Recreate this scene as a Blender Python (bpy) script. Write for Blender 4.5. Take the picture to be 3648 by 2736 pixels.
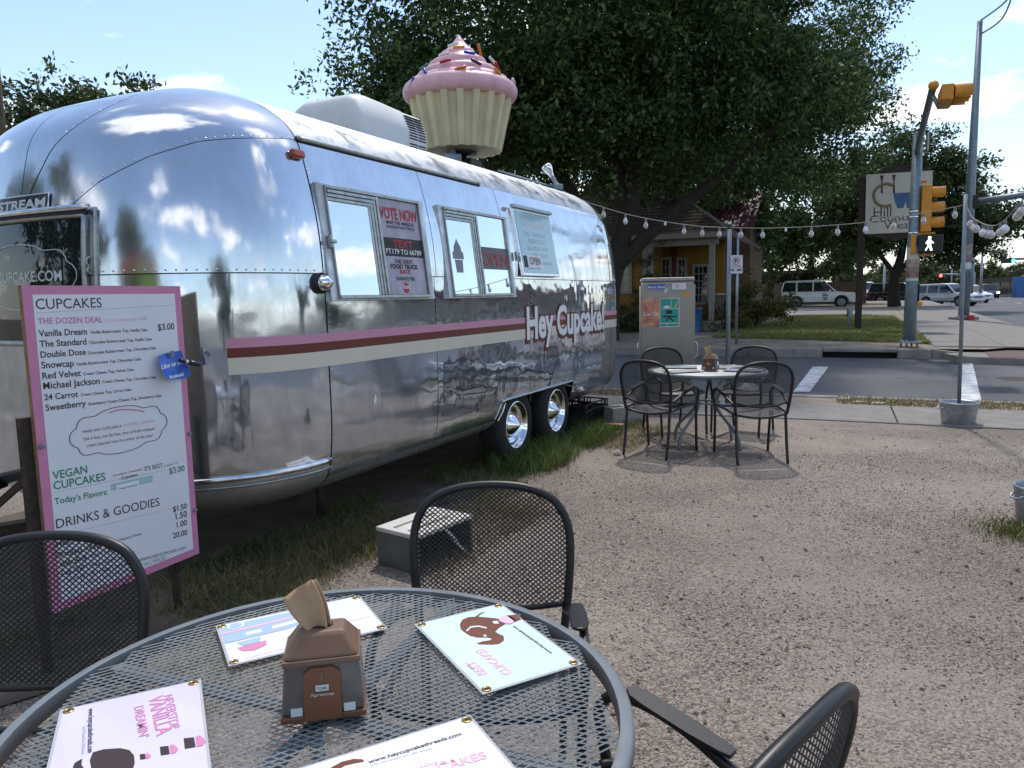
import bpy, bmesh, math, random
import numpy as np
from mathutils import Vector, Matrix
for o in list(bpy.data.objects): bpy.data.objects.remove(o)
random.seed(7); rng = np.random.default_rng(7)
scn = bpy.context.scene; COL = scn.collection
R = math.radians

# ------------------------------------------------------------------ camera
F, CX, CY, H = 2635.0, 1824.0, 1368.0, 1.46          # focal length and centre in photo pixels, eye height
PITCH, ROLL = math.atan((1368 - 1055) / F), 0.02
cf = np.array([0, math.cos(PITCH), -math.sin(PITCH)]); r0 = np.array([1., 0, 0]); u0 = np.cross(r0, cf)
cr = math.cos(ROLL) * r0 - math.sin(ROLL) * u0; cu = math.sin(ROLL) * r0 + math.cos(ROLL) * u0
C0 = np.array([0, 0, H])
cam = bpy.data.cameras.new('camera'); camo = bpy.data.objects.new('camera', cam); COL.objects.link(camo)
camo.matrix_world = Matrix(((cr[0], cu[0], -cf[0], 0), (cr[1], cu[1], -cf[1], 0), (cr[2], cu[2], -cf[2], H), (0, 0, 0, 1)))
cam.sensor_width = 36; cam.sensor_fit = 'HORIZONTAL'; cam.lens = 36 * F / 3648; cam.clip_end = 3000; cam.clip_start = .05
scn.camera = camo

# ------------------------------------------------------------------ sky, sun, exposure
SUN_EL, SUN_AZ = R(61), R(13)                         # azimuth from the view direction, to the right
w = bpy.data.worlds.new('World'); scn.world = w; w.use_nodes = True
nt = w.node_tree; N = nt.nodes; L = nt.links; N.clear()
out = N.new('ShaderNodeOutputWorld'); bg = N.new('ShaderNodeBackground'); sky = N.new('ShaderNodeTexSky')
sky.sky_type = 'NISHITA'; sky.sun_disc = False; sky.sun_elevation = SUN_EL; sky.sun_rotation = SUN_AZ
sky.air_density = 1.1; sky.dust_density = .5; sky.ozone_density = 1.0; sky.altitude = 150
bg.inputs[1].default_value = 0.138
tc = N.new('ShaderNodeTexCoord'); sep = N.new('ShaderNodeSeparateXYZ'); L.new(tc.outputs['Generated'], sep.inputs[0])
def wmath(op, a, b=None, c=None):
    m = N.new('ShaderNodeMath'); m.operation = op
    for i, v in enumerate((a, b, c)):
        if v is None: continue
        if isinstance(v, (int, float)): m.inputs[i].default_value = v
        else: L.new(v, m.inputs[i])
    return m.outputs[0]
zc = wmath('ADD', wmath('MAXIMUM', sep.outputs[2], 0.0), 0.16)
cmb = N.new('ShaderNodeCombineXYZ')
L.new(wmath('DIVIDE', sep.outputs[0], zc), cmb.inputs[0]); L.new(wmath('DIVIDE', sep.outputs[1], zc), cmb.inputs[1])
cn = N.new('ShaderNodeTexNoise'); cn.inputs['Scale'].default_value = 1.15; cn.inputs['Detail'].default_value = 7; cn.inputs['Roughness'].default_value = .55
cmap = N.new('ShaderNodeMapping'); cmap.inputs['Location'].default_value = (7.7, 3.1, 0)
L.new(cmb.outputs[0], cmap.inputs[0]); L.new(cmap.outputs[0], cn.inputs['Vector'])
crp = N.new('ShaderNodeValToRGB'); crp.color_ramp.elements[0].position = .555; crp.color_ramp.elements[1].position = .625
L.new(cn.outputs['Fac'], crp.inputs[0])
mx = N.new('ShaderNodeMix'); mx.data_type = 'RGBA'
mx.inputs[7].default_value = (7.6, 7.6, 7.8, 1)
hz_ = wmath('MULTIPLY', wmath('POWER', wmath('SUBTRACT', 1.0, wmath('MAXIMUM', sep.outputs[2], 0.0)), 8.0), .5)
hzm = N.new('ShaderNodeMix'); hzm.data_type = 'RGBA'; hzm.inputs[7].default_value = (4.4, 5.1, 6.1, 1); L.new(hz_, hzm.inputs[0]); L.new(sky.outputs[0], hzm.inputs[6])
L.new(crp.outputs[0], mx.inputs[0]); L.new(hzm.outputs[2], mx.inputs[6])
L.new(mx.outputs[2], bg.inputs[0]); L.new(bg.outputs[0], out.inputs[0])
sun = bpy.data.lights.new('sun', 'SUN'); suno = bpy.data.objects.new('sun', sun); COL.objects.link(suno)
sun.energy = 2.2; sun.angle = R(3.0); sun.color = (1, .95, .86)
sd = Vector((math.sin(SUN_AZ) * math.cos(SUN_EL), math.cos(SUN_AZ) * math.cos(SUN_EL), math.sin(SUN_EL)))
suno.rotation_euler = sd.to_track_quat('Z', 'Y').to_euler(); suno.location = sd * 60
scn.view_settings.view_transform = 'Standard'; scn.view_settings.look = 'None'; scn.view_settings.gamma = 1
scn.view_settings.exposure = 0.56
scn.render.engine = 'CYCLES'; scn.cycles.use_denoising = True; scn.cycles.max_bounces = 7
scn.cycles.transparent_max_bounces = 8; scn.cycles.caustics_reflective = False; scn.cycles.caustics_refractive = False
scn.cycles.sample_clamp_indirect = 4

# ------------------------------------------------------------------ pixel to place (photo pixels, 3648 wide)
V3 = lambda *a: np.array(a, float)
def ray(x, y): return cf + (x - CX) / F * cr - (y - CY) / F * cu
def gz(x, y, z=0.):
    d = ray(x, y); return C0 + d * (z - H) / d[2]
def onplane(x, y, P, n):
    d = ray(x, y); return C0 + d * (np.dot(np.asarray(P) - C0, n) / np.dot(d, n))
def aty(x, y, Y):
    d = ray(x, y); return C0 + d * Y / d[1]
K = 3648 / 2212                                        # 2212-wide view -> photo pixels
# streets: side street runs along dp, main road along dm
ds, dp = V3(.407, .914, 0), V3(.914, -.407, 0)
dm, pm = V3(.438, .899, 0), V3(.899, -.438, 0)
SP = lambda s, p, z=0.: ds * s + dp * p + V3(0, 0, z)
MP = lambda m, p, z=0.: dm * m + pm * p + V3(0, 0, z)
def zf(P): return .12 + max(0, float(np.dot(P, ds)) - 19) * .005
def gfar(x, y):
    z = .12
    for _ in range(12):
        P = gz(x, y, z); z = zf(P)
    return P

# ------------------------------------------------------------------ materials
def newmat(name):
    m = bpy.data.materials.new(name); m.use_nodes = True
    return m, m.node_tree.nodes, m.node_tree.links, m.node_tree.nodes['Principled BSDF']
def mat(name, rgb, rough=.6, metal=0., var=.12, vs=6., bump=0., bs=80., spec=.5, coat=0., rvar=0., trans=0., ior=1.45, rgb2=None, alpha=1., emit=0., detail=6, bdist=.02):
    m, n, l, b = newmat(name)
    b.inputs['Roughness'].default_value = rough; b.inputs['Metallic'].default_value = metal
    b.inputs['Specular IOR Level'].default_value = spec; b.inputs['Coat Weight'].default_value = coat
    b.inputs['Transmission Weight'].default_value = trans; b.inputs['IOR'].default_value = ior; b.inputs['Alpha'].default_value = alpha
    t = n.new('ShaderNodeTexCoord'); no = n.new('ShaderNodeTexNoise'); no.inputs['Scale'].default_value = vs; no.inputs['Detail'].default_value = detail
    l.new(t.outputs['Object'], no.inputs['Vector'])
    rp = n.new('ShaderNodeValToRGB'); rp.color_ramp.elements[0].position = .3; rp.color_ramp.elements[1].position = .7
    c2 = rgb2 or [min(1, c * (1 + var)) for c in rgb]; c1 = [c * (1 - var) for c in rgb] if rgb2 is None else rgb
    rp.color_ramp.elements[0].color = (*c1, 1); rp.color_ramp.elements[1].color = (*c2, 1)
    l.new(no.outputs['Fac'], rp.inputs[0]); l.new(rp.outputs[0], b.inputs['Base Color'])
    if rvar:
        mr = n.new('ShaderNodeMapRange'); mr.inputs[1].default_value = .3; mr.inputs[2].default_value = .7
        mr.inputs[3].default_value = max(0, rough - rvar); mr.inputs[4].default_value = rough + rvar
        l.new(no.outputs['Fac'], mr.inputs[0]); l.new(mr.outputs[0], b.inputs['Roughness'])
    if bump:
        nb = n.new('ShaderNodeTexNoise'); nb.inputs['Scale'].default_value = bs; nb.inputs['Detail'].default_value = 4
        l.new(t.outputs['Object'], nb.inputs['Vector'])
        bp = n.new('ShaderNodeBump'); bp.inputs['Strength'].default_value = bump; bp.inputs['Distance'].default_value = bdist
        l.new(nb.outputs['Fac'], bp.inputs['Height']); l.new(bp.outputs[0], b.inputs['Normal'])
    if emit:
        b.inputs['Emission Color'].default_value = (*rgb, 1); b.inputs['Emission Strength'].default_value = emit
    return m
def aluminium(name, base, rough, wave, dist, scale=1.6, dirt=.25, metal=.88):
    m, n, l, b = newmat(name); b.inputs['Metallic'].default_value = metal
    t = n.new('ShaderNodeTexCoord')
    def noise(sc, det=4, stretch=None):
        q = n.new('ShaderNodeTexNoise'); q.inputs['Scale'].default_value = sc; q.inputs['Detail'].default_value = det
        if stretch:
            mp = n.new('ShaderNodeMapping'); mp.inputs['Scale'].default_value = stretch; l.new(t.outputs['Object'], mp.inputs[0]); l.new(mp.outputs[0], q.inputs['Vector'])
        else: l.new(t.outputs['Object'], q.inputs['Vector'])
        return q.outputs['Fac']
    def mth(op, a, c):
        q = n.new('ShaderNodeMath'); q.operation = op
        for k, v in ((0, a), (1, c)):
            if isinstance(v, (int, float)): q.inputs[k].default_value = v
            else: l.new(v, q.inputs[k])
        return q.outputs[0]
    smear = noise(3.5, 8, (1, 1, .35)); streak = noise(26, 3, (1, 1, .05)); mott = noise(11, 6); speck = noise(90, 3)
    mix_ = mth('ADD', mth('MULTIPLY', smear, .56), mth('ADD', mth('MULTIPLY', streak, .12), mth('MULTIPLY', mott, .32)))
    rp = n.new('ShaderNodeValToRGB'); rp.color_ramp.elements[0].position = .38; rp.color_ramp.elements[1].position = .60
    rp.color_ramp.elements[0].color = (*[c * (1 - dirt) for c in base], 1); rp.color_ramp.elements[1].color = (*base, 1)
    l.new(mix_, rp.inputs[0]); l.new(rp.outputs[0], b.inputs['Base Color'])
    mr = n.new('ShaderNodeMapRange'); mr.inputs[1].default_value = .36; mr.inputs[2].default_value = .62; mr.inputs[3].default_value = rough * 2.1; mr.inputs[4].default_value = rough * .6
    l.new(mix_, mr.inputs[0]); l.new(mr.outputs[0], b.inputs['Roughness'])
    hgt = mth('ADD', mth('MULTIPLY', speck, .004), mth('ADD', noise(scale, 2), mth('MULTIPLY', noise(scale * 4, 1), .06)))
    bp = n.new('ShaderNodeBump'); bp.inputs['Strength'].default_value = wave; bp.inputs['Distance'].default_value = dist
    l.new(hgt, bp.inputs['Height']); l.new(bp.outputs[0], b.inputs['Normal'])
    return m
def asphaltmat(name, c):
    m, n, l, b = newmat(name); b.inputs['Roughness'].default_value = .85; t = n.new('ShaderNodeTexCoord')
    def nz(sc, det): q = n.new('ShaderNodeTexNoise'); q.inputs['Scale'].default_value = sc; q.inputs['Detail'].default_value = det; l.new(t.outputs['Object'], q.inputs['Vector']); return q
    big, fine, warp = nz(.35, 6), nz(140, 3), nz(1.5, 3)
    rp = n.new('ShaderNodeValToRGB'); e = rp.color_ramp.elements; e[0].position = .35; e[1].position = .66; e[0].color = (*[x * .78 for x in c], 1); e[1].color = (*[x * 1.22 for x in c], 1); l.new(big.outputs['Fac'], rp.inputs[0])
    rf_ = n.new('ShaderNodeValToRGB'); e = rf_.color_ramp.elements; e[0].position = .3; e[1].position = .75; e[0].color = (.72, .72, .72, 1); e[1].color = (1.3, 1.3, 1.3, 1); l.new(fine.outputs['Fac'], rf_.inputs[0])
    m1 = n.new('ShaderNodeMix'); m1.data_type = 'RGBA'; m1.blend_type = 'MULTIPLY'; m1.inputs[0].default_value = 1; l.new(rp.outputs[0], m1.inputs[6]); l.new(rf_.outputs[0], m1.inputs[7])
    va = n.new('ShaderNodeVectorMath'); va.operation = 'MULTIPLY_ADD'; va.inputs[1].default_value = (.9, .9, .9); l.new(warp.outputs['Color'], va.inputs[0]); l.new(t.outputs['Object'], va.inputs[2])
    v = n.new('ShaderNodeTexVoronoi'); v.feature = 'DISTANCE_TO_EDGE'; v.inputs['Scale'].default_value = .42; l.new(va.outputs[0], v.inputs['Vector'])
    rc = n.new('ShaderNodeValToRGB'); e = rc.color_ramp.elements; e[0].position = .0; e[1].position = .012; e[0].color = (.35, .35, .35, 1); e[1].color = (1, 1, 1, 1); l.new(v.outputs['Distance'], rc.inputs[0])
    m2 = n.new('ShaderNodeMix'); m2.data_type = 'RGBA'; m2.blend_type = 'MULTIPLY'; m2.inputs[0].default_value = .8; l.new(m1.outputs[2], m2.inputs[6]); l.new(rc.outputs[0], m2.inputs[7]); l.new(m2.outputs[2], b.inputs['Base Color'])
    bp = n.new('ShaderNodeBump'); bp.inputs['Strength'].default_value = .4; bp.inputs['Distance'].default_value = .004; l.new(fine.outputs['Fac'], bp.inputs['Height']); l.new(bp.outputs[0], b.inputs['Normal'])
    return m
def leafmat(name, c1, c2, c3):
    m, n, l, b = newmat(name)
    g = n.new('ShaderNodeNewGeometry'); rp = n.new('ShaderNodeValToRGB'); e = rp.color_ramp.elements
    e[0].position = 0; e[0].color = (*c1, 1); e[1].position = 1; e[1].color = (*c3, 1); k = e.new(.55); k.color = (*c2, 1)
    l.new(g.outputs['Random Per Island'], rp.inputs[0]); l.new(rp.outputs[0], b.inputs['Base Color'])
    b.inputs['Roughness'].default_value = .55; b.inputs['Specular IOR Level'].default_value = .35
    tr = n.new('ShaderNodeBsdfTranslucent'); l.new(rp.outputs[0], tr.inputs[0]); ms = n.new('ShaderNodeMixShader'); ms.inputs[0].default_value = .32
    o = n['Material Output']; l.new(b.outputs[0], ms.inputs[1]); l.new(tr.outputs[0], ms.inputs[2]); l.new(ms.outputs[0], o.inputs[0])
    return m
def gravelmat(name, c_lo, c_hi, patch):
    m, n, l, b = newmat(name); b.inputs['Roughness'].default_value = .9; b.inputs['Specular IOR Level'].default_value = .25
    t = n.new('ShaderNodeTexCoord'); v = n.new('ShaderNodeTexVoronoi'); v.inputs['Scale'].default_value = 120; l.new(t.outputs['Object'], v.inputs['Vector'])
    v2 = n.new('ShaderNodeTexVoronoi'); v2.inputs['Scale'].default_value = 55; l.new(t.outputs['Object'], v2.inputs['Vector'])
    sepc = n.new('ShaderNodeSeparateColor'); l.new(v.outputs['Color'], sepc.inputs[0])
    rp = n.new('ShaderNodeValToRGB'); e = rp.color_ramp.elements
    e[0].color = (*c_lo, 1); e[1].color = (*c_hi, 1); k = e.new(.5); k.color = (*[(x + y) / 2 * f for x, y, f in zip(c_lo, c_hi, (1.02, .97, .93))], 1)
    l.new(sepc.outputs[0], rp.inputs[0])
    no = n.new('ShaderNodeTexNoise'); no.inputs['Scale'].default_value = .9; no.inputs['Detail'].default_value = 7; l.new(t.outputs['Object'], no.inputs['Vector'])
    rp2 = n.new('ShaderNodeValToRGB'); rp2.color_ramp.elements[0].position = .42; rp2.color_ramp.elements[1].position = .68; l.new(no.outputs['Fac'], rp2.inputs[0])
    mxx = n.new('ShaderNodeMix'); mxx.data_type = 'RGBA'; mxx.inputs[7].default_value = (*patch, 1)
    ml = n.new('ShaderNodeMath'); ml.operation = 'MULTIPLY'; ml.inputs[1].default_value = .75; l.new(rp2.outputs[0], ml.inputs[0])
    l.new(ml.outputs[0], mxx.inputs[0]); l.new(rp.outputs[0], mxx.inputs[6])
    n3 = n.new('ShaderNodeTexNoise'); n3.inputs['Scale'].default_value = .45; n3.inputs['Detail'].default_value = 5; n3.inputs['Roughness'].default_value = .65; l.new(t.outputs['Object'], n3.inputs['Vector'])
    r3 = n.new('ShaderNodeValToRGB'); r3.color_ramp.elements[0].position = .36; r3.color_ramp.elements[1].position = .64; r3.color_ramp.elements[0].color = (.80, .79, .79, 1); r3.color_ramp.elements[1].color = (1.12, 1.11, 1.10, 1); l.new(n3.outputs['Fac'], r3.inputs[0])
    m3 = n.new('ShaderNodeMix'); m3.data_type = 'RGBA'; m3.blend_type = 'MULTIPLY'; m3.inputs[0].default_value = 1; l.new(mxx.outputs[2], m3.inputs[6]); l.new(r3.outputs[0], m3.inputs[7]); l.new(m3.outputs[2], b.inputs['Base Color'])
    ad = n.new('ShaderNodeMath'); ad.operation = 'ADD'; l.new(v.outputs['Distance'], ad.inputs[0]); l.new(v2.outputs['Distance'], ad.inputs[1])
    bp = n.new('ShaderNodeBump'); bp.inputs['Distance'].default_value = .009; bp.invert = True
    iv = n.new('ShaderNodeMapRange'); iv.inputs[3].default_value = .9; iv.inputs[4].default_value = .3; l.new(rp2.outputs[0], iv.inputs[0]); l.new(iv.outputs[0], bp.inputs['Strength'])
    l.new(ad.outputs[0], bp.inputs['Height']); l.new(bp.outputs[0], b.inputs['Normal'])
    return m
M = {}
M['alu'] = aluminium('polished_aluminium', (.74, .77, .82), .085, .25, .04, 1.0, .16)
M['alu_low'] = aluminium('weathered_aluminium', (.64, .70, .78), .065, .28, .035, 1.7, .28, .90)
M['alu_wavy'] = aluminium('rippled_aluminium', (.66, .72, .80), .045, .30, .024, 2.8, .26, .92)
M['alu_belly'] = aluminium('dull_belly_aluminium', (.70, .69, .68), .25, .3, .03, 3, .35, .8)
M['alu_roof'] = aluminium('chalky_roof_aluminium', (.60, .63, .66), .42, .2, .01, 2, .2, .75)
M['trim'] = mat('bright_trim_metal', (.72, .73, .75), .22, 1, .15, 20)
M['oldtrim'] = mat('worn_window_frame_metal', (.38, .40, .39), .40, .8, .2, 25)
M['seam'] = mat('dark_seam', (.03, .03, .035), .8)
M['chrome'] = mat('chrome', (.85, .86, .88), .06, 1, .05)
M['mirror_pane'] = mat('mirror_film_glass', (.80, .84, .88), .02, .95, .03, 2)
M['dark_glass'] = mat('dark_window_glass', (.015, .02, .022), .03, 0, .1, spec=.9)
M['teal'] = mat('pale_teal_board', (.36, .56, .60), .12, 0, .04, coat=.6)
M['black'] = mat('black_powder_coat', (.014, .014, .016), .42, 0, .2, 30, .1, 300, bdist=.001)
M['blackmesh'] = mat('black_mesh_coating', (.016, .017, .02), .35, 0, .1)
M['tablegrey'] = mat('grey_enamelled_steel', (.17, .19, .205), .36, 0, .1, 20)
M['tyre'] = mat('tyre_rubber', (.016, .016, .017), .85, 0, .25, 30, .2, 120)
M['pink'] = mat('pink_vinyl', (.60, .27, .38), .35, 0, .03)
M['brown'] = mat('chocolate_vinyl', (.14, .028, .02), .35, 0, .05)
M['cream'] = mat('cream_vinyl', (.64, .60, .49), .35, 0, .03)
M['white_vinyl'] = mat('white_vinyl', (.8, .8, .8), .35, 0, .02)
M['print_dark'] = mat('dark_brown_print', (.035, .015, .016), .5, 0, .05)
M['print_pink'] = mat('pink_print', (.62, .22, .40), .5, 0, .05)
M['print_paleink'] = mat('pale_pink_print', (.78, .45, .58), .5, 0, .05)
M['print_green'] = mat('green_print', (.01, .22, .11), .5, 0, .05)
M['print_brown'] = mat('brown_print', (.14, .035, .015), .5, 0, .05)
M['print_grey'] = mat('grey_print', (.22, .24, .26), .5, 0, .05)
M['print_black'] = mat('black_print', (.012, .011, .014), .5, 0, .05)
M['print_red'] = mat('red_print', (.45, .02, .03), .5, 0, .05)
M['print_white'] = mat('white_print', (.8, .8, .82), .5, 0, .03)
M['print_silver'] = mat('silvery_white_print', (.55, .62, .64), .45, 0, .05)
M['panel_white'] = mat('white_printed_panel', (.74, .76, .80), .3, 0, .03, 3)
M['panel_pink'] = mat('pink_printed_border', (.60, .23, .38), .35, 0, .05, 10)
M['mat_white'] = mat('laminated_white_card', (.80, .80, .83), .12, 0, .02, coat=.5)
M['mat_lilac'] = mat('laminated_lilac_card', (.66, .60, .80), .12, 0, .03, coat=.5)
M['mat_blue'] = mat('laminated_pale_blue_card', (.66, .80, .82), .12, 0, .02, coat=.5)
M['mat_art_grey'] = mat('faded_blue_grey_print', (.40, .52, .62), .2, 0, .04)
M['lamin'] = mat('clear_laminate_edge', (.45, .45, .48), .1, 0, .05)
M['brass'] = mat('brass_eyelet', (.42, .27, .10), .3, 1, .2, 40)
M['disp_brown'] = mat('brown_plastic', (.15, .062, .03), .45, 0, .06, 20)
M['disp_top'] = mat('tan_brown_plastic', (.165, .092, .058), .5, 0, .06, 20)
M['disp_smoke'] = mat('smoky_clear_plastic', (.10, .088, .08), .2, 0, .25, 14, spec=.5)
M['napkin'] = mat('kraft_napkin', (.40, .27, .16), .9, 0, .08, 60, .1, 200)
M['rust'] = mat('dark_rusty_steel', (.045, .03, .025), .75, .2, .4, 30, .2, 120)
M['wood_edge'] = mat('plywood_edge', (.25, .16, .09), .8, 0, .2, 40)
M['galv'] = mat('galvanised_steel', (.34, .37, .40), .42, .7, .2, 14)
M['galv_dark'] = mat('weathered_galvanised_steel', (.20, .25, .28), .5, .5, .18, 10)
M['conc'] = mat('concrete', (.20, .185, .173), .9, 0, .16, 5, .3, 60, bdist=.006)
M['conc_old'] = mat('weathered_concrete', (.22, .20, .185), .92, 0, .28, 3, .4, 45, bdist=.008)
M['kerb'] = mat('kerb_concrete', (.23, .21, .20), .92, 0, .25, 4, .3, 50, bdist=.006)
M['asphalt'] = asphaltmat('asphalt', (.082, .083, .092))
M['paint'] = mat('worn_white_road_paint', (.50, .51, .53), .8, 0, .35, 8, .2, 90, bdist=.003)
M['gravel'] = gravelmat('pea_gravel', (.103, .086, .075), (.375, .325, .285), (.222, .19, .166))
M['pebble'] = leafmat('pebbles', (.10, .084, .072), (.215, .18, .153), (.43, .385, .34)); 
M['dirt'] = mat('dry_dirt_verge', (.17, .13, .095), .95, 0, .4, 4, .6, 60, rgb2=(.30, .26, .21))
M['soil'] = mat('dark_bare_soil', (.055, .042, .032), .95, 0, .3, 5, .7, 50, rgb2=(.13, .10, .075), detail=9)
M['earth'] = mat('dry_grassy_earth', (.12, .105, .08), .95, 0, .3, .8, .5, 30, rgb2=(.20, .18, .145), detail=9)
M['turf'] = mat('lawn_turf', (.09, .115, .03), .95, 0, .3, 1.5, .6, 60, rgb2=(.22, .20, .07), detail=9)
M['grass'] = leafmat('grass_blades', (.055, .08, .022), (.12, .135, .04), (.30, .25, .11))
M['tuft'] = leafmat('fresh_grass_blades', (.04, .085, .015), (.085, .15, .03), (.17, .20, .06))
M['litterleaf'] = leafmat('dry_leaf_litter', (.05, .032, .018), (.16, .10, .05), (.34, .29, .22))
M['drygrass'] = leafmat('dry_grass_blades', (.16, .13, .06), (.28, .22, .11), (.10, .11, .04))
M['lawnblade'] = leafmat('lawn_blades', (.085, .12, .025), (.19, .205, .055), (.31, .28, .10))
M['leaf'] = leafmat('dark_elm_leaves', (.014, .042, .010), (.042, .088, .020), (.15, .205, .06))
M['leaf2'] = leafmat('oak_leaves', (.022, .045, .014), (.045, .075, .022), (.10, .13, .04))
M['leaf3'] = leafmat('olive_leaves', (.03, .05, .015), (.06, .08, .025), (.12, .12, .04))
M['shrubleaf'] = leafmat('shrub_leaves', (.03, .05, .012), (.10, .10, .025), (.26, .20, .04))
M['bark'] = mat('dark_bark', (.035, .028, .022), .95, 0, .35, 14, .7, 40)
M['yellow'] = mat('yellow_clapboard', (.24, .125, .02), .8, 0, .12, 4)
M['cream_trim'] = mat('cream_house_trim', (.26, .245, .22), .7, 0, .1, 6)
M['shingle'] = mat('brown_shingles', (.085, .068, .058), .95, 0, .3, 12, .5, 60)
M['maroon'] = mat('maroon_metal_roof', (.10, .016, .035), .5, 0, .12, 4)
M['brick'] = mat('tan_brick', (.12, .075, .045), .9, 0, .3, 30, .4, 80)
M['signal'] = mat('signal_yellow_paint', (.60, .24, .015), .42, 0, .12, 10)
M['lens_dark'] = mat('unlit_dark_lens', (.03, .02, .015), .2)
M['carwhite'] = mat('white_car_paint', (.72, .74, .76), .2, 0, .03, 2, coat=.8)
M['carsilver'] = mat('pearl_white_car_paint', (.52, .53, .56), .25, .2, .05, 2, coat=.8)
M['carblack'] = mat('black_car_paint', (.012, .012, .014), .2, 0, .1, 2, coat=.8)
M['carnavy'] = mat('dark_navy_car_paint', (.02, .022, .04), .2, 0, .1, 2, coat=.8)
M['carred'] = mat('dark_red_car_paint', (.11, .012, .018), .2, 0, .1, 2, coat=.8)
M['taillight'] = mat('red_lamp_plastic', (.35, .01, .012), .2)
M['headlamp'] = mat('clear_headlamp', (.6, .62, .65), .08, .3, .1)
M['headlit'] = mat('lit_headlamp', (1, .85, .62), .3, emit=6)
M['redlit'] = mat('lit_red_signal', (1, .05, .04), .3, emit=6)
M['greenlit'] = mat('lit_green_signal', (.05, 1, .55), .3, emit=4)
M['walklit'] = mat('lit_white_walk_symbol', (.9, .95, 1), .3, emit=2.2)
M['plastic_grey'] = mat('grey_plastic', (.18, .18, .19), .5)
M['acwhite'] = mat('white_plastic_shroud', (.70, .71, .70), .5, 0, .05, 4)
M['amber'] = mat('faded_red_marker_lens', (.33, .05, .025), .25, 0, .15, 20, coat=.5)
M['wrapper'] = mat('cream_fibreglass', (.64, .57, .37), .6, 0, .12, 4, .15, 40)
M['frosting'] = mat('pink_fibreglass', (.74, .45, .50), .45, 0, .10, 9, .2, 30)
M['blackbox'] = mat('black_motor_box', (.012, .012, .012), .5)
M['bulbglass'] = mat('frosted_pinkish_bulb_glass', (.66, .58, .57), .12, 0, .06, 20, spec=.7, trans=.25)
M['bulbwhite'] = mat('white_bulb_glass', (.72, .74, .78), .12, 0, .05, 20, spec=.7)
M['wire'] = mat('pale_cable', (.30, .29, .27), .7)
M['socket'] = mat('grey_socket', (.22, .21, .20), .6)
M['stainless'] = mat('brushed_stainless', (.25, .235, .225), .34, .85, .1, 9, rvar=.06)
M['crate'] = mat('black_crate_plastic', (.012, .012, .013), .45)
M['block'] = mat('grey_concrete_block', (.33, .31, .29), .95, 0, .15, 20, .5, 90, bdist=.006)
M['redbrick'] = mat('pinkish_brick', (.33, .18, .13), .9, 0, .2, 20, .4, 60)
M['tactile'] = mat('dusty_red_pavers', (.13, .085, .08), .9, 0, .3, 30, .4, 60)
M['faded_red'] = mat('faded_red_flyers', (.20, .07, .075), .8, 0, .4, 14, rgb2=(.36, .26, .25)); M['faded_tan'] = mat('faded_tan_flyers', (.30, .20, .14), .8, 0, .3, 14, rgb2=(.42, .38, .32)); M['faded_teal'] = mat('faded_teal_flyers', (.12, .25, .28), .8, 0, .3, 14)
M['limestone'] = mat('pale_limestone', (.50, .46, .40), .9, 0, .2, 8, .6, 30)
M['steel_step'] = mat('sunlit_step_top', (.50, .48, .44), .5, .2, .25, 9, rgb2=(.62, .60, .57))  # paler than the sides: sunlight on the top is put into the colour
M['step_side'] = mat('shaded_step_side', (.085, .09, .088), .6, 0, .15, 9)  # darker than the top: shade on the side faces is in the colour
M['darkwood'] = mat('dark_brown_timber', (.045, .03, .024), .85, 0, .25, 8, .3, 40)
M['fencewood'] = mat('weathered_fence_boards', (.14, .10, .07), .9, 0, .3, 10)
M['signcream'] = mat('cream_sign_board', (.56, .53, .45), .6, 0, .06, 3)
M['sign_blue'] = mat('blue_sign_paint', (.055, .13, .26), .6, 0, .12, 6)
M['sign_purple'] = mat('purple_sign_paint', (.10, .03, .055), .6)
M['sign_tan'] = mat('tan_sign_paint', (.24, .17, .09), .6)
M['signwhite'] = mat('white_sign_sheet', (.68, .69, .70), .45)
M['fbblue'] = mat('blue_printed_card', (.02, .09, .42), .35, coat=.3)
M['pen'] = mat('navy_plastic_pen', (.012, .014, .05), .3)
M['blue'] = mat('blue_sprinkle', (.03, .06, .42), .4); M['red'] = mat('red_sprinkle', (.35, .01, .03), .4)
M['orange'] = mat('orange_sprinkle', (.60, .14, .03), .4); M['yell'] = mat('amber_sprinkle', (.66, .32, .03), .4)
M['whitesp'] = mat('white_sprinkle', (.66, .68, .66), .4); M['darksp'] = mat('black_sprinkle', (.02, .02, .022), .4); M['greensp'] = mat('green_sprinkle', (.05, .16, .10), .4)
M['posterdk'] = mat('greyish_violet_poster', (.32, .28, .36), .35, 0, .25, 9, rgb2=(.46, .42, .50))
M['poster_orange'] = mat('orange_magenta_poster', (.45, .06, .16), .4, 0, .3, 9, rgb2=(.72, .45, .16))
M['poster_teal'] = mat('teal_poster', (.03, .33, .27), .4, 0, .05, 9)
M['lime'] = mat('lime_green_paint', (.34, .50, .05), .6)
M['beige'] = mat('beige_render', (.36, .31, .25), .8)
M['bluebin'] = mat('blue_plastic', (.03, .12, .35), .5)
M['paleroof'] = mat('pale_metal_roof', (.45, .48, .50), .5, .2)

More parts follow.
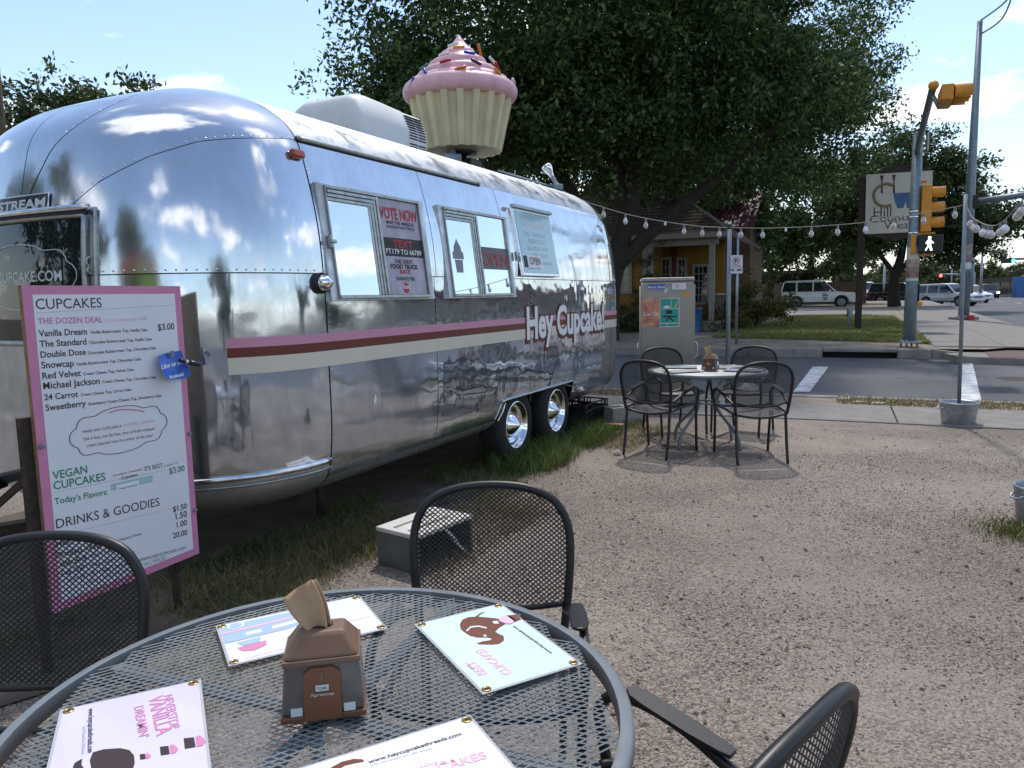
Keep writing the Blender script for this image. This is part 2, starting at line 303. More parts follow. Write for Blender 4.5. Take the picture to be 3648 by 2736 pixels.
# ------------------------------------------------------------------ mesh building
MW = {}
def mw(o):
    while o is not None:
        if o.name in MW: return MW[o.name]
        o = o.parent
    return Matrix.Identity(4)
class MB:
    def __init__(s): s.v = []; s.f = []; s.sm = []
    def add(s, vs, fs, smooth=False):
        b = len(s.v); s.v += [tuple(map(float, p)) for p in vs]; s.f += [tuple(i + b for i in q) for q in fs]; s.sm += [smooth] * len(fs); return s
    def box(s, c, d, rz=0., A=None):
        c = np.asarray(c, float); hx, hy, hz = [q / 2 for q in d]
        if A is None: A = np.array([[math.cos(rz), math.sin(rz), 0], [-math.sin(rz), math.cos(rz), 0], [0, 0, 1.]])
        vs = [c + A[0] * x * hx + A[1] * y * hy + A[2] * z * hz for x in (-1, 1) for y in (-1, 1) for z in (-1, 1)]
        return s.add(vs, [(0, 1, 3, 2), (4, 6, 7, 5), (0, 4, 5, 1), (2, 3, 7, 6), (0, 2, 6, 4), (1, 5, 7, 3)])
    def tube(s, pts, r, n=8, closed=False, smooth=True, caps=True):
        P = [np.asarray(p, float) for p in pts]; m = len(P); rr = r if hasattr(r, '__len__') else [r] * m
        vs = []; up = None
        for i in range(m):
            a = P[(i - 1) % m] if (closed or i > 0) else P[i]; b = P[(i + 1) % m] if (closed or i < m - 1) else P[i]
            t = b - a; t = t / (np.linalg.norm(t) + 1e-12)
            if up is None:
                up = V3(0, 0, 1) if abs(t[2]) < .9 else V3(0, 1, 0)
            up = up - t * np.dot(up, t); up = up / (np.linalg.norm(up) + 1e-12); x = np.cross(t, up)
            for k in range(n):
                an = 2 * math.pi * (k + .5) / n; vs.append(P[i] + rr[i] * (math.cos(an) * x + math.sin(an) * up))
        fs = []
        for i in range(m if closed else m - 1):
            j = (i + 1) % m
            for k in range(n): fs.append((i * n + k, i * n + (k + 1) % n, j * n + (k + 1) % n, j * n + k))
        if caps and not closed: fs += [tuple(range(n - 1, -1, -1)), tuple((m - 1) * n + k for k in range(n))]
        return s.add(vs, fs, smooth)
    def lathe(s, prof, n=24, A=None, c=(0, 0, 0), smooth=True, a0=0., a1=2 * math.pi):
        c = np.asarray(c, float); A = np.eye(3) if A is None else A; vs = []; full = abs(a1 - a0 - 2 * math.pi) < 1e-6; nn = n if full else n + 1
        for (r, z) in prof:
            for k in range(nn):
                an = a0 + (a1 - a0) * k / n; vs.append(c + A[0] * r * math.cos(an) + A[1] * r * math.sin(an) + A[2] * z)
        fs = []
        for i in range(len(prof) - 1):
            for k in range(n):
                k2 = (k + 1) % nn; fs.append((i * nn + k, i * nn + k2, (i + 1) * nn + k2, (i + 1) * nn + k))
        return s.add(vs, fs, smooth)
    def prism(s, poly, c, ax, ay, az, h0, h1):
        c = np.asarray(c, float); n = len(poly)
        vs = [c + ax * x + ay * y + az * h0 for x, y in poly] + [c + ax * x + ay * y + az * h1 for x, y in poly]
        return s.add(vs, [tuple(range(n - 1, -1, -1)), tuple(range(n, 2 * n))] + [(i, (i + 1) % n, n + (i + 1) % n, n + i) for i in range(n)])
    def grid(s, G, smooth=True, mask=None):
        a, b = G.shape[:2]
        fs = [(i * b + j, (i + 1) * b + j, (i + 1) * b + j + 1, i * b + j + 1) for i in range(a - 1) for j in range(b - 1) if mask is None or mask[i, j]]
        V_ = G.reshape(-1, 3)
        if mask is not None:
            us = sorted({i for q in fs for i in q}); mp = {u_: k for k, u_ in enumerate(us)}; V_ = V_[us]; fs = [tuple(mp[i] for i in q) for q in fs]
        return s.add(V_, fs, smooth)
    def ball(s, c, r, n=12, m=8, sc=(1, 1, 1)):
        prof = [(r * math.sin(math.pi * i / m) + 1e-5, -r * math.cos(math.pi * i / m)) for i in range(m + 1)]
        A = np.diag(sc).astype(float); return s.lathe(prof, n, A, c)
    def build(s, name, m, parent=None, bevel=0., world=True, seg=2, solid=0.):
        me = bpy.data.meshes.new(name); v = np.array(s.v)
        if parent is not None and world:
            Mi = np.array(mw(parent).inverted()); v = v @ Mi[:3, :3].T + Mi[:3, 3]
        me.from_pydata(v.tolist(), [], s.f); me.polygons.foreach_set('use_smooth', s.sm); me.materials.append(M[m] if isinstance(m, str) else m)
        me.update(); o = bpy.data.objects.new(name, me); COL.objects.link(o); o.parent = parent
        if solid:
            q = o.modifiers.new('s', 'SOLIDIFY'); q.thickness = solid; q.offset = -1
        if bevel:
            q = o.modifiers.new('b', 'BEVEL'); q.width = bevel; q.segments = seg; q.limit_method = 'ANGLE'; q.angle_limit = R(40); q.harden_normals = False
        return o
def tag(o, label=None, cat=None, group=None, kind=None):
    if label: o['label'] = label
    if cat: o['category'] = cat
    if group: o['group'] = group
    if kind: o['kind'] = kind
    return o
def thing(name, label, cat, loc=(0, 0, 0), rz=0., group=None):
    o = bpy.data.objects.new(name, None); COL.objects.link(o); o.location = tuple(map(float, loc)); o.rotation_euler = (0, 0, rz); o.empty_display_size = .2
    MW[o.name] = Matrix.Translation(o.location) @ Matrix.Rotation(rz, 4, 'Z'); return tag(o, label, cat, group)
def copytree(o, loc, rz, label, group=None):
    c = o.copy(); COL.objects.link(c); c.location = tuple(map(float, loc)); c.rotation_euler = (0, 0, rz); tag(c, label, None, group)
    MW[c.name] = Matrix.Translation(c.location) @ Matrix.Rotation(rz, 4, 'Z')
    for ch in [q for q in bpy.data.objects if q.parent == o]:
        d = ch.copy(); COL.objects.link(d); d.parent = c
        for g in [q for q in bpy.data.objects if q.parent == ch]:
            e = g.copy(); COL.objects.link(e); e.parent = d
    return c
def bigmesh(name, verts, faces_n, m, parent=None, smooth=False):
    """verts (k*n,3) with n verts per face, quickly"""
    k = len(verts); me = bpy.data.meshes.new(name); me.vertices.add(k); me.vertices.foreach_set('co', np.asarray(verts, np.float32).ravel())
    nf = k // faces_n; me.loops.add(k); me.loops.foreach_set('vertex_index', np.arange(k, dtype=np.int32))
    me.polygons.add(nf); me.polygons.foreach_set('loop_start', np.arange(0, k, faces_n, dtype=np.int32))
    try: me.polygons.foreach_set('loop_total', np.full(nf, faces_n, np.int32))
    except Exception: pass
    me.update(); me.validate(); me.materials.append(M[m]); o = bpy.data.objects.new(name, me); COL.objects.link(o); o.parent = parent
    return o
def unit(v): v = np.asarray(v, float); return v / np.linalg.norm(v)
def catmull(P, n=6, closed=False):
    P = [np.asarray(p, float) for p in P]; m = len(P); outp = []
    for i in range(m if closed else m - 1):
        g = (lambda k: P[k % m]) if closed else (lambda k: P[min(max(k, 0), m - 1)])
        p0, p1, p2, p3 = g(i - 1), g(i), g(i + 1), g(i + 2)
        for j in range(n):
            t = j / n; outp.append(.5 * (2 * p1 + (p2 - p0) * t + (2 * p0 - 5 * p1 + 4 * p2 - p3) * t * t + (-p0 + 3 * p1 - 3 * p2 + p3) * t ** 3))
    if not closed: outp.append(P[-1])
    return outp
_tc = {}
def textverts(s, bold):
    key = (s, bold)
    if key in _tc: return _tc[key]
    cv = bpy.data.curves.new('t', 'FONT'); cv.body = s; cv.size = 1; cv.resolution_u = 3; cv.offset = bold; cv.fill_mode = 'FRONT'
    o = bpy.data.objects.new('t', cv); COL.objects.link(o); dg = bpy.context.evaluated_depsgraph_get(); me = o.evaluated_get(dg).to_mesh()
    v = np.array([q.co[:] for q in me.vertices]).reshape(-1, 3); f = [tuple(p.vertices) for p in me.polygons]
    o.evaluated_get(dg).to_mesh_clear(); bpy.data.objects.remove(o); bpy.data.curves.remove(cv); _tc[key] = (v, f); return v, f
def text(s, P1, P2, up, m, parent, name='lettering', height=None, bold=0., lift=.0015, mapf=None, nrm=None, fit=None):
    """flat lettering: baseline from P1 to P2 (fits that width); up = upward direction in its plane"""
    v, f = textverts(s, bold)
    if not len(v): return None
    P1, P2 = np.asarray(P1, float), np.asarray(P2, float); ex = P2 - P1; wd = np.linalg.norm(ex); ex = ex / wd; up = np.asarray(up, float); up = unit(up)
    fv = v if fit is None else textverts(s, fit)[0]; x0, x1 = fv[:, 0].min(), fv[:, 0].max(); sx = wd / (x1 - x0); sy = sx if height is None else height / .73
    nz = unit(np.cross(ex, up)) if nrm is None else nrm
    W = P1 + (v[:, :1] - x0) * sx * ex + v[:, 1:2] * sy * up + nz * lift
    if mapf: W = mapf(W)
    b = MB(); b.add(W, f); return b.build(name, m, parent)
def polyshape(pts2, c, ex, ey, m, parent, name, lift=.001):
    nz = unit(np.cross(ex, ey)); b = MB(); b.add([np.asarray(c) + ex * x + ey * y + nz * lift for x, y in pts2], [tuple(range(len(pts2)))]); return b.build(name, m, parent)
def sheet(name, pts, m, kind='structure', parent=None, th=0.):
    b = MB(); n = len(pts)
    if th:
        b.add(list(pts) + [np.asarray(p, float) - V3(0, 0, th) for p in pts], [tuple(range(n))] + [(i, n + i, n + (i + 1) % n, (i + 1) % n) for i in range(n)])
    else: b.add(pts, [tuple(range(n))])
    o = b.build(name, m, parent)
    if kind and parent is None: o['kind'] = kind
    return o

# ================================================================== THE SETTING
g = 700
sheet('ground', [V3(-g, -g, -.14), V3(g, -g, -.14), V3(g, g, -.14), V3(-g, g, -.14)], 'earth')
def lot_height(x, y): return .006 * np.sin(x * 1.7 + .6 * y) * np.cos(y * 1.3 - .4 * x) - .004
xs = np.linspace(-9, 9, 121); G = []
b = MB(); S_, P_ = np.meshgrid(np.linspace(-9, 8.9, 110), np.linspace(-11, 6.4, 110), indexing='ij')
Gp = S_[..., None] * ds + P_[..., None] * dp; Gp[..., 2] = lot_height(Gp[..., 0], Gp[..., 1])
b.grid(Gp); o = b.build('gravel_lot', 'gravel'); o['kind'] = 'structure'
# near pavement: single slabs with joints
side = sheet('pavement', [SP(8.9, -11, -.03), SP(8.9, 6.4, -.03), SP(10.2, 6.4, -.03), SP(10.2, -11, -.03)], 'conc_old')
for i in range(12):
    p0 = -11 + i * 1.45; b = MB(); zz = .012 + .006 * random.random()
    b.prism([(p0 + .006, 8.905), (p0 + 1.438, 8.905), (p0 + 1.438, 10.195), (p0 + .006, 10.195)], (0, 0, 0), dp, ds, V3(0, 0, 1), -.028, zz); b.build('slab', 'conc', side, .008)
sheet('verge', [SP(10.2, -11, .004), SP(10.2, 6.4, .004), SP(10.9, 6.2, -.01), SP(10.9, -11, -.01)], 'dirt', th=.1)
nk = MB().prism([(-11, 10.9), (3.3, 10.9), (3.3, 11.08), (-11, 11.08)], (0, 0, 0), dp, ds, V3(0, 0, 1), -.1, .006).build('kerb', 'kerb', None, .01); nk['kind'] = 'structure'
RZ = -.085
sheet('side_road', [SP(11.0, -40, RZ), SP(11.0, 4.0, RZ), SP(18.45, 4.0, RZ), SP(18.45, -40, RZ)], 'asphalt')
mk = float(np.dot(V3(16.2, 23.4, 0), pm))
sheet('main_road', [MP(-60, mk, RZ + .004), MP(-60, mk + 16, RZ + .004), MP(190, mk + 16, RZ + .004), MP(190, mk, RZ + .004)], 'asphalt')
sheet('junction', [SP(11.0, 3.9, RZ + .002), SP(10.6, 6.5, RZ + .002), SP(21, 7.5, RZ + .002), SP(18.45, 3.9, RZ + .002)], 'asphalt')
def stripe(pxs, name='road_line'):
    o = sheet(name, [gz(x, y, RZ + .008) for x, y in pxs], 'paint'); return o
lines = [[(2895, 1306), (2952, 1306), (2885, 1395), (2826, 1395)], [(3420, 1273), (3460, 1273), (3502, 1450), (3425, 1450)]]
for q in lines: stripe(q)
for k in range(6):
    c = MP(36 + k * 11, mk + 7.5, RZ + .010); b = MB(); b.prism([(-.06, -1.5), (.06, -1.5), (.06, 1.5), (-.06, 1.5)], c, pm, dm, V3(0, 0, 1), 0, .002); tag(b.build('road_line', 'paint'), kind='structure')
b = MB(); b.lathe([(.0, .006), (.3, .006), (.33, .003), (.34, .0)], 24, None, gz(3632, 1350, RZ)); tag(b.build('manhole_cover', 'rust'), 'round dark manhole cover in the side road at the right edge', 'manhole cover')
# far kerb with storm drain opening
kb = bpy.data.objects.new('far_kerb', None); COL.objects.link(kb); kb['kind'] = 'structure'
dr0, dr1 = [float(np.dot(gz(x, 1268, RZ), dp)) for x in (2932, 3188)]
ke = float(np.dot(gz(3306, 1268, RZ), dp)); 
for i, (p0, p1) in enumerate([(-30, -20), (-20, -10), (-10, -2), (-2, dr0), (dr1, ke)]):
    MB().prism([(p0 + .006, 18.4), (p1 - .006, 18.4), (p1 - .006, 18.68), (p0 + .006, 18.68)], (0, 0, 0), dp, ds, V3(0, 0, 1), RZ - .02, .122).build('kerb_stone', 'kerb', kb, .025)
MB().prism([(dr0, 18.4), (dr1, 18.4), (dr1, 18.9), (dr0, 18.9)], (0, 0, 0), dp, ds, V3(0, 0, 1), .045, .126).build('drain_lintel', 'kerb', kb, .02)
MB().prism([(dr0, 18.8), (dr1, 18.8), (dr1, 18.9), (dr0, 18.9)], (0, 0, 0), dp, ds, V3(0, 0, 1), RZ - .1, .045).build('drain_recess', 'seam', kb)
b = MB(); b.add([SP(18.4, ke, RZ), SP(18.68, ke, RZ), SP(18.68, ke, .122), SP(18.4, ke, .122), SP(18.4, ke + 1.5, RZ + .01), SP(18.68, ke + 1.5, RZ + .01), SP(18.68, ke + 1.5, RZ + .03), SP(18.4, ke + 1.5, RZ + .03)],
    [(0, 1, 5, 4), (3, 2, 6, 7), (0, 3, 7, 4), (1, 2, 6, 5), (4, 5, 6, 7)]); b.build('ramp_kerb', 'kerb', kb)
# far block (rising very gently)
def fz(P): P = np.asarray(P, float).copy(); P[2] = zf(P); return P
b = MB(); S_, P_ = np.meshgrid(np.concatenate([np.linspace(18.66, 24, 6), np.linspace(28, 200, 30)]), np.linspace(0, 1, 22), indexing='ij')
Pe = S_ * .0349 + (mk - .9) - .3 + np.where(S_ < 19.5, -.9, 0); Pl = -90.
Gp = S_[..., None] * ds + (Pl + (Pe - Pl) * P_ ** .4)[..., None] * dp
for i in range(Gp.shape[0]):
    for j in range(Gp.shape[1]): Gp[i, j, 2] = zf(Gp[i, j])
b.grid(Gp); tag(b.build('far_block_ground', 'dirt'), kind='structure')
def fsheet(name, pxs, m, dz, parent=None, kind='structure'):
    return sheet(name, [gfar(x, y) + V3(0, 0, dz) for x, y in pxs], m, kind, parent)
fsheet('lawn', [(2535, 1203), (2900, 1212), (3230, 1222), (3318, 1228), (3248, 1175), (3185, 1128), (3050, 1122), (2830, 1126), (2700, 1160), (2600, 1172)], 'turf', .012)
# far pavement: slabs along the main road
fp = bpy.data.objects.new('far_pavement', None); COL.objects.link(fp); fp['kind'] = 'structure'
e0, e1 = gfar(3320, 1229), gfar(3178, 1122); pl0 = float(np.dot(e0, pm)); m0 = float(np.dot(e0, dm)); m1 = 95.
mm = m0 - .6
while mm < m1:
    st = 1.5 if mm < 45 else 12
    for h in (0, 1):
        wq = (mk - pl0 - .25) / 2
        q = [fz(MP(mm + .008, pl0 + h * wq + .006)), fz(MP(mm + .008, pl0 + (h + 1) * wq - .006)), fz(MP(mm + st - .008, pl0 + (h + 1) * wq - .006)), fz(MP(mm + st - .008, pl0 + h * wq + .006))]
        sheet('slab', [p + V3(0, 0, .018 + .006 * random.random()) for p in q], 'conc', None, fp, th=.03)
    mm += st
b = MB()
mk2 = MB()
for i in range(20):
    a0, a1 = m0 + 1.5 + i * 4, m0 + 1.5 + (i + 1) * 4 - .01
    q = [MP(a0, mk - .24), MP(a0, mk), MP(a1, mk), MP(a1, mk - .24)]; zt = [fz(p)[2] + .014 - .0 for p in q]
    bb = MB(); bb.add([V3(p[0], p[1], z) for p, z in zip(q, zt)] + [V3(p[0], p[1], RZ - .05) for p in q], [(0, 1, 2, 3), (0, 4, 5, 1), (1, 5, 6, 2), (2, 6, 7, 3), (3, 7, 4, 0)]); bb.build('kerb_stone', 'conc', kb, .02)
fsheet('drive', [(2640, 1126), (2830, 1124), (3040, 1121), (3190, 1131), (3165, 1104), (3040, 1097), (2800, 1097), (2600, 1100)], 'conc', .012)
# corner ramp with tactile paving
rp_ = bpy.data.objects.new('corner_ramp', None); COL.objects.link(rp_); rp_['kind'] = 'structure'
def rampsheet(pxs, m, z, nm): sheet(nm, [gz(x, y, z) for x, y in pxs], m, None, rp_, th=.16 if nm == 'ramp_slab' else .012)
rampsheet([(3320, 1229), (3480, 1228), (3648, 1222), (3900, 1290), (3648, 1278), (3410, 1270), (3322, 1246)], 'conc', .055, 'ramp_slab')
rampsheet([(3480, 1216), (3648, 1222), (3700, 1240), (3648, 1240), (3484, 1233)], 'paint', .075, 'pale_band')
rampsheet([(3488, 1234), (3648, 1240), (3760, 1275), (3648, 1275), (3525, 1271)], 'tactile', .064, 'tactile_paving')

# ---- gravel pebbles close to the camera, and grass: uncountable
def pebbles(name, n, box_s, label):
    (x0, x1, y0, y1) = box_s; q = rng.random((n, 2)); X = x0 + (x1 - x0) * q[:, 0]; Y = y0 + (y1 - y0) * q[:, 1] ** 1.5
    keep = ((np.sin(X * 2.1 + 1.2 * Y) * np.cos(Y * 1.9 - X) + .5 * np.sin(4.3 * X - 2.2 * Y)) < .25 + rng.standard_normal(len(X)) * .5) & (np.abs(X) < .75 * (Y + .6)) & (Y * .914 + X * .407 < 8.8); X, Y = X[keep], Y[keep]; n = len(X)
    sz = .0024 + .0040 * rng.random(n) ** 2.2 + .004 * (rng.random(n) < .04)
    base = np.array([(1, 0, 0), (-1, 0, 0), (0, 1, 0), (0, -1, 0), (0, 0, .75), (0, 0, -.6)]); tri = np.array([(0, 2, 4), (2, 1, 4), (1, 3, 4), (3, 0, 4)])
    an = rng.random(n) * 6.28; st = .6 + .8 * rng.random((n, 2)); vv = base[None] * np.stack([sz * st[:, 0], sz * st[:, 1], sz * (.5 + .7 * rng.random(n))], 1)[:, None]
    vv = vv * (1 + .35 * (rng.random((n, 6, 1)) - .5)); c, s_ = np.cos(an)[:, None], np.sin(an)[:, None]
    W = np.stack([vv[..., 0] * c - vv[..., 1] * s_ + X[:, None], vv[..., 0] * s_ + vv[..., 1] * c + Y[:, None], vv[..., 2] + .001 + lot_height(X, Y)[:, None]], -1)
    k = W.shape[0]; me = bpy.data.meshes.new(name); me.from_pydata(W.reshape(-1, 3).tolist(), [], (tri[None] + (np.arange(k) * 6)[:, None, None]).reshape(-1, 3).tolist())
    me.materials.append(M['pebble']); o = bpy.data.objects.new(name, me); COL.objects.link(o); tag(o, label, 'gravel', None, 'stuff')
pebbles('gravel', 190000, (-3.2, 4.4, .35, 6.5), 'loose pea gravel covering the open lot')
def litter(name, n, label):
    X = -2.6 + 7.4 * rng.random(n); Y = .6 + 7.5 * rng.random(n); k = (np.abs(X) < .75 * (Y + .5)) & (Y * .914 + X * .407 < 8.7) & (X * .8896 - .053 - (Y - 6.38) * .4568 > .1); X, Y = X[k], Y[k]; n = len(X)
    an = rng.random(n) * 6.28; sz = .007 + .012 * rng.random(n); c, s_ = np.cos(an), np.sin(an); z = lot_height(X, Y) + .006
    L1 = np.stack([c * sz, s_ * sz, .3 * sz * rng.standard_normal(n)], 1); W1 = np.stack([-s_ * sz * .45, c * sz * .45, .5 * sz * rng.random(n)], 1); P = np.stack([X, Y, z], 1)
    bo = bigmesh(name, np.stack([P - L1, P + W1, P + L1, P - W1], 1).reshape(-1, 3), 4, 'litterleaf'); tag(bo, label, 'leaf litter', None, 'stuff')
litter('leaf_litter', 1500, 'scattered dry leaves and bits of bark on the gravel')
def blades(name, X, Y, Z, h, m, label, wd=.004, lean=.5, parent=None):
    n = len(X); an = rng.random(n) * 6.28; h = h * (.5 + rng.random(n)); ln = lean * h * (.3 + rng.random(n)); la = rng.random(n) * 6.28
    bx, by = np.cos(an) * wd, np.sin(an) * wd; P = np.stack([X, Y, Z], 1)
    v0 = P - np.stack([bx, by, 0 * X], 1); v1 = P + np.stack([bx, by, 0 * X], 1)
    mid = P + np.stack([np.cos(la) * ln * .35, np.sin(la) * ln * .35, h * .6], 1); off = np.stack([bx, by, 0 * X], 1) * .7
    tip = P + np.stack([np.cos(la) * ln, np.sin(la) * ln, h * .95], 1)
    V = np.stack([v0, v1, mid + off, mid - off, mid - off, mid + off, tip + off * .15, tip - off * .15], 1)
    me = bpy.data.meshes.new(name); k = n
    me.from_pydata(V.reshape(-1, 3).tolist(), [], [q for i in range(k) for q in ((8 * i, 8 * i + 1, 8 * i + 2, 8 * i + 3), (8 * i + 3, 8 * i + 2, 8 * i + 6, 8 * i + 7))])
    me.materials.append(M[m]); o = bpy.data.objects.new(name, me); COL.objects.link(o); o.parent = parent
    if parent is None: tag(o, label, 'grass', None, 'stuff')
    return o
# trailer frame (used by grass too)
TAZ = R(27.18); ta = V3(math.sin(TAZ), math.cos(TAZ), 0); tn = V3(math.cos(TAZ), -math.sin(TAZ), 0); TP = V3(.06, 6.38, 0)
TW = lambda t, n, z=0.: TP + ta * t + tn * n + V3(0, 0, z)
def patchy(n, tlo, thi, nlo, nhi, thr, sc=2.2):
    t = tlo + (thi - tlo) * rng.random(n); q = nlo + (nhi - nlo) * rng.random(n) ** 1.2
    f = np.sin(t * sc + 1.3) * np.cos(q * sc * 1.7 + .5) + .5 * np.sin(t * 5.1 * sc / 2 + q * 3.3) + .25 * rng.standard_normal(n); k = f > thr; t, q = t[k], q[k]
    P = TP + t[:, None] * ta + q[:, None] * tn; return P[:, 0], P[:, 1], lot_height(P[:, 0], P[:, 1]) - .002
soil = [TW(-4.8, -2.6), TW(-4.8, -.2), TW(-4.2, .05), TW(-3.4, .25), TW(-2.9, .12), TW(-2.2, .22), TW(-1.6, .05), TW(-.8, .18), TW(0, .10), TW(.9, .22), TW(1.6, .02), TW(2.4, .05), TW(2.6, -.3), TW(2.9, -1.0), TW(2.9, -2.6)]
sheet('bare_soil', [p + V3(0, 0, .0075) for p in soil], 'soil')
X, Y, Z = patchy(24000, -4.2, 2.6, -.55, .42, -.15); blades('grass', X, Y, Z, .06, 'grass', 'uneven green grass growing along the foot of the silver trailer', .0028, .9)
X, Y, Z = patchy(13000, -4.0, -1.2, -.2, .85, -.5); blades('grass', X, Y, Z, .05, 'drygrass', 'dry straw coloured grass between the menu board and the step', .0024, 1.3)
X, Y, Z = patchy(7000, -1.5, 2.2, .1, .75, .1); blades('grass', X, Y, Z, .045, 'drygrass', 'sparse dry grass at the gravel edge in front of the wheels', .0024, 1.3)
X, Y, Z = patchy(3500, -.5, 1.6, -.05, .40, -.3); blades('grass', X, Y, Z, .15, 'tuft', 'long green grass tufts around the trailer wheels', .003, .8)
s_ = 10.25 + .6 * rng.random(7000); p_ = -6 + 11 * rng.random(7000); k = (np.sin(p_ * 1.7) + .5 * np.sin(p_ * 4.1)) > -.05; P = s_[k, None] * ds + p_[k, None] * dp
blades('grass', P[:, 0], P[:, 1], 0 * P[:, 0] + .002, .05, 'drygrass', 'patchy dry grass on the verge by the side road', .006, 1.2)
def in_poly(X, Y, poly):
    c = np.zeros(len(X), bool); n = len(poly)
    for i in range(n):
        (x1, y1), (x2, y2) = poly[i][:2], poly[(i + 1) % n][:2]
        c ^= ((y1 > Y) != (y2 > Y)) & (X < (x2 - x1) * (Y - y1) / (y2 - y1 + 1e-12) + x1)
    return c
lp = [gfar(x, y) for x, y in [(2535, 1203), (2900, 1212), (3230, 1222), (3318, 1228), (3248, 1175), (3185, 1128), (3050, 1122), (2830, 1126), (2700, 1160), (2600, 1172)]]
lo, hi = np.min(lp, 0), np.max(lp, 0); X = lo[0] + (hi[0] - lo[0]) * rng.random(110000); Y = lo[1] + (hi[1] - lo[1]) * rng.random(110000) ** 1.5; k = in_poly(X, Y, lp); X, Y = X[k], Y[k]
blades('lawn_grass', X, Y, .125 + np.maximum(0, X * .407 + Y * .914 - 19) * .005 + .004, .06, 'lawnblade', 'mown green and yellowish lawn grass across the side road', .012, 1.0)
tb = gz(3660, 1900); q = rng.standard_normal((900, 2)) * (.13, .11); blades('grass', tb[0] + q[:, 0], tb[1] + q[:, 1], 0 * q[:, 0], .05, 'grass', 'grass tuft beside the tub at the right edge', .003, .9)

# ================================================================== THE TRAILER
PROF = np.array([(.60, .30), (.3, .31), (.16, .345), (.07, .41), (.03, .5), (.01, .62), (0, .78), (0, 1.05), (0, 1.3), (.004, 1.5), (.018, 1.75), (.045, 1.95), (.08, 2.11), (.115, 2.24), (.155, 2.35), (.21, 2.43), (.28, 2.495), (.37, 2.555), (.47, 2.608), (.64, 2.668), (.82, 2.708), (1.03, 2.732), (1.25, 2.74)])
TF, TR, LC, WH, EX = -2.42, 2.37, .95, 1.25, .85
def prof(q):
    q = np.asarray(q, float); i = np.clip(np.floor(q).astype(int), 0, len(PROF) - 2); f_ = (q - i)[..., None]; n_ = len(PROF) - 1
    p0, p1, p2, p3 = PROF[np.maximum(i - 1, 0)], PROF[i], PROF[i + 1], PROF[np.minimum(i + 2, n_)]
    return .5 * (2 * p1 + (p2 - p0) * f_ + (2 * p0 - 5 * p1 + 4 * p2 - p3) * f_ ** 2 + (-p0 + 3 * p1 - 3 * p2 + p3) * f_ ** 3)
_qq = np.linspace(0, 22, 2201); _qz = prof(_qq)
def qz(z): return float(np.interp(z, _qz[:, 1], _qq))
def Bs(l, q, off=0., side=1):
    """point of the shell: l along the body (radians past the ends), q along the cross-section"""
    l, q = np.broadcast_arrays(np.asarray(l, float), np.asarray(q, float)); pr = prof(q); e = .02
    tg = prof(np.clip(q + e, 0, 22)) - prof(np.clip(q - e, 0, 22)); tg = tg / np.linalg.norm(tg, axis=-1, keepdims=True)
    dl = pr[..., 0] + off * tg[..., 1]; Z = pr[..., 1] - off * np.abs(tg[..., 0]) * np.where(q > 6, 1, -1); Nn = WH - dl
    th = np.clip(np.where(l < TF, TF - l, np.where(l > TR, l - TR, 0)), 0, np.pi / 2); c = np.cos(th).clip(0) ** EX; s = np.sin(th) ** EX
    kk = np.where(l < TF, .05, .12) * np.sin(th) ** 2; Z = np.where(Z > 1.6, 1.6 + (Z - 1.6) * (1 - kk), Z)
    t = np.where(l < TF, TF - LC * Nn / WH * s, np.where(l > TR, TR + LC * Nn / WH * s, l)); nn = -WH + side * Nn * c
    return TP + t[..., None] * ta + nn[..., None] * tn + Z[..., None] * V3(0, 0, 1)
def FS(n, z, off=0.):
    """front of the shell at lateral place n and height z"""
    n, z = np.broadcast_arrays(np.asarray(n, float), np.asarray(z, float)); q = np.interp(z, _qz[:, 1], _qq); Nn = WH - prof(q)[..., 0] - off
    c = (np.abs(n + WH) / Nn).clip(0, 1) ** (1 / EX); s = np.sqrt(1 - c ** 2) ** EX
    zz = np.where(z > 1.6, 1.6 + (z - 1.6) * (1 - .05 * (1 - c ** 2)), z)
    return TP + (TF - LC * Nn / WH * s)[..., None] * ta + n[..., None] * tn + zz[..., None] * V3(0, 0, 1)
trailer = thing('travel_trailer', 'riveted silver travel trailer with pink, brown and cream stripes on its side', 'trailer', TW(0, -WH), -TAZ)
gap = .0035
def patch(name, l0, l1, q0, q1, m, nl=24, nq=10, mask=None, off=0., side=1, parent=trailer, dark=False):
    l = np.linspace(l0 + gap, l1 - gap, nl); q = np.linspace(q0 + .012, q1 - .012, nq); Gp = Bs(l[:, None], q[None, :], off, side)
    mk_ = None
    if mask is not None:
        lc = (l[:-1] + l[1:]) / 2; zc_ = prof((q[:-1] + q[1:]) / 2)[:, 1]; mk_ = np.array([[mask(a_, z_) for z_ in zc_] for a_ in lc])
    return MB().grid(Gp, True, mk_).build(name, m, parent)
QB, QR, QT = qz(1.607), qz(2.357), qz(.52)
NOSE, TAIL = TF - math.pi / 2 + .001, TR + math.pi / 2 - .001
Al = np.array([-3.75, -3.576, -3.318, -3.045, -2.646, -2.413]); Aq = np.array([11.0, 11.88, 12.75, 13.39, 13.79, QR])
qA = lambda l: np.interp(l, Al, Aq)
lB = lambda q: np.interp(q, [11.0, 11.65, 13.45, 15.96, 22], [-3.97, -3.954, -3.859, -3.634, -3.05])
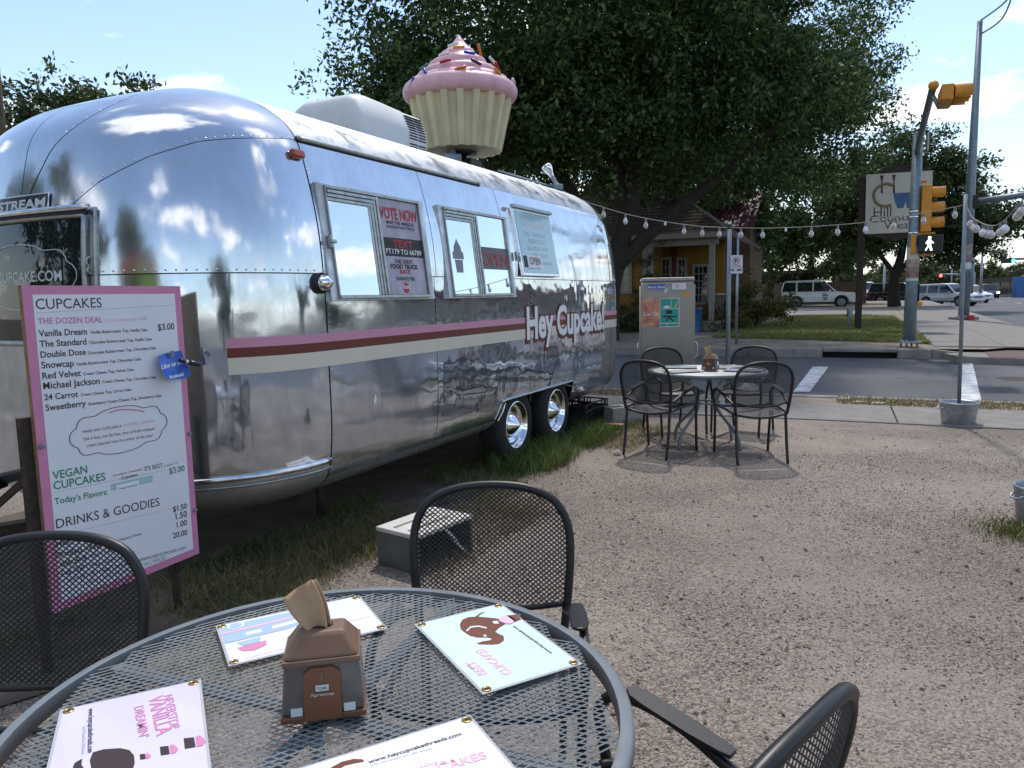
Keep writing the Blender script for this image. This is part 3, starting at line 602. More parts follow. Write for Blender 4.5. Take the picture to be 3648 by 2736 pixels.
# dark inner skin so that the panel joints read as dark lines
wheel_open = lambda l, z: not (-.27 < l < 1.29 and z < .585)
def inner(l0, l1, side):
    l = np.concatenate([np.linspace(l0, TF, 26)[:-1], np.linspace(TF, TR, 73)[:-1], np.linspace(TR, l1, 26)]); q = np.linspace(1, 22, 64); Gp = Bs(l[:, None], q[None, :], .007, side)
    lc = (l[:-1] + l[1:]) / 2; zc_ = prof((q[:-1] + q[1:]) / 2)[:, 1]; mk_ = np.array([[wheel_open(a_, z_ - .03) for z_ in zc_] for a_ in lc])
    MB().grid(Gp, True, mk_).build('inner_skin', 'seam', trailer)
inner(NOSE, TAIL, 1)
patch('corner_panel', NOSE, TF, QT, QB, 'alu_low', 40, 24)
patch('belly_panel', NOSE, TF, .6, QT, 'alu_belly', 40, 14)
# upper corner panel below the curved seam
w_ = np.linspace(0, 1, 44); l_ = NOSE + gap + (TF - gap - NOSE - gap) * w_; v_ = np.linspace(0, 1, 18)
qq = QB + .012 + (np.maximum(qA(l_)[:, None], QB + .3) - .03 - QB) * v_[None, :]
MB().grid(Bs(l_[:, None] + 0 * qq, qq)).build('corner_panel', 'alu', trailer)
def dome(w0, w1, name):
    Lg, Qg = np.zeros((30, 30)), np.zeros((30, 30))
    for i, wv in enumerate(np.linspace(0, 1, 30)):
        for j, vv in enumerate(np.linspace(0, 1, 30)):
            q = 14.
            for _ in range(8): l = w0(q) + (w1(q) - w0(q)) * wv; q = qA(l) + .02 + (22 - qA(l) - .02) * vv
            Lg[i, j], Qg[i, j] = l, q
    return Lg, Qg
Lg, Qg = dome(lambda q: lB(q) + gap, lambda q: TF - gap, 'x'); MB().grid(Bs(Lg, Qg)).build('dome_panel', 'alu', trailer)
Lg, Qg = dome(lambda q: NOSE, lambda q: lB(q) - gap, 'x'); MB().grid(Bs(Lg, Qg)).build('dome_panel', 'alu', trailer)
for (l0, l1) in ((TF, -1.285), (-1.285, .25), (.25, TR)):
    nl_ = int((l1 - l0) / .04) + 2
    patch('side_panel', l0, l1, QT - .9, QB, 'alu_low' if l0 < -2 else 'alu_wavy', nl_, 40, wheel_open)
for (l0, l1) in ((TF, -.27), (1.29, TR)): patch('belly_panel', l0, l1, .6, QT - .9, 'alu_belly', 30, 12)
for (l0, l1) in ((TF, -1.25), (-1.25, -.12), (-.12, TR)): patch('window_panel', l0, l1, QB, QR, 'alu', 20, 26)
for (l0, l1) in ((TF, -.78), (-.78, .9), (.9, TR)):
    patch('roof_panel', l0, l1, QR, 22, 'alu_roof', 16, 26); patch('roof_panel', l0, l1, QR, 22, 'alu_roof', 16, 26, side=-1)
patch('tail_panel', TR, TAIL, 1, QB, 'alu_wavy', 36, 30); patch('tail_panel', TR, TAIL, QB, 22, 'alu', 36, 30); patch('tail_panel', TR, TAIL, 1, 22, 'alu', 30, 40, side=-1)
patch('far_side_panel', TF, TR, 1, QR, 'alu_low', 12, 30, side=-1); patch('nose_panel', NOSE, TF, 1, QB, 'alu_low', 30, 22, side=-1); patch('nose_panel', NOSE, TF, QB, 11.05, 'alu', 30, 12, side=-1)
Lg, Qg = dome(lambda q: NOSE, lambda q: TF - gap, 'x'); MB().grid(Bs(Lg, Qg, 0, -1)).build('dome_panel', 'alu', trailer)
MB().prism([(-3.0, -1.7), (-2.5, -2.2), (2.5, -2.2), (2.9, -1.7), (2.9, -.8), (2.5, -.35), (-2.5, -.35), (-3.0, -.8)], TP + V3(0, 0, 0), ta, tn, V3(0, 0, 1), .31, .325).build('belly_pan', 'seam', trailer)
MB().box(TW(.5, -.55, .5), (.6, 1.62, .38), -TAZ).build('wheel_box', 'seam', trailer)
# trims
ls = np.linspace(NOSE, TF - .003, 40)
for z_, r_, m_ in ((.535, .016, 'trim'), (.49, .009, 'oldtrim')): MB().tube([Bs(l, qz(z_), -.006) for l in ls], r_, 8).build('lower_trim', m_, trailer)
MB().tube([Bs(l, QR + .08, -.010) for l in np.linspace(TF, -.34, 30)], .013, 8).build('awning_rail', 'oldtrim', trailer)
MB().tube([Bs(l, QR - .08, -.004) for l in np.linspace(TF, -.34, 30)], .004, 6).build('rail_gasket', 'seam', trailer)
lip = [TW(-.33, -.045, .415), TW(-.285, -.012, .5), TW(-.25, -.002, .575), TW(-.2, 0, .592), TW(1.24, 0, .592), TW(1.285, -.002, .575), TW(1.31, -.01, .5)]
MB().tube(catmull(lip, 4), .006, 6).build('wheel_arch_lip', 'trim', trailer)
# rivets
bR = MB()
def rivet(P, nrm, r=.0055):
    nrm = unit(nrm); x = unit(np.cross(nrm, V3(.3, .2, 1))); y = np.cross(nrm, x)
    bR.lathe([(r, -.001), (r * .8, r * .45), (r * .1, r * .7)], 7, np.array([x, y, nrm]), P)
def snorm(l, q): e = .01; A_ = Bs(l + e, q) - Bs(l - e, q); B_ = Bs(l, min(q + .05, 22)) - Bs(l, q - .05); n_ = np.cross(B_, A_); c_ = Bs(l, q) - TW(0, -WH, 1.3); return n_ if np.dot(n_, c_) > 0 else -n_
def rivrow(ls_, qs_, r=.0055):
    for l, q in zip(ls_, qs_): rivet(Bs(l, q), snorm(l, q), r)
ll = np.arange(-3.62, TF, .05); rivrow(ll, [QB + .07] * len(ll), .0068)
ll = np.arange(TF + .05, TR + .9, .05); rivrow(ll, [QB + .06] * len(ll), .0045)
ll = np.arange(-3.72, TF, .055); rivrow(ll, qA(ll) + .13, .0058)
for l in (TF + .02, -1.27, .27): 
    q_ = np.arange(4.2, QB, .22); rivrow([l] * len(q_), q_, .0042)
q_ = np.arange(QB, QR, .2); rivrow([TF + .018] * len(q_), q_, .0042)
ll = np.arange(TF + .1, -.4, .11); rivrow(ll, [QR - .35] * len(ll), .0045)
ll = np.arange(TF + .1, .1, .09); rivrow(ll, [qz(1.315)] * len(ll), .004)
ll = np.arange(TF + .1, -.4, .16); rivrow(ll, [qz(1.03)] * len(ll), .004)
q_ = np.arange(12, 21, .35); rivrow([lB(q) - .02 for q in q_], q_, .0045)
tag(bR.build('rivet_rows', 'trim', trailer), kind='stuff')
# stripes
for z0, z1, m_ in ((1.2225, 1.273, 'pink'), (1.1715, 1.2225, 'brown'), (1.084, 1.1715, 'cream')):
    l = np.concatenate([np.linspace(-3.0, TF, 24)[:-1], np.linspace(TF, TR, 40)[:-1], np.linspace(TR, TR + 1.2, 24)]); q = np.array([qz(z0), qz((z0 + z1) / 2), qz(z1)])
    MB().grid(Bs(l[:, None], q[None, :], -.002)).build('stripe', m_, trailer)
# lettering on the side
text('Hey Cupcake!', TW(.165, .004, 1.066), TW(2.115, .004, 1.066), V3(0, 0, 1), 'brown', trailer, 'lettering_shadow', .285, .075, .0, nrm=tn, fit=0.)
text('Hey Cupcake!', TW(.175, .0055, 1.085), TW(2.125, .0055, 1.085), V3(0, 0, 1), 'brown', trailer, 'lettering_outline', .285, .075, .0, nrm=tn, fit=0.)
text('Hey Cupcake!', TW(.175, .008, 1.085), TW(2.125, .008, 1.085), V3(0, 0, 1), 'white_vinyl', trailer, 'lettering', .285, .034, .0, nrm=tn, fit=0.)
# white paint drips
drip = [(0, 0), (.02, .01), (.03, .03), (.026, .06), (.018, .075), (.012, .06), (.004, .055), (-.004, .03)]
polyshape(drip, TW(-2.03, .003, .80), ta, V3(0, 0, 1), 'whitesp', trailer, 'paint_splash', 0)
# ---- windows
uw = unit(tn * -.08 + V3(0, 0, .655)); nw = unit(tn * .655 + V3(0, 0, .08)); WP = TW(0, .020, 1.46)
c2 = lambda x, y: (1000 + x * 1216 / 2212, 500 + y * 1216 / 2212)
def wxy(px): P = onplane(*px, WP, nw) - WP; return np.array([np.dot(P, ta), np.dot(P, uw)])
WQ = lambda x, y, d=0.: WP + ta * x + uw * y + nw * d
AW = np.array([ta, uw, nw])
def wbar(b, x0, x1, y0, y1, d0, d1): b.box(WQ((x0 + x1) / 2, (y0 + y1) / 2, (d0 + d1) / 2), (abs(x1 - x0), abs(y1 - y0), abs(d1 - d0)), A=AW)
def slider(tl, tr, bl, br, mull_px, label):
    c = [wxy(c2(*p)) for p in (tl, tr, bl, br)]; x0, x1 = (c[0][0] + c[2][0]) / 2, (c[1][0] + c[3][0]) / 2; y0, y1 = (c[2][1] + c[3][1]) / 2, (c[0][1] + c[1][1]) / 2; xm = np.mean([wxy(c2(*p))[0] for p in mull_px])
    b = MB(); wbar(b, x0 - .06, x1 + .07, y0 - .01, y1 + .012, -.03, .003); wn = b.build('window', 'alu_roof', trailer, .002); wn['label'] = label
    b = MB(); wbar(b, x0, x1, y1 - .018, y1, .003, .022); wbar(b, x0, x1, y0, y0 + .018, .003, .028); wbar(b, x0, x0 + .010, y0 + .018, y1 - .018, .003, .016); wbar(b, x1 - .018, x1, y0 + .018, y1 - .018, .003, .024)
    b.build('frame', 'oldtrim', wn, .002)
    b = MB()
    for k_, d_ in ((0, .022), (.022, .017), (.044, .013)): wbar(b, x0 + .012, xm, y1 - .043 - k_, y1 - .024 - k_, .003, d_)
    b.build('head_track', 'oldtrim', wn, .002)
    b = MB()
    for k_, d_ in ((-.075, .011), (-.05, .014), (-.025, .018), (0, .024)): wbar(b, xm + k_, xm + k_ + .022, y0 + .022, y1 - .022, .003, d_)
    b.build('mullion', 'oldtrim', wn, .002)
    b = MB(); wbar(b, x0 + .012, xm - .075, y0 + .022, y1 - .09, .002, .008); b.build('pane', 'mirror_pane', wn)
    return wn, x0, x1, y0, y1, xm
wn1, x0, x1, y0, y1, xm = slider((272, 290), (880, 400), (372, 1030), (960, 1018), [(595, 375), (685, 1015)], 'sliding window with a poster in its right half')
b = MB(); wbar(b, xm + .024, x1 - .022, y0 + .022, y1 - .022, .003, .009); po = b.build('poster', 'posterdk', wn1); pw_ = x1 - .022 - xm - .024; ph_ = y1 - y0 - .044
PQ = lambda u, v, d=.0105: WQ(xm + .024 + pw_ * u, y0 + .022 + ph_ * v, d)
b = MB(); wbar(b, xm + .024, x1 - .022, y0 + .022 + ph_ * .405, y0 + .022 + ph_ * .60, .009, .010); b.build('poster_band', 'print_black', po)
for s_, u0_, u1_, v_, m_, h_, bo in (('VOTE NOW', .02, .98, .80, 'print_red', .075, .03), ('MAKE THIS AMERICA\'S', .16, .86, .745, 'print_black', None, .01), ('FAVORITE FOOD TRUCK', .16, .86, .70, 'print_black', None, .01),
        ('TEXT', .25, .75, .50, 'print_red', .05, .03), ('FT179 TO 66789', .06, .96, .43, 'print_white', .034, .01), ('THE GREAT', .24, .70, .33, 'print_black', None, .01), ('FOOD TRUCK', .12, .82, .275, 'print_black', .03, .03),
        ('RACE', .34, .60, .225, 'print_red', .026, .03), ('SUNDAYS 9|8c', .22, .70, .15, 'print_black', None, .01)):
    text(s_, PQ(u0_, v_), PQ(u1_, v_), uw, m_, po, 'print', h_, bo, .0006, nrm=nw)
b = MB(); b.lathe([(0, 0), (.034, 0)], 20, np.array([ta, uw, nw]), PQ(.44, .07, .0112)); b.build('round_mark', 'print_red', po); text('food', PQ(.36, .06, .0116), PQ(.53, .06, .0116), uw, 'print_white', po, 'print', None, .02, .0006, nrm=nw)
wn2, x0, x1, y0, y1, xm = slider((1045, 435), (1440, 500), (1120, 1020), (1500, 1003), [(1240, 485), (1315, 1003)], 'sliding window with a grey cupcake decal and a dark panel')
b = MB(); wbar(b, xm + .024, x1 - .022, y0 + .022, y1 - .022, .002, .008); b.build('pane', 'mirror_pane', wn2)
a_ = wxy(c2(1295, 690)); d_ = wxy(c2(1425, 840)); bx0, bx1 = xm + .03, x1 - .03; b = MB(); by0, by1 = min(a_[1], d_[1]), max(a_[1], d_[1]); wbar(b, bx0, bx1, by0, by1, .008, .010); opn = b.build('led_panel', 'lens_dark', wn2)
text('OPEN', WQ(bx0 + .01, by0 + .03, .0112), WQ(bx1 - .01, by0 + .03, .0112), uw, 'print_red', opn, 'print', .10, .005, .0006, nrm=nw)
cc = wxy(c2(1148, 775)); cup = [(-.055, 0), (-.045, -.095), (.045, -.095), (.055, 0)]; top_ = [(-.075, .005), (-.075, .05), (-.05, .07), (-.045, .10), (-.02, .125), (0, .155), (.02, .125), (.045, .10), (.05, .07), (.075, .05), (.075, .005)]
polyshape(cup, WQ(cc[0], cc[1], .0095), ta, uw, 'print_grey', wn2, 'cupcake_decal', 0); polyshape(top_, WQ(cc[0], cc[1], .0095), ta, uw, 'print_grey', wn2, 'cupcake_decal', 0)
# third window: opening hours
uw3 = unit(tn * -.10 + V3(0, 0, .55)); nw3 = unit(tn * .55 + V3(0, 0, .10)); W3 = TW(0, .022, 1.64)
def w3(px): P = onplane(*px, W3, nw3) - W3; return np.array([np.dot(P, ta), np.dot(P, uw3)])
c = [w3(c2(*p)) for p in ((1490, 440), (1735, 490), (1575, 870), (1795, 880))]; x0, x1 = (c[0][0] + c[2][0]) / 2, (c[1][0] + c[3][0]) / 2; y0, y1 = (c[2][1] + c[3][1]) / 2, (c[0][1] + c[1][1]) / 2
Q3 = lambda u, v, d=.012: W3 + ta * (x0 + (x1 - x0) * u) + uw3 * (y0 + (y1 - y0) * v) + nw3 * d
A3 = np.array([ta, uw3, nw3]); b = MB(); b.box(Q3(.5, .5, -.002), (x1 - x0 + .02, y1 - y0 + .02, .03), A=A3); wn3 = b.build('window', 'trim', trailer, .003); wn3['label'] = 'pale teal pane with the opening hours'
b = MB(); b.box(Q3(.5, .5, .010), (x1 - x0 - .03, y1 - y0 - .03, .012), A=A3); b.build('pane', 'teal', wn3)
b = MB(); b.box(Q3(.5, 1.03, .02), (x1 - x0 + .06, .03, .03), A=A3); b.build('hood', 'oldtrim', wn3, .004)
for s_, u0_, u1_, v_, m_, bo in (('STAND HOURS', .16, .78, .74, 'print_white', .03), ('TUES - THURS 11-9', .16, .76, .60, 'print_silver', .0), ('FRIDAY 11-11', .26, .72, .49, 'print_silver', .0), ('SATURDAY 11-11', .20, .74, .38, 'print_silver', .0), ('SUNDAY 12-9', .28, .72, .27, 'print_silver', .0), ('MONDAY', .55, .82, .16, 'print_silver', .0)):
    text(s_, Q3(u0_, v_, .0165), Q3(u1_, v_, .0165), uw3, m_, wn3, 'print', None, bo, .0006, nrm=nw3)
nb = MB(); nb.grid(np.array([[Q3(.12 + .36 * i / 6, .10 + .2 * j / 4, .019 + .012 * math.sin(i * .9) ** 2) for j in range(5)] for i in range(7)])); note = nb.build('taped_note', 'print_white', wn3); text('OPEN', Q3(.16, .15, .033), Q3(.44, .15, .033), uw3, 'print_black', note, 'print', .07, .0, .0006, nrm=nw3)
b = MB(); b.box(Q3(.11, .2, .0185), (.10, .10, .003), A=A3); b.build('black_tape', 'print_black', wn3)
# latches, dome lamp, marker light
for px in ((1168, 863), (1832, 914)):
    q = wxy(px); b = MB(); b.box(WQ(q[0], q[1], .02), (.02, .075, .03), A=AW); b.box(WQ(q[0] + .006, q[1], .035), (.05, .022, .02), A=AW); b.build('latch', 'oldtrim', trailer, .005)
P = Bs(-2.445, qz(1.553)); nn_ = unit(snorm(-2.445, qz(1.553))); x_ = unit(np.cross(V3(0, 0, 1), nn_)); Am = np.array([x_, np.cross(nn_, x_), nn_])
lm = MB().lathe([(.0, .0), (.058, .0), (.060, .02), (.05, .03)], 24, Am, P).build('porch_lamp', 'black', trailer); MB().lathe([(.046, .028), (.044, .045), (.03, .075), (.008, .095), (0, .097)], 24, Am, P).build('dome', 'chrome', lm)
P = Bs(-2.46, qz(2.262)); nn_ = unit(snorm(-2.46, qz(2.262))); x_ = unit(np.cross(V3(0, 0, 1), nn_)); Am = np.array([x_, np.cross(nn_, x_), nn_])
b = MB(); b.box(P + nn_ * .018, (.10, .050, .04), A=Am); b.build('marker_light', 'amber', trailer, .018, seg=3)
P = Bs(TR + .5, qz(2.25)); b = MB(); b.box(P, (.05, .05, .04)); b.build('marker_light', 'rust', trailer, .015)
# ---- front window, name plate
ng, zg = np.meshgrid(np.linspace(-.02, .04, 3), np.linspace(1.0, 2.2, 3)); 
_ng, _zg = np.meshgrid(np.linspace(-2.3, -.1, 440), np.linspace(1.0, 2.3, 300)); _FG = FS(_ng, _zg, -.012); _d = _FG - C0; _w = _d @ cf; _U = CX + F * (_d @ cr) / _w; _V = CY - F * (_d @ cu) / _w
def finv(x, y): i = np.unravel_index(np.argmin((_U - x) ** 2 + (_V - y) ** 2), _U.shape); return _ng[i], _zg[i]
nR, zT = finv(306, 757); zT = 1.925; zB = 1.26; nL = -2 * WH - nR
fw = MB().grid(FS(np.linspace(nL, nR, 30)[:, None], np.linspace(zB, zT, 8)[None, :], -.006)).build('front_window', 'dark_glass', trailer)
fr = [FS(n_, zT, -.02) for n_ in np.linspace(nL, nR, 24)] + [FS(nR, z_, -.02) for z_ in np.linspace(zT, zB, 8)] + [FS(n_, zB, -.02) for n_ in np.linspace(nR, nL, 24)] + [FS(nL, z_, -.02) for z_ in np.linspace(zB, zT, 8)]
MB().tube(fr, .017, 6, True).build('frame', 'oldtrim', fw); MB().tube([p + V3(0, 0, 0) for p in [FS(nR + .05, z_, -.006) for z_ in np.linspace(zT + .02, zB, 10)]], .013, 6).build('hinge_strip', 'oldtrim', fw)
MB().tube([FS(n_, zT + .035, -.035) for n_ in np.linspace(nL - .02, nR + .03, 30)], .017, 8).build('drip_rail', 'trim', fw); MB().tube([FS(n_, zT + .008, -.03) for n_ in np.linspace(nL, nR + .02, 30)], .012, 6).build('shade_roll', 'seam', fw)
MB().tube(catmull([FS(nR + .045, z_, -.03) + ta * -dx for z_, dx in ((1.70, 0), (1.69, .02), (1.665, .022), (1.65, .008), (1.63, .02), (1.61, .0))], 4), .007, 6).build('latch', 'oldtrim', fw)
fmap = lambda W_: FS(W_[:, 0], W_[:, 1], -.0075)
def ftext(s, n0, n1, z, m, parent, height=None, bold=0., nm='print', off=-.0075):
    v, f = textverts(s, bold); sx = (n1 - n0) / (v[:, 0].max() - v[:, 0].min()); sy = sx if height is None else height / .73
    b = MB(); b.add(FS(n0 + (v[:, 0] - v[:, 0].min()) * sx, z + v[:, 1] * sy, off), f); return b.build(nm, m, parent)
n1_, z1_ = finv(219, 1003); n0_, _ = finv(0, 1008); zz = 1.585
cw = (n1_ - n0_) / 10.4 * 1.0
ftext('HEYCUPCAKE.COM', n1_ - (n1_ - n0_) * 14.2 / 10.6, n1_, zz, 'print_silver', fw, None, .008)
mid = n1_ - (n1_ - n0_) * 14.2 / 10.6 / 2; hw = abs(finv(273, 1000)[0] - mid); k_ = hw / .50
bad = [(0, .215), (.08, .212), (.16, .20), (.22, .178), (.245, .165), (.345, .168), (.39, .158), (.42, .12), (.43, .088), (.47, .065), (.495, .03), (.5, 0)]
half = bad + [(x, -y) for x, y in bad[::-1][1:]]; ring = half + [(-x, y) for x, y in half[::-1][1:-1]]
MB().tube([FS(mid + x * k_, zz + .028 + y * k_ * .92, -.008) for x, y in ring], .0028, 5, True).build('badge_outline', 'print_silver', fw)
nP, zP1 = finv(176, 680); _, zP0 = finv(172, 744); zP1, zP0 = 2.055, 1.965; nPl = nP - (nP - finv(0, 720)[0]) * 1.50
pl_ = MB().grid(FS(np.linspace(nPl, nP, 16)[:, None], np.linspace(zP0, zP1, 4)[None, :], -.012)).build('name_plate', 'carnavy', trailer)
MB().tube([FS(n_, zP1, -.014) for n_ in np.linspace(nPl, nP, 12)] + [FS(nP, zP0, -.014)] + [FS(n_, zP0, -.014) for n_ in np.linspace(nP, nPl, 12)], .004, 6, True).build('plate_rim', 'trim', pl_)
ftext('AIRSTREAM', nPl + .03, nP - .022, (zP0 + zP1) / 2 - .026, 'print_silver', pl_, .050, .035, 'print', -.0145)
# ---- wheels
def wheel(t, side=1):
    nx = tn * side; c = TW(t, -.075 if side > 0 else -2 * WH + .075, .338); A = np.array([ta, V3(0, 0, 1), nx]); T = .338
    wv = MB().lathe([(.19, -.16), (.30, -.16), (T - .012, -.14), (T, -.10), (T, .0), (T - .008, .03), (.30, .05), (.215, .052), (.205, .035)], 48, A, c).build('wheel', 'tyre', trailer)
    b = MB()
    for k in range(44):
        an = k * 2 * math.pi / 44
        for z_ in (-.13, -.02): b.box(c + ta * math.cos(an) * T + V3(0, 0, 1) * math.sin(an) * T + nx * (z_ + .0), (.010, .020, .036), A=np.array([ta * math.cos(an) + V3(0, 0, 1) * math.sin(an), -ta * math.sin(an) + V3(0, 0, 1) * math.cos(an), nx]))
    tag(b.build('tread', 'tyre', wv), kind='stuff')
    MB().lathe([(.213, .045), (.205, .055), (.198, .05), (.192, .01), (.18, -.005), (.17, .002), (.155, .0), (.14, -.02), (.118, -.03)], 40, A, c).build('rim', 'chrome', wv)
    MB().lathe([(.118, -.03), (.115, -.01), (.085, .018), (.045, .05), (.018, .072), (.004, .08), (0, .081)], 36, A, c).build('hub_cap', 'chrome', wv)
for t in (0, .862): wheel(t); wheel(t, -1)
# ---- hitch frame, jack
for sgn in (-.75, .75): MB().tube([TW(-3.1, -WH + sgn, .40), TW(-4.45, -WH + .04 * np.sign(sgn), .40)], .05, 4, smooth=False).build('hitch_rail', 'rust', trailer)
MB().box(TW(-4.5, -WH, .43), (.12, .3, .1), -TAZ).build('coupler', 'rust', trailer, .02); MB().tube([TW(-4.2, -WH, .0), TW(-4.2, -WH, .95)], .03, 8).build('jack_post', 'rust', trailer)
MB().tube([TW(-2.0, -.5, .32), TW(-2.0, -.5, 0)], .03, 6).build('stabiliser', 'rust', trailer); MB().tube([TW(2.0, -.25, .34), TW(2.0, -.25, .0)], .02, 6).build('stabiliser', 'rust', trailer)
# ---- roof air conditioner
ax0, ax1, zc0, zc1 = -.98, .0, 2.69, 3.08
sec = [(-.36, 0), (-.36, .20), (-.30, .36), (-.22, .40), (.22, .40), (.30, .36), (.36, .20), (.36, 0)]
G_ = []
for t_, k_, zk in ((-.99, .90, .0), (-.985, .95, .30), (-.97, .98, .62), (-.945, .995, .82), (-.90, 1, .92), (-.82, 1, .975), (-.70, 1, .99), (-.5, 1, .975), (-.32, 1, .955)): G_.append([TW(t_, -WH + .04 + n_ * k_, zc0 + z_ * zk) for n_, z_ in sec])
G_.insert(0, [TW(-.99, -WH + .04 + n_ * .3, zc0) for n_, z_ in sec])
b = MB(); b.grid(np.array(G_)); ac = b.build('air_conditioner', 'acwhite', trailer, .0)
b = MB(); b.prism([(n_ * .985, z_ * .93) for n_, z_ in sec], TW(-.315, -WH + .04, zc0), tn, V3(0, 0, 1), ta, 0, .30); b.build('grille_housing', 'acwhite', ac, .015)
b = MB()
for k in range(13):
    if k in (3,): continue
    z_ = zc0 + .035 + k * .0235
    for t0_, t1_ in ((-.285, -.165), (-.15, -.04)): b.box(TW((t0_ + t1_) / 2, -WH + .04 + .352 - max(0, (z_ - zc0 - .19)) * .36, z_), (.012, t1_ - t0_, .011), -TAZ)
b.build('louvre_slots', 'seam', ac)
# ---- roof flood lamps, conduit
def flood(px, Y, label, tilt, sc=1.):
    P = aty(*px, Y); b = MB(); b.box(P + V3(0, 0, .03), (.16 * sc, .14 * sc, .09 * sc), .3); fl = b.build('flood_lamp', 'galv_dark', trailer, .008); fl['label'] = label
    d = unit(tilt); x = unit(np.cross(d, V3(.2, 1, .1))); A = np.array([x, np.cross(d, x), d]); s0 = P + V3(0, 0, .07 * sc)
    MB().lathe([(.045 * sc, 0), (.03 * sc, .06 * sc), (.032 * sc, .15 * sc), (.04 * sc, .17 * sc)], 14, A, s0).build('lamp_holder', 'galv', fl)
    MB().lathe([(.036 * sc, .16 * sc), (.045 * sc, .22 * sc), (.075 * sc, .28 * sc), (.085 * sc, .33 * sc), (.075 * sc, .37 * sc), (.04 * sc, .385 * sc), (0, .39 * sc)], 20, A, s0).build('reflector_bulb', 'chrome', fl)
flood((1612, 578), 7.75, 'large chrome reflector bulb pointing up at the cupcake', (.02, .15, 1), 1.0)
flood((1985, 677), 8.6, 'small reflector bulb near the tail', (-.45, -.1, .8), .7)
MB().tube([Bs(l, 19.0, -.02) for l in np.linspace(.9, 2.3, 12)], .011, 6).build('conduit', 'galv', trailer)

# ================================================================== GIANT CUPCAKE
cc_ = TW(1.2, -WH + .03); ZB, ZW, ZT = 2.97, 3.56, 4.13
cupc = thing('giant_cupcake', 'giant pink frosted cupcake with sprinkles mounted on the trailer roof', 'cupcake sign', (cc_[0], cc_[1], 2.74))
b = MB(); b.box((cc_[0] + .02, cc_[1], 2.81), (.30, .24, .15), -TAZ); b.build('motor_box', 'blackbox', cupc, .01); b = MB(); b.lathe([(.05, 2.87), (.05, 2.93), (.16, 2.94), (.16, 2.975)], 20, None, (cc_[0], cc_[1], 0)); b.build('turntable', 'blackbox', cupc)
npl = 20; pv = []
for k in range(npl):
    for fr_, wv in ((-.5, 1.0), (-.14, 1.0), (.0, .91), (.36, .91)): pv.append((2 * math.pi * (k + fr_ + .5) / npl, wv))
ring_ = lambda R_, z: [V3(cc_[0] + R_ * wv * math.cos(an), cc_[1] + R_ * wv * math.sin(an), z) for an, wv in pv]
RB, RT = .42, .565
b = MB(); zs = [(RB, ZB), (RT - .012, ZW - .02), (RT, ZW)]; nv = len(pv); vs = sum([ring_(r_, z_) for r_, z_ in zs], []); fs = [(i * nv + k, i * nv + (k + 1) % nv, (i + 1) * nv + (k + 1) % nv, (i + 1) * nv + k) for i in range(2) for k in range(nv)] + [tuple(range(nv - 1, -1, -1))]
b.add(vs, fs); b.build('wrapper', 'wrapper', cupc)
frost = MB(); core = [(.40, ZW - .07), (.50, ZW), (.44, ZW + .1), (.36, ZW + .2), (.26, ZW + .3), (.15, ZW + .42), (.07, ZW + .5), (.0, ZT - .02)]
frost.lathe(core, 40, None, (cc_[0], cc_[1], 0)); hel = []; hr = []; turns = 4.6; nseg = 240
for i in range(nseg + 1):
    f_ = i / nseg; th_ = f_ * turns * 2 * math.pi + 2.2; rad = .500 * (1 - f_) ** .95; z_ = ZW + .005 + f_ * (ZT - ZW - .07); hel.append(V3(cc_[0] + rad * math.cos(th_), cc_[1] + rad * math.sin(th_), z_)); hr.append(.090 * (1 - f_ * .60))
frost.tube(hel, hr, 14)
frost.lathe([(.10, ZT - .14), (.075, ZT - .075), (.035, ZT - .025), (.004, ZT + .02)], 24, None, (cc_[0], cc_[1], 0))
frost.tube([V3(cc_[0] + .505 * math.cos(k / 48 * 6.2832), cc_[1] + .505 * math.sin(k / 48 * 6.2832), ZW + .0) for k in range(48)], .092, 14, True)
frost.build('frosting', 'frosting', cupc)
def frost_R(z): return np.interp(z, [ZW - .1, ZW - .03, ZW + .04, ZW + .15, ZW + .3, ZW + .42, ZW + .5, ZT], [.50, .59, .585, .515, .385, .245, .13, .01])
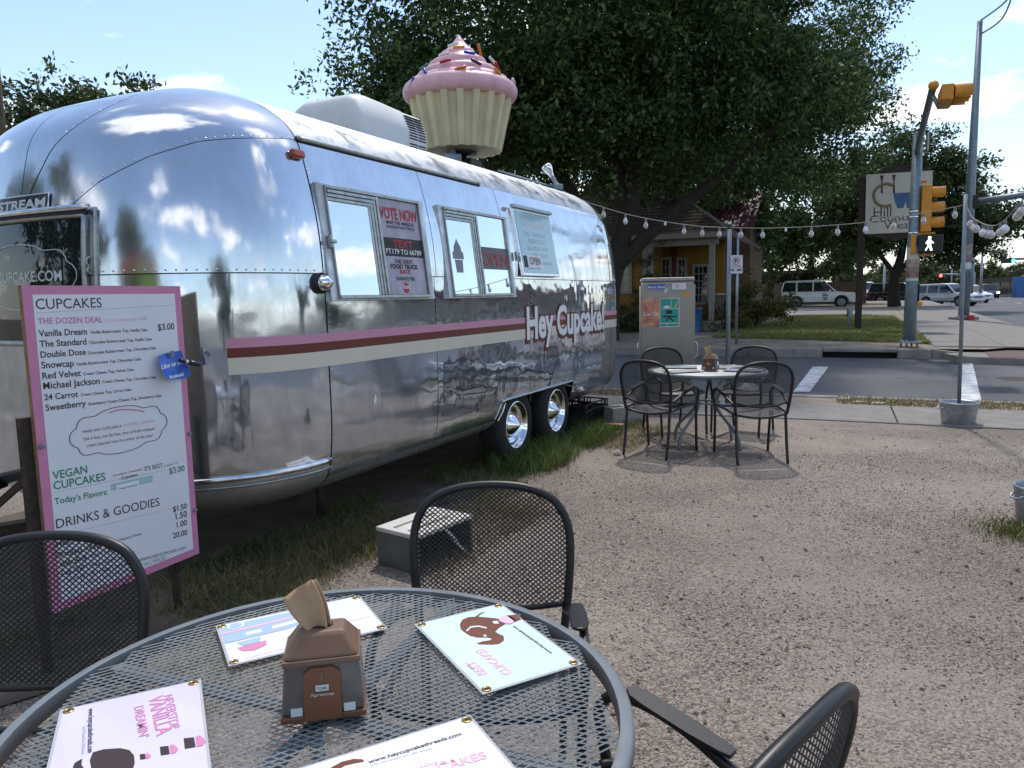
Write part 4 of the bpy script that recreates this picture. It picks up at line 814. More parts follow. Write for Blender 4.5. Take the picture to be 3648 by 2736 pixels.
for px, ang, m_ in (((842 * K * 0 + 1400 + 710 * .3013, 100 + 190 * .3013), -15, 'whitesp'), ((1400 + 780 * .3013, 100 + 220 * .3013), -4, 'yell'), ((1400 + 907 * .3013, 100 + 287 * .3013), 4, 'blue'), ((1400 + 600 * .3013, 100 + 306 * .3013), -6, 'whitesp'), ((1400 + 618 * .3013, 100 + 385 * .3013), -9, 'red'),
        ((1400 + 985 * .3013, 100 + 397 * .3013), 22, 'darksp'), ((1400 + 802 * .3013, 100 + 466 * .3013), -14, 'orange'), ((1400 + 1238 * .3013, 100 + 508 * .3013), 24, 'yell'), ((1400 + 1180 * .3013, 100 + 378 * .3013), 20, 'whitesp'), ((1400 + 1028 * .3013, 100 + 255 * .3013), 70, 'orange'),
        ((1400 + 362 * .3013, 100 + 455 * .3013), -12, 'greensp'), ((1400 + 383 * .3013, 100 + 527 * .3013), 60, 'blue'), ((1400 + 222 * .3013, 100 + 640 * .3013), -55, 'blue'), ((1400 + 1240 * .3013, 100 + 462 * .3013), 50, 'red'), ((1400 + 1430 * .3013, 100 + 628 * .3013), 10, 'whitesp')):
    d = ray(*px); best = None
    for yy in np.arange(7.0, 8.6, .01):
        P = C0 + d * yy / d[1]
        e = math.hypot(P[0] - cc_[0], P[1] - cc_[1]) - frost_R(P[2])
        if best is None or e < best[0]: best = (e, P)
        if e < 0: break
    P = best[1]; rd = unit(V3(P[0] - cc_[0], P[1] - cc_[1], .25)); tgx = unit(np.cross(V3(0, 0, 1), rd)); an = R(ang); tg_ = tgx * math.cos(an) - V3(0, 0, 1) * math.sin(an); P = P - rd * .004
    MB().tube([P - tg_ * .058, P - tg_ * .052, P + tg_ * .052, P + tg_ * .058], [.008, .015, .015, .008], 8).build('sprinkle', m_, cupc)

# ================================================================== TABLES, CHAIRS
def strands(b, inside, x0, x1, y0, y1, dx, dy, surf, wd, th, seg=.03):
    """expanded metal: two families of diagonal strands, clipped to inside(x, y), lying on surf(x, y)"""
    L_ = math.hypot(dx, dy); k = dy / dx
    for sg in (1, -1):
        ux, uy = dx / L_, sg * dy / L_; span = (y1 - y0) + k * (x1 - x0); c0 = (y0 - k * x1) if sg > 0 else (y0 + k * x0); nn = int(span / dy) + 1
        for i in range(nn):
            cst = c0 + i * dy; pts = []; runs = []
            xs_ = np.arange(x0, x1 + seg / 4, seg / 4)
            for x in xs_:
                y = cst + sg * k * x
                if inside(x, y): pts.append((x, y))
                elif pts: runs.append(pts); pts = []
            if pts: runs.append(pts)
            for r_ in runs:
                if len(r_) < 3: continue
                r2 = r_[::4] + ([r_[-1]] if (len(r_) - 1) % 4 else [])
                if len(r2) < 2: continue
                vs = []; 
                for (x, y) in r2:
                    P = surf(x, y); Q = surf(x - uy * wd, y + ux * wd); Qn = surf(x + uy * wd, y - ux * wd); e_ = surf(x + ux * .002, y + uy * .002); nz_ = unit(np.cross(e_ - P, Q - P)) * th
                    vs += [Qn, P + nz_, Q, P - nz_]
                m_ = len(r2); fs = [(4 * i2 + a2, 4 * i2 + (a2 + 1) % 4, 4 * i2 + 4 + (a2 + 1) % 4, 4 * i2 + 4 + a2) for i2 in range(m_ - 1) for a2 in range(4)]
                b.add(vs, fs)
def make_chair():
    t = thing('patio_chair', 'x', 'chair')
    hw_ = lambda z: np.interp(z, [.40, .50, .62, .70, .75, .79, .82, .84, .855, .864, .868], [.218, .232, .243, .246, .240, .224, .200, .170, .128, .075, .0])
    yb = lambda z: np.interp(z, [0, .42, .62, .74, .87], [-.29, -.225, -.255, -.282, -.306])
    upr = [(-1, z) for z in (.42, .52, .62, .68, .73, .77, .80)]
    L_ = [V3(-hw_(z), yb(z), z) for _, z in upr]; top = [V3(-.192, -.303, .826), V3(-.145, -.311, .850), V3(-.08, -.318, .8645), V3(0, -.321, .869), V3(.08, -.318, .8645), V3(.145, -.311, .850), V3(.192, -.303, .826)]
    arch = L_ + top + [V3(-p[0], p[1], p[2]) for p in L_[::-1]]
    MB().tube(catmull(arch, 3), .0135, 10).build('back_frame', 'black', t)
    for s in (-1, 1): MB().tube(catmull([(s * .214, -.215, .43), (s * .214, -.225, .35), (s * .216, -.25, .15), (s * .215, -.285, .0)], 4), .0125, 10).build('rear_leg', 'black', t)
    for s in (-1, 1):
        arm = [(s * .228, -.225, .505), (s * .236, -.19, .508), (s * .250, -.10, .540), (s * .264, .04, .582), (s * .267, .15, .596), (s * .266, .225, .584), (s * .264, .258, .55), (s * .262, .262, .52), (s * .256, .235, .40), (s * .252, .245, .2), (s * .25, .262, 0)]
        MB().tube(catmull(arm, 4), .0125, 10).build('front_leg', 'black', t)
        pd = [(-.07, 0.012), (-.05, .018), (.02, .024), (.13, .024), (.165, .02), (.18, .008)]
        b = MB(); pol = [(s * .268 + wx, y) for y, wx in pd] + [(s * .268 - wx, y) for y, wx in pd[::-1]]
        ayy = unit(V3(0, 1, .16)); azz = unit(V3(0, -.16, 1))
        b.prism([(x - s * .012, y) for x, y in pol], (0, 0, .590), V3(1, 0, 0), ayy, azz, 0, .009); b.build('armrest', 'black', t, .003)
    sf = catmull([(-.214, -.21, .42), (-.236, -.05, .435), (-.246, .15, .442), (-.235, .225, .438), (-.15, .245, .425), (0, .25, .42), (.15, .245, .425), (.235, .225, .438), (.246, .15, .442), (.236, -.05, .435), (.214, -.21, .42), (.1, -.222, .395), (0, -.224, .388), (-.1, -.222, .395)], 4, True)
    MB().tube(sf, .011, 8, True).build('seat_frame', 'black', t)
    MB().tube(catmull([(-.220, -.222, .52), (-.12, -.25, .495), (0, -.262, .488), (.12, -.25, .495), (.220, -.222, .52)], 5), .009, 8).build('back_rail', 'black', t)
    bk = MB(); low = lambda x: .488 + .6 * x * x
    surf = lambda x, z: V3(x, yb(z) - .035 * (1 - (x / .26) ** 2) * np.interp(z, [.48, .6, .78, .87], [1, 1, .7, 0]), z)
    strands(bk, lambda x, z: z > low(x) and abs(x) < hw_(max(z, .4)) - .002 and z < .868, -.27, .27, .48, .87, .017, .0145, surf, .0019, .0012); tag(bk.build('backrest', 'blackmesh', t), kind=None)
    st = MB(); sw = lambda y: np.interp(y, [-.22, -.05, .15, .22, .248], [.210, .234, .244, .230, .12])
    ssurf = lambda x, y: V3(x, y, np.interp(y, [-.22, -.05, .15, .25], [.405, .425, .432, .424]) - .012 * (1 - (x / .25) ** 2))
    strands(st, lambda x, y: abs(x) < sw(y) and -.216 < y < .246, -.26, .26, -.22, .25, .017, .0145, ssurf, .0018, .0011); st.build('seat', 'blackmesh', t)
    return t
CH = make_chair()
def place(o, loc, face, label, group='black mesh patio chairs'):
    rz = math.atan2(face[1], face[0]) - math.pi / 2
    if not o.get('used'):
        o['used'] = 1; o.location = tuple(map(float, loc)); o.rotation_euler = (0, 0, rz); tag(o, label, None, group); MW[o.name] = Matrix.Translation(o.location) @ Matrix.Rotation(rz, 4, 'Z'); return o
    return copytree(o, loc, rz, label, group)
NT = V3(-.352, 1.275, 0); FT = V3(1.87, 7.05, 0); TR_ = .545; TZ = .72
def chair_at(back, face, label):
    f_ = unit(V3(face[0], face[1], 0)); return place(CH, np.asarray(back) + f_ * .31, f_, label)
chair_at(V3(-.072, 2.275, 0), (-.05, -1), 'black mesh patio chair behind the near table, facing the camera')
chair_at(V3(-1.20, 1.845, 0), (.05, -1), 'black mesh patio chair at the left edge in front of the menu board')
chair_at(V3(.395, .965, 0), (-.70, .71), 'black mesh patio chair cut off at the bottom right edge of the picture')
chair_at(V3(1.16, 6.50, 0), (.60, .75), 'front left mesh chair at the far table, nearest the trailer wheels')
chair_at(V3(2.118, 6.13, 0), (-.03, 1), 'front right mesh chair at the far table, seen from behind')
chair_at(V3(1.62, 8.02, 0), (.25, -1), 'rear left mesh chair at the far table, in front of the steel cabinet')
chair_at(V3(2.62, 7.92, 0), (-.62, -.8), 'rear right mesh chair at the far table, beside the side road')
for o in bpy.data.objects:
    if 'used' in o: del o['used']
def make_table():
    t = thing('patio_table', 'x', 'table')
    b = MB(); b.lathe([(TR_ - .012, TZ + .004), (TR_ + .002, TZ + .006), (TR_ + .012, TZ - .002), (TR_ + .013, TZ - .022), (TR_ + .004, TZ - .030), (TR_ - .014, TZ - .028), (TR_ - .012, TZ + .004)], 96); b.build('rim', 'tablegrey', t)
    b = MB(); strands(b, lambda x, y: x * x + y * y < (TR_ - .004) ** 2, -TR_, TR_, -TR_, TR_, .029, .0155, lambda x, y: V3(x, y, TZ - .004), .0020, .0012, .2); b.build('table_top', 'tablegrey', t)
    for k in range(4):
        an = k * math.pi / 2 + .28; ca, sa = math.cos(an), math.sin(an)
        path = [(.46, TZ - .03), (.36, .66), (.21, .58), (.135, .48), (.12, .40), (.155, .325), (.28, .215), (.355, .14), (.385, .06), (.39, 0)]
        MB().tube(catmull([(r_ * ca, r_ * sa, z_) for r_, z_ in path], 4), .0155, 10).build('leg', 'tablegrey', t)
    b = MB(); b.tube([(.125 * math.cos(k / 24 * 6.283), .125 * math.sin(k / 24 * 6.283), .41) for k in range(24)], .009, 8, True); b.build('leg_ring', 'tablegrey', t)
    for k in range(2):
        an = k * math.pi / 2 + .28 + .785; ca, sa = math.cos(an), math.sin(an); b = MB(); b.box((0, 0, TZ - .02), (2 * TR_ - .02, .03, .012), an); b.build('cross_brace', 'tablegrey', t)
    return t
T1 = make_table(); T1.location = tuple(NT); T1.rotation_euler = (0, 0, .12); MW[T1.name] = Matrix.Translation(T1.location); tag(T1, 'round grey mesh patio table in the foreground with four laminated mats', None, 'round patio tables')
T2 = copytree(T1, FT, .35, 'round grey mesh patio table farther back on the gravel beside the trailer', 'round patio tables')
# ---- laminated mats
MZ = TZ + .0075
def mat_at(cx, cy, ang, m, label, w=.335, h=.215):
    """ang: direction of the long side; returns thing and local->world map (u,v in 0..1)"""
    ex = V3(math.cos(ang), math.sin(ang), 0); ey = V3(-math.sin(ang), math.cos(ang), 0); c = V3(cx, cy, MZ)
    t = thing('place_mat', label, 'place mat', c, 0, 'laminated place mats'); b = MB(); b.box(c + V3(0, 0, .0006), (w, h, .0012), ang); b.build('laminate', 'lamin', t)
    b = MB(); b.box(c + V3(0, 0, .0012), (w - .010, h - .010, .0012), ang); b.build('card', m, t)
    Q = lambda u, v, d=.0022: c + ex * (u - .5) * w + ey * (v - .5) * h + V3(0, 0, d)
    for u, v in ((.035, .06), (.965, .06), (.965, .94), (.035, .94)):
        b = MB(); b.lathe([(.0045, .001), (.0052, .0022), (.0085, .0022), (.0095, .001)], 16, None, Q(u, v, .0014)); b.build('eyelet', 'brass', t)
        b = MB(); b.lathe([(0, 0), (.0045, 0)], 12, None, Q(u, v, .0022)); b.build('eyelet_hole', 'seam', t)
    return t, Q, ex, ey
def mtx(t, Q, s, u0, v0, u1, v1, m, h=None, bold=0.):
    P1, P2 = Q(u0, v0), Q(u1, v1); up = np.cross(V3(0, 0, 1), unit(P2 - P1)); text(s, P1, P2, up, m, t, 'print', h, bold, .0003, nrm=V3(0, 0, 1))
def mshape(t, Q, pts, m, nm='picture', d=.0026): b = MB(); b.add([Q(u, v, d) for u, v in pts], [tuple(range(len(pts)))]); b.build(nm, m, t)
def circ(u, v, r, n=20, asp=.335 / .215): return [(u + r * math.cos(k / n * 6.283), v + r * asp * math.sin(k / n * 6.283)) for k in range(n)]
# back left, with a trailer drawing (seen upside down)
mA, Q, ex, ey = mat_at(-.487, 1.592, math.atan2(.157, .292), 'mat_white', 'white laminated mat with a pale blue trailer drawing, behind the napkin dispenser')
mshape(mA, Q, [(.02, .93), (.02, .50), (.40, .52), (.58, .58), (.64, .70), (.62, .84), (.52, .93)], 'mat_art_grey')
mshape(mA, Q, [(.02, .72), (.50, .76), (.50, .80), (.02, .76)], 'print_paleink', 'picture', .0030); mshape(mA, Q, [(.16, .57), (.26, .58), (.26, .66), (.16, .65)], 'mat_white', 'picture', .0030); mshape(mA, Q, [(.33, .59), (.53, .62), (.53, .70), (.33, .67)], 'mat_white', 'picture', .0030)
mshape(mA, Q, circ(.12, .88, .055), 'mat_white', 'picture', .0030); mshape(mA, Q, circ(.12, .88, .04), 'mat_art_grey', 'picture', .0034)
mshape(mA, Q, [(.09, .46), (.24, .47), (.22, .36), (.12, .35)], 'mat_art_grey'); mshape(mA, Q, [(.08, .34), (.26, .36), (.25, .26), (.17, .20), (.10, .25)], 'print_pink')
mtx(mA, Q, 'heycupcake', .38, .10, .10, .08, 'print_paleink', .008); mtx(mA, Q, 'heycupcake', .96, .38, .80, .38, 'print_paleink', .008)
# right, with an elephant
P1 = [gz(x * K, y * K, MZ) for x, y in ((890, 1350), (1085, 1305), (1262, 1437), (1042, 1497))]; cB = sum(P1) / 4; angB = math.atan2(P1[2][1] - P1[1][1], P1[2][0] - P1[1][0])
mB, Q, ex, ey = mat_at(cB[0], cB[1], angB, 'mat_blue', 'pale blue laminated mat with a brown elephant, right of the napkin dispenser', .345, .222)
def binv(x, y):
    P = gz(x * K, y * K, MZ + .002); d = P - V3(cB[0], cB[1], MZ); return (np.dot(d, V3(math.cos(angB), math.sin(angB), 0)) / .345 + .5, np.dot(d, V3(-math.sin(angB), math.cos(angB), 0)) / .222 + .5)
z6 = lambda x, y: ((900 + x * 1350 / 2212) / K, (1900 + y * 1350 / 2212) / K)
E6 = lambda pts: [binv(*z6(x, y)) for x, y in pts]
mshape(mB, Q, E6([(1210, 530), (1225, 505), (1260, 490), (1310, 487), (1370, 492), (1440, 500), (1475, 530), (1440, 550), (1415, 575), (1440, 590), (1465, 600), (1468, 625), (1440, 645), (1400, 650), (1330, 648), (1308, 645), (1340, 632), (1385, 625), (1400, 615), (1370, 608), (1310, 608), (1270, 598), (1240, 580), (1215, 560)]), 'print_brown')
mshape(mB, Q, E6([(1245, 570), (1270, 545), (1320, 540), (1370, 552), (1362, 558), (1320, 548), (1275, 553), (1252, 575)]), 'mat_blue', 'picture', .003)
mshape(mB, Q, E6([(1398, 516), (1430, 512), (1438, 530), (1410, 530)]), 'mat_blue', 'picture', .003); mshape(mB, Q, E6([(1345, 596), (1362, 594), (1368, 602), (1352, 606)]), 'mat_blue', 'picture', .003)
mshape(mB, Q, E6([(1436, 495), (1480, 480), (1510, 490), (1535, 510), (1510, 530), (1480, 530), (1440, 515)]), 'print_paleink', 'picture', .0034); mshape(mB, Q, E6([(1482, 482), (1540, 478), (1568, 502), (1530, 518)]), 'print_brown', 'picture', .0034)
mshape(mB, Q, E6([(1300, 488), (1330, 465), (1362, 458), (1335, 470), (1312, 490)]), 'print_brown')
def tx6(s, a, b_, m, h=None, bold=0.): mtx(mB, Q, s, *binv(*z6(*a)), *binv(*z6(*b_)), m, h, bold)
tx6('THE', (1300, 790), (1260, 765), 'print_paleink', .008); tx6('BEST', (1372, 818), (1292, 742), 'print_paleink', .020, .02); tx6('CUPCAKE!', (1520, 815), (1345, 672), 'print_paleink', .020, .02); tx6('www.heycupcakethreads.com', (1752, 700), (1528, 540), 'print_dark', .0075, .01)
# front left, lilac
P1 = [gz(x * K, y * K, MZ) for x, y in ((130, 1535), (438, 1467))]; e_ = unit(P1[1] - P1[0]); c_ = P1[0] + e_ * .1185 + V3(e_[1], -e_[0], 0) * .17; angC = math.atan2(-e_[0], e_[1])
mC, Q, ex, ey = mat_at(c_[0], c_[1], angC, 'mat_lilac', 'lilac laminated mat reading Never Stop Vanilla Dreamin, at the bottom left', .34, .237)
def cinv(x, y):
    P = gz(x * K, y * K, MZ + .002); d = P - V3(c_[0], c_[1], MZ); return (np.dot(d, V3(math.cos(angC), math.sin(angC), 0)) / .34 + .5, np.dot(d, V3(-math.sin(angC), math.cos(angC), 0)) / .237 + .5)
z5 = lambda x, y: ((0 + x * 1200 / 2212) / K, (1900 + y * 1200 / 2212) / K)
def tx5(s, a, b_, m, h=None, bold=0.): mtx(mC, Q, s, *cinv(*z5(*a)), *cinv(*z5(*b_)), m, h, bold)
def sh5(pts, m, d=.0026): mshape(mC, Q, [cinv(*z5(x, y)) for x, y in pts], m, 'picture', d)
tx5('NEVERSTOP', (1075, 1070), (1120, 1290), 'print_pink', .016, .01); tx5('VANILLA', (975, 1085), (1030, 1335), 'print_pink', .026, .012); tx5('DREAMIN\'', (880, 1145), (915, 1350), 'print_pink', .016, .01); tx5('www.heycupcakethreads.com', (582, 1155), (575, 1445), 'print_dark', .009, .01); tx5('use "HCThreads" for a 20% discount', (543, 1270), (535, 1455), 'print_grey', .005)
sh5([(600, 1545), (590, 1490), (610, 1440), (680, 1420), (790, 1412), (850, 1425), (880, 1460), (885, 1510), (870, 1560), (740, 1580)], 'print_dark'); sh5([(470, 1560), (490, 1510), (540, 1480), (535, 1520), (560, 1560)], 'print_dark')
for cx_, cy_, k_ in ((935, 1468, .38), (1078, 1428, .62), (1240, 1378, .75)):
    sh5([(cx_ - 45 * k_, cy_ - 40 * k_), (cx_ + 45 * k_, cy_ - 50 * k_), (cx_ + 60 * k_, cy_ + 35 * k_), (cx_ - 35 * k_, cy_ + 50 * k_)], 'print_dark'); 
    sh5([(cx_ + 58 * k_, cy_ - 52 * k_), (cx_ + 90 * k_, cy_ - 68 * k_), (cx_ + 120 * k_, cy_ - 50 * k_), (cx_ + 150 * k_, cy_ - 15 * k_), (cx_ + 125 * k_, cy_ + 20 * k_), (cx_ + 70 * k_, cy_ + 35 * k_)], 'print_pink')
# front right, white
P1 = [gz(x * K, y * K, MZ) for x, y in ((650, 1659), (1015, 1545))]; e_ = unit(P1[1] - P1[0]); c2_ = P1[1] - e_ * .1725 + V3(e_[1], -e_[0], 0) * .111; angD = math.atan2(e_[1], e_[0])
mD, Q, ex, ey = mat_at(c2_[0], c2_[1], angD, 'mat_white', 'white laminated mat with a web address, cut off by the bottom edge', .345, .222)
def dinv(x, y):
    P = gz(x * K, y * K, MZ + .002); d = P - V3(c2_[0], c2_[1], MZ); return (np.dot(d, V3(math.cos(angD), math.sin(angD), 0)) / .345 + .5, np.dot(d, V3(-math.sin(angD), math.cos(angD), 0)) / .222 + .5)
def tx7(s, a, b_, m, h=None, bold=0.): mtx(mD, Q, s, *dinv(*z6(*a)), *dinv(*z6(*b_)), m, h, bold)
tx7('www.heycupcakethreads.com', (680, 1345), (1222, 1178), 'print_dark', None, .012); tx7('enter "HCThreads" for a 20% discount', (690, 1362), (1050, 1258), 'print_grey'); tx7('LOVE OUR', (980, 1368), (1185, 1335), 'print_paleink', None, .01); tx7('CAKES', (1090, 1395), (1375, 1310), 'print_paleink', None, .02)
mshape(mD, Q, [dinv(*z6(x, y)) for x, y in [(455, 1370), (520, 1335), (590, 1318), (640, 1320), (652, 1332), (600, 1342), (540, 1355), (500, 1380)]], 'print_brown')
# far table mats
for k, (dx, dy, an, m_, lb) in enumerate(((-.26, -.12, .3, 'mat_white', 'white laminated mat on the left of the far table'), (.30, -.14, -.5, 'mat_lilac', 'pinkish laminated mat on the right front of the far table'), (.26, .20, .4, 'mat_white', 'white laminated mat at the right rear of the far table'), (-.2, .27, -.2, 'mat_blue', 'bluish laminated mat at the left rear of the far table'))):
    mat_at(FT[0] + dx, FT[1] + dy, an, m_, lb)
# ---- napkin dispensers
def dispenser(loc, rz, label, badge=False):
    t = thing('napkin_dispenser', label, 'napkin dispenser', loc, rz, 'brown napkin dispensers'); A = lambda x, y, z: V3(*(mw(t) @ Vector((x, y, z)))[:])
    def lb(c, d): return MB().add([A(c[0] + sx * d[0] / 2, c[1] + sy * d[1] / 2, c[2] + sz * d[2] / 2) for sx in (-1, 1) for sy in (-1, 1) for sz in (-1, 1)], [(0, 1, 3, 2), (4, 6, 7, 5), (0, 4, 5, 1), (2, 3, 7, 6), (0, 2, 6, 4), (1, 5, 7, 3)])
    def fr(x0, y0, z0, x1, y1, z1, m, nm, bev): b = MB().add([A(s1 * x0, s2 * y0, z0) for s1, s2 in ((-1, -1), (1, -1), (1, 1), (-1, 1))] + [A(s1 * x1, s2 * y1, z1) for s1, s2 in ((-1, -1), (1, -1), (1, 1), (-1, 1))], [(3, 2, 1, 0), (4, 5, 6, 7)] + [(i, (i + 1) % 4, 4 + (i + 1) % 4, 4 + i) for i in range(4)]); return b.build(nm, m, t, bev)
    fr(.073, .060, 0, .073, .060, .012, 'disp_brown', 'base', .003); fr(.071, .057, .012, .064, .052, .105, 'disp_smoke', 'body', .006); fr(.0665, .0545, .100, .0665, .0545, .110, 'disp_top', 'lid_edge', .002); fr(.0660, .0540, .1095, .040, .027, .1485, 'disp_top', 'lid', .007)
    b = MB().add([A(x, -.0625 + (z > .05) * .004 - .001, z) for x, z in ((-.032, .004), (.032, .004), (.031, .088), (.018, .097), (-.018, .097), (-.031, .088))] + [A(x, -.05, z) for x, z in ((-.032, .004), (.032, .004), (.031, .088), (.018, .097), (-.018, .097), (-.031, .088))], [(0, 1, 2, 3, 4, 5)] + [(i, (i + 1) % 6, 6 + (i + 1) % 6, 6 + i) for i in range(6)]); fp_ = b.build('front_plate', 'disp_brown', t)
    nf = A(0, -1, 0) - A(0, 0, 0); up_ = V3(0, 0, 1)
    lb((0, -.0615, .062), (.022, .003, .010)).build('logo_patch', 'print_silver', fp_)
    text('TORK', A(-.009, -.0632, .0595), A(.009, -.0632, .0595), up_, 'print_dark', fp_, 'print', .005, .02, .0, nrm=nf); text('Xpressnap', A(-.020, -.0645, .049), A(.020, -.0645, .049), up_, 'print_silver', fp_, 'print', .006, .0, .0, nrm=nf)
    lb((0, -.0605, .082), (.005, .003, .016)).build('catch', 'disp_top', fp_)
    for sx in (-1, 1): lb((sx * .045, -.056, .02), (.02, .006, .014)).build('clip', 'print_silver', t)
    if badge:
        b = MB(); b.lathe([(0, 0), (.022, 0)], 20, np.array([A(0, 1, 0) - A(0, 0, 0), V3(0, 0, 1), A(1, 0, 0) - A(0, 0, 0)]), A(.0705, 0, .06)); b.build('round_badge', 'print_white', t)
    b = MB(); b.lathe([(0, 0), (.018, 0), (.02, .002)], 20, np.array([A(1, 0, 0) - A(0, 0, 0), (A(0, 1, 0) - A(0, 0, 0)) * .7, V3(0, 0, 1)]), A(0, 0, .1488)); b.build('slot', 'seam', t)
    nk = thing('paper_napkin', label.replace('brown plastic napkin dispenser', 'folded kraft paper napkin sticking out of the dispenser'), 'napkin', A(0, 0, .15), rz, 'paper napkins')
    b = MB(); Gn = []
    for i in range(9):
        f_ = i / 8; wv = .016 + .012 * math.sin(f_ * 2.2); Gn.append([A(-.004 - .035 * f_ + x * wv, -.012 + .02 * f_ + .010 * math.cos(x * 2.2) * (1 - .3 * f_) + (.008 * f_ if x > .5 else 0), .142 + .075 * f_ + .014 * f_ * x) for x in np.linspace(-1, 1, 9)])
    b.grid(np.array(Gn)); b.build('sheet', 'napkin', nk, solid=.0022)
    b = MB(); b.grid(np.array([[p + V3(.004, .012, -.004) for p in r_] for r_ in Gn])); b.build('fold', 'napkin', nk, solid=.0015)
dispenser((-.352, 1.275, TZ + .009), R(11), 'brown plastic napkin dispenser on the near table')
dispenser((FT[0] + .02, FT[1] - .05, TZ + .009), R(-32), 'brown plastic napkin dispenser on the far table', True)

# ================================================================== MENU BOARD
mb0, mb1 = V3(-1.833, 2.80, 0), V3(-1.537, 3.474, 0); mx_ = unit(mb1 - mb0); mn = V3(mx_[1], -mx_[0], 0); MWd = np.linalg.norm(mb1 - mb0); mz0, mz1 = .25, 1.537
board = thing('menu_board', 'tall white menu board with pink border listing cupcakes and prices', 'menu board', (mb0 + mb1) / 2, 0)
BQ = lambda u, v, d=0.: mb0 + mx_ * u * MWd + V3(0, 0, mz0 + (mz1 - mz0) * v) + mn * d
AB = np.array([mx_, V3(0, 0, 1), mn]); MHt = mz1 - mz0
MB().box(BQ(.5, .5, -.009), (MWd, MHt, .018), A=AB).build('backing', 'wood_edge', board)
MB().box(BQ(.5, .5, .002), (MWd - .002, MHt - .002, .004), A=AB).build('border', 'panel_pink', board)
MB().box(BQ(.5, .5, .0045), (MWd * .90, MHt * .945, .003), A=AB).build('panel', 'panel_white', board)
for u, v in ((.02, .52), (.985, .46), (.985, .17)):
    MB().lathe([(0, .014), (.009, .012), (.011, .004), (.011, .0)], 6, np.array([mx_, V3(0, 0, 1), mn]), BQ(u, v, .003), smooth=False).build('bolt', 'galv_dark', board)
bd = MB()
for i in range(9):
    for v in (.018, .982): bd.lathe([(.0035, 0), (.002, .002), (0, .0025)], 6, AB, BQ(.03 + i * .94 / 8, v, .004))
for i in range(15):
    for u in (.025, .975): bd.lathe([(.0035, 0), (.002, .002), (0, .0025)], 6, AB, BQ(u, .05 + i * .9 / 14, .004))
tag(bd.build('border_studs', 'panel_pink', board), kind='stuff')
MB().box(BQ(-.02, .30, -.035), (.045, MHt * .62, .03), A=AB).build('post', 'rust', board); MB().box(BQ(.85, .2, -.045), (.045, MHt * .5, .03), A=AB).build('post', 'rust', board)
MB().tube([BQ(-.02, .42, -.06), BQ(-.28, .14, -.45)], .018, 4, smooth=False).build('brace', 'rust', board); MB().tube([BQ(-.02, .12, -.06), BQ(.9, .12, -.06)], .022, 4, smooth=False).build('cross_bar', 'rust', board)
for u in (-.02, .85): MB().tube([BQ(u, .02, -.04), BQ(u, -mz0 / MHt, -.04)], .02, 4, smooth=False).build('foot', 'rust', board)
def bq(x, y, d=.0064): return onplane(x * K, y * K, BQ(0, 0, d), mn)
def bt(s, x0, y0, x1, y1, m='print_dark', bold=0., h=None): text(s, bq(x0, y0), bq(x1, y1), V3(0, 0, 1), m, board, 'print', h, bold, .0003, nrm=mn)
def dots(x0, y0, x1, y1):
    A_, B_ = bq(x0, y0), bq(x1, y1); b = MB()
    for i in range(70): b.box(A_ + (B_ - A_) * (i + .5) / 70, (.0045, .0018, .0006), A=AB)
    tag(b.build('dotted_rule', 'print_grey', board), kind='stuff')
bt('CUPCAKES', 78, 668, 220, 664); dots(79, 676, 378, 659); bt('THE DOZEN DEAL', 82, 700, 222, 696, 'print_pink', .02); bt('Buy 11 cupcakes, get 1 FREE', 226, 695, 318, 691, 'print_paleink')
bt('$3.00', 341, 714, 377, 711, 'print_dark', .012)
for nm, de, q in (('Vanilla Dream', 'Vanilla Buttercream Top, Vanilla Cake', (84, 727, 188, 722, 195, 721, 319, 715)), ('The Standard', 'Chocolate Buttercream Top, Vanilla Cake', (86, 750, 187, 744, 193, 743, 328, 735)), ('Double Dose', 'Chocolate Buttercream Top, Chocolate Cake', (88, 773, 186, 766, 190, 766, 337, 754)), ('Snowcap', 'Vanilla Buttercream Top, Chocolate Cake', (90, 796, 160, 791, 165, 790, 305, 778)),
        ('Red Velvet', 'Cream Cheese Top, Velvet Cake', (92, 819, 175, 812, 180, 811, 289, 801)), ('Michael Jackson', 'Cream Cheese Top, Chocolate Cake', (94, 841, 216, 829, 221, 828, 337, 817)), ('24 Carrot', 'Cream Cheese Top, Carrot Cake', (96, 865, 169, 857, 175, 856, 284, 844)), ('Sweetberry', 'Strawberry Cream Cheese Top, Strawberry Cake', (99, 888, 186, 877, 191, 876, 349, 857))):
    bt(nm, *q[:4], 'print_dark', .016); bt(de, *q[4:], 'print_dark', .012)
bt('MAKE ANY CUPCAKE A', 179, 936, 263, 923); bt('WHIPPER SNAPPER!', 266, 922, 334, 912, 'print_paleink', .01); bt('Get a free, not fat free, shot of fresh whipped', 180, 952, 334, 928); bt('cream injected into the center of the cake!', 187, 966, 330, 943)
_unused = [bq(x, y, .0072) for x, y in ((150, 944), (158, 928), (165, 912), (195, 899), (236, 893), (272, 887), (320, 887), (345, 890), (352, 900), (361, 912), (356, 926), (345, 938), (310, 944), (270, 968), (220, 970), (192, 975), (172, 966), (166, 954))]
bl2, br2 = bq(150, 947, .0072), bq(361, 911, .0072); bw2 = np.linalg.norm((br2 - bl2) * V3(1, 1, 0)); bc2 = (bl2 + br2) / 2
MB().tube([bc2 + mx_ * x * bw2 + V3(0, 0, 1) * y * bw2 * .98 for x, y in ring], .0015, 4, True).build('badge_outline', 'print_dark', board)
MB().tube(catmull([bq(x, y, .0072) for x, y in ((236, 891), (252, 886), (272, 884), (298, 886), (312, 889))], 4), .0028, 4).build('badge_arc', 'print_pink', board)
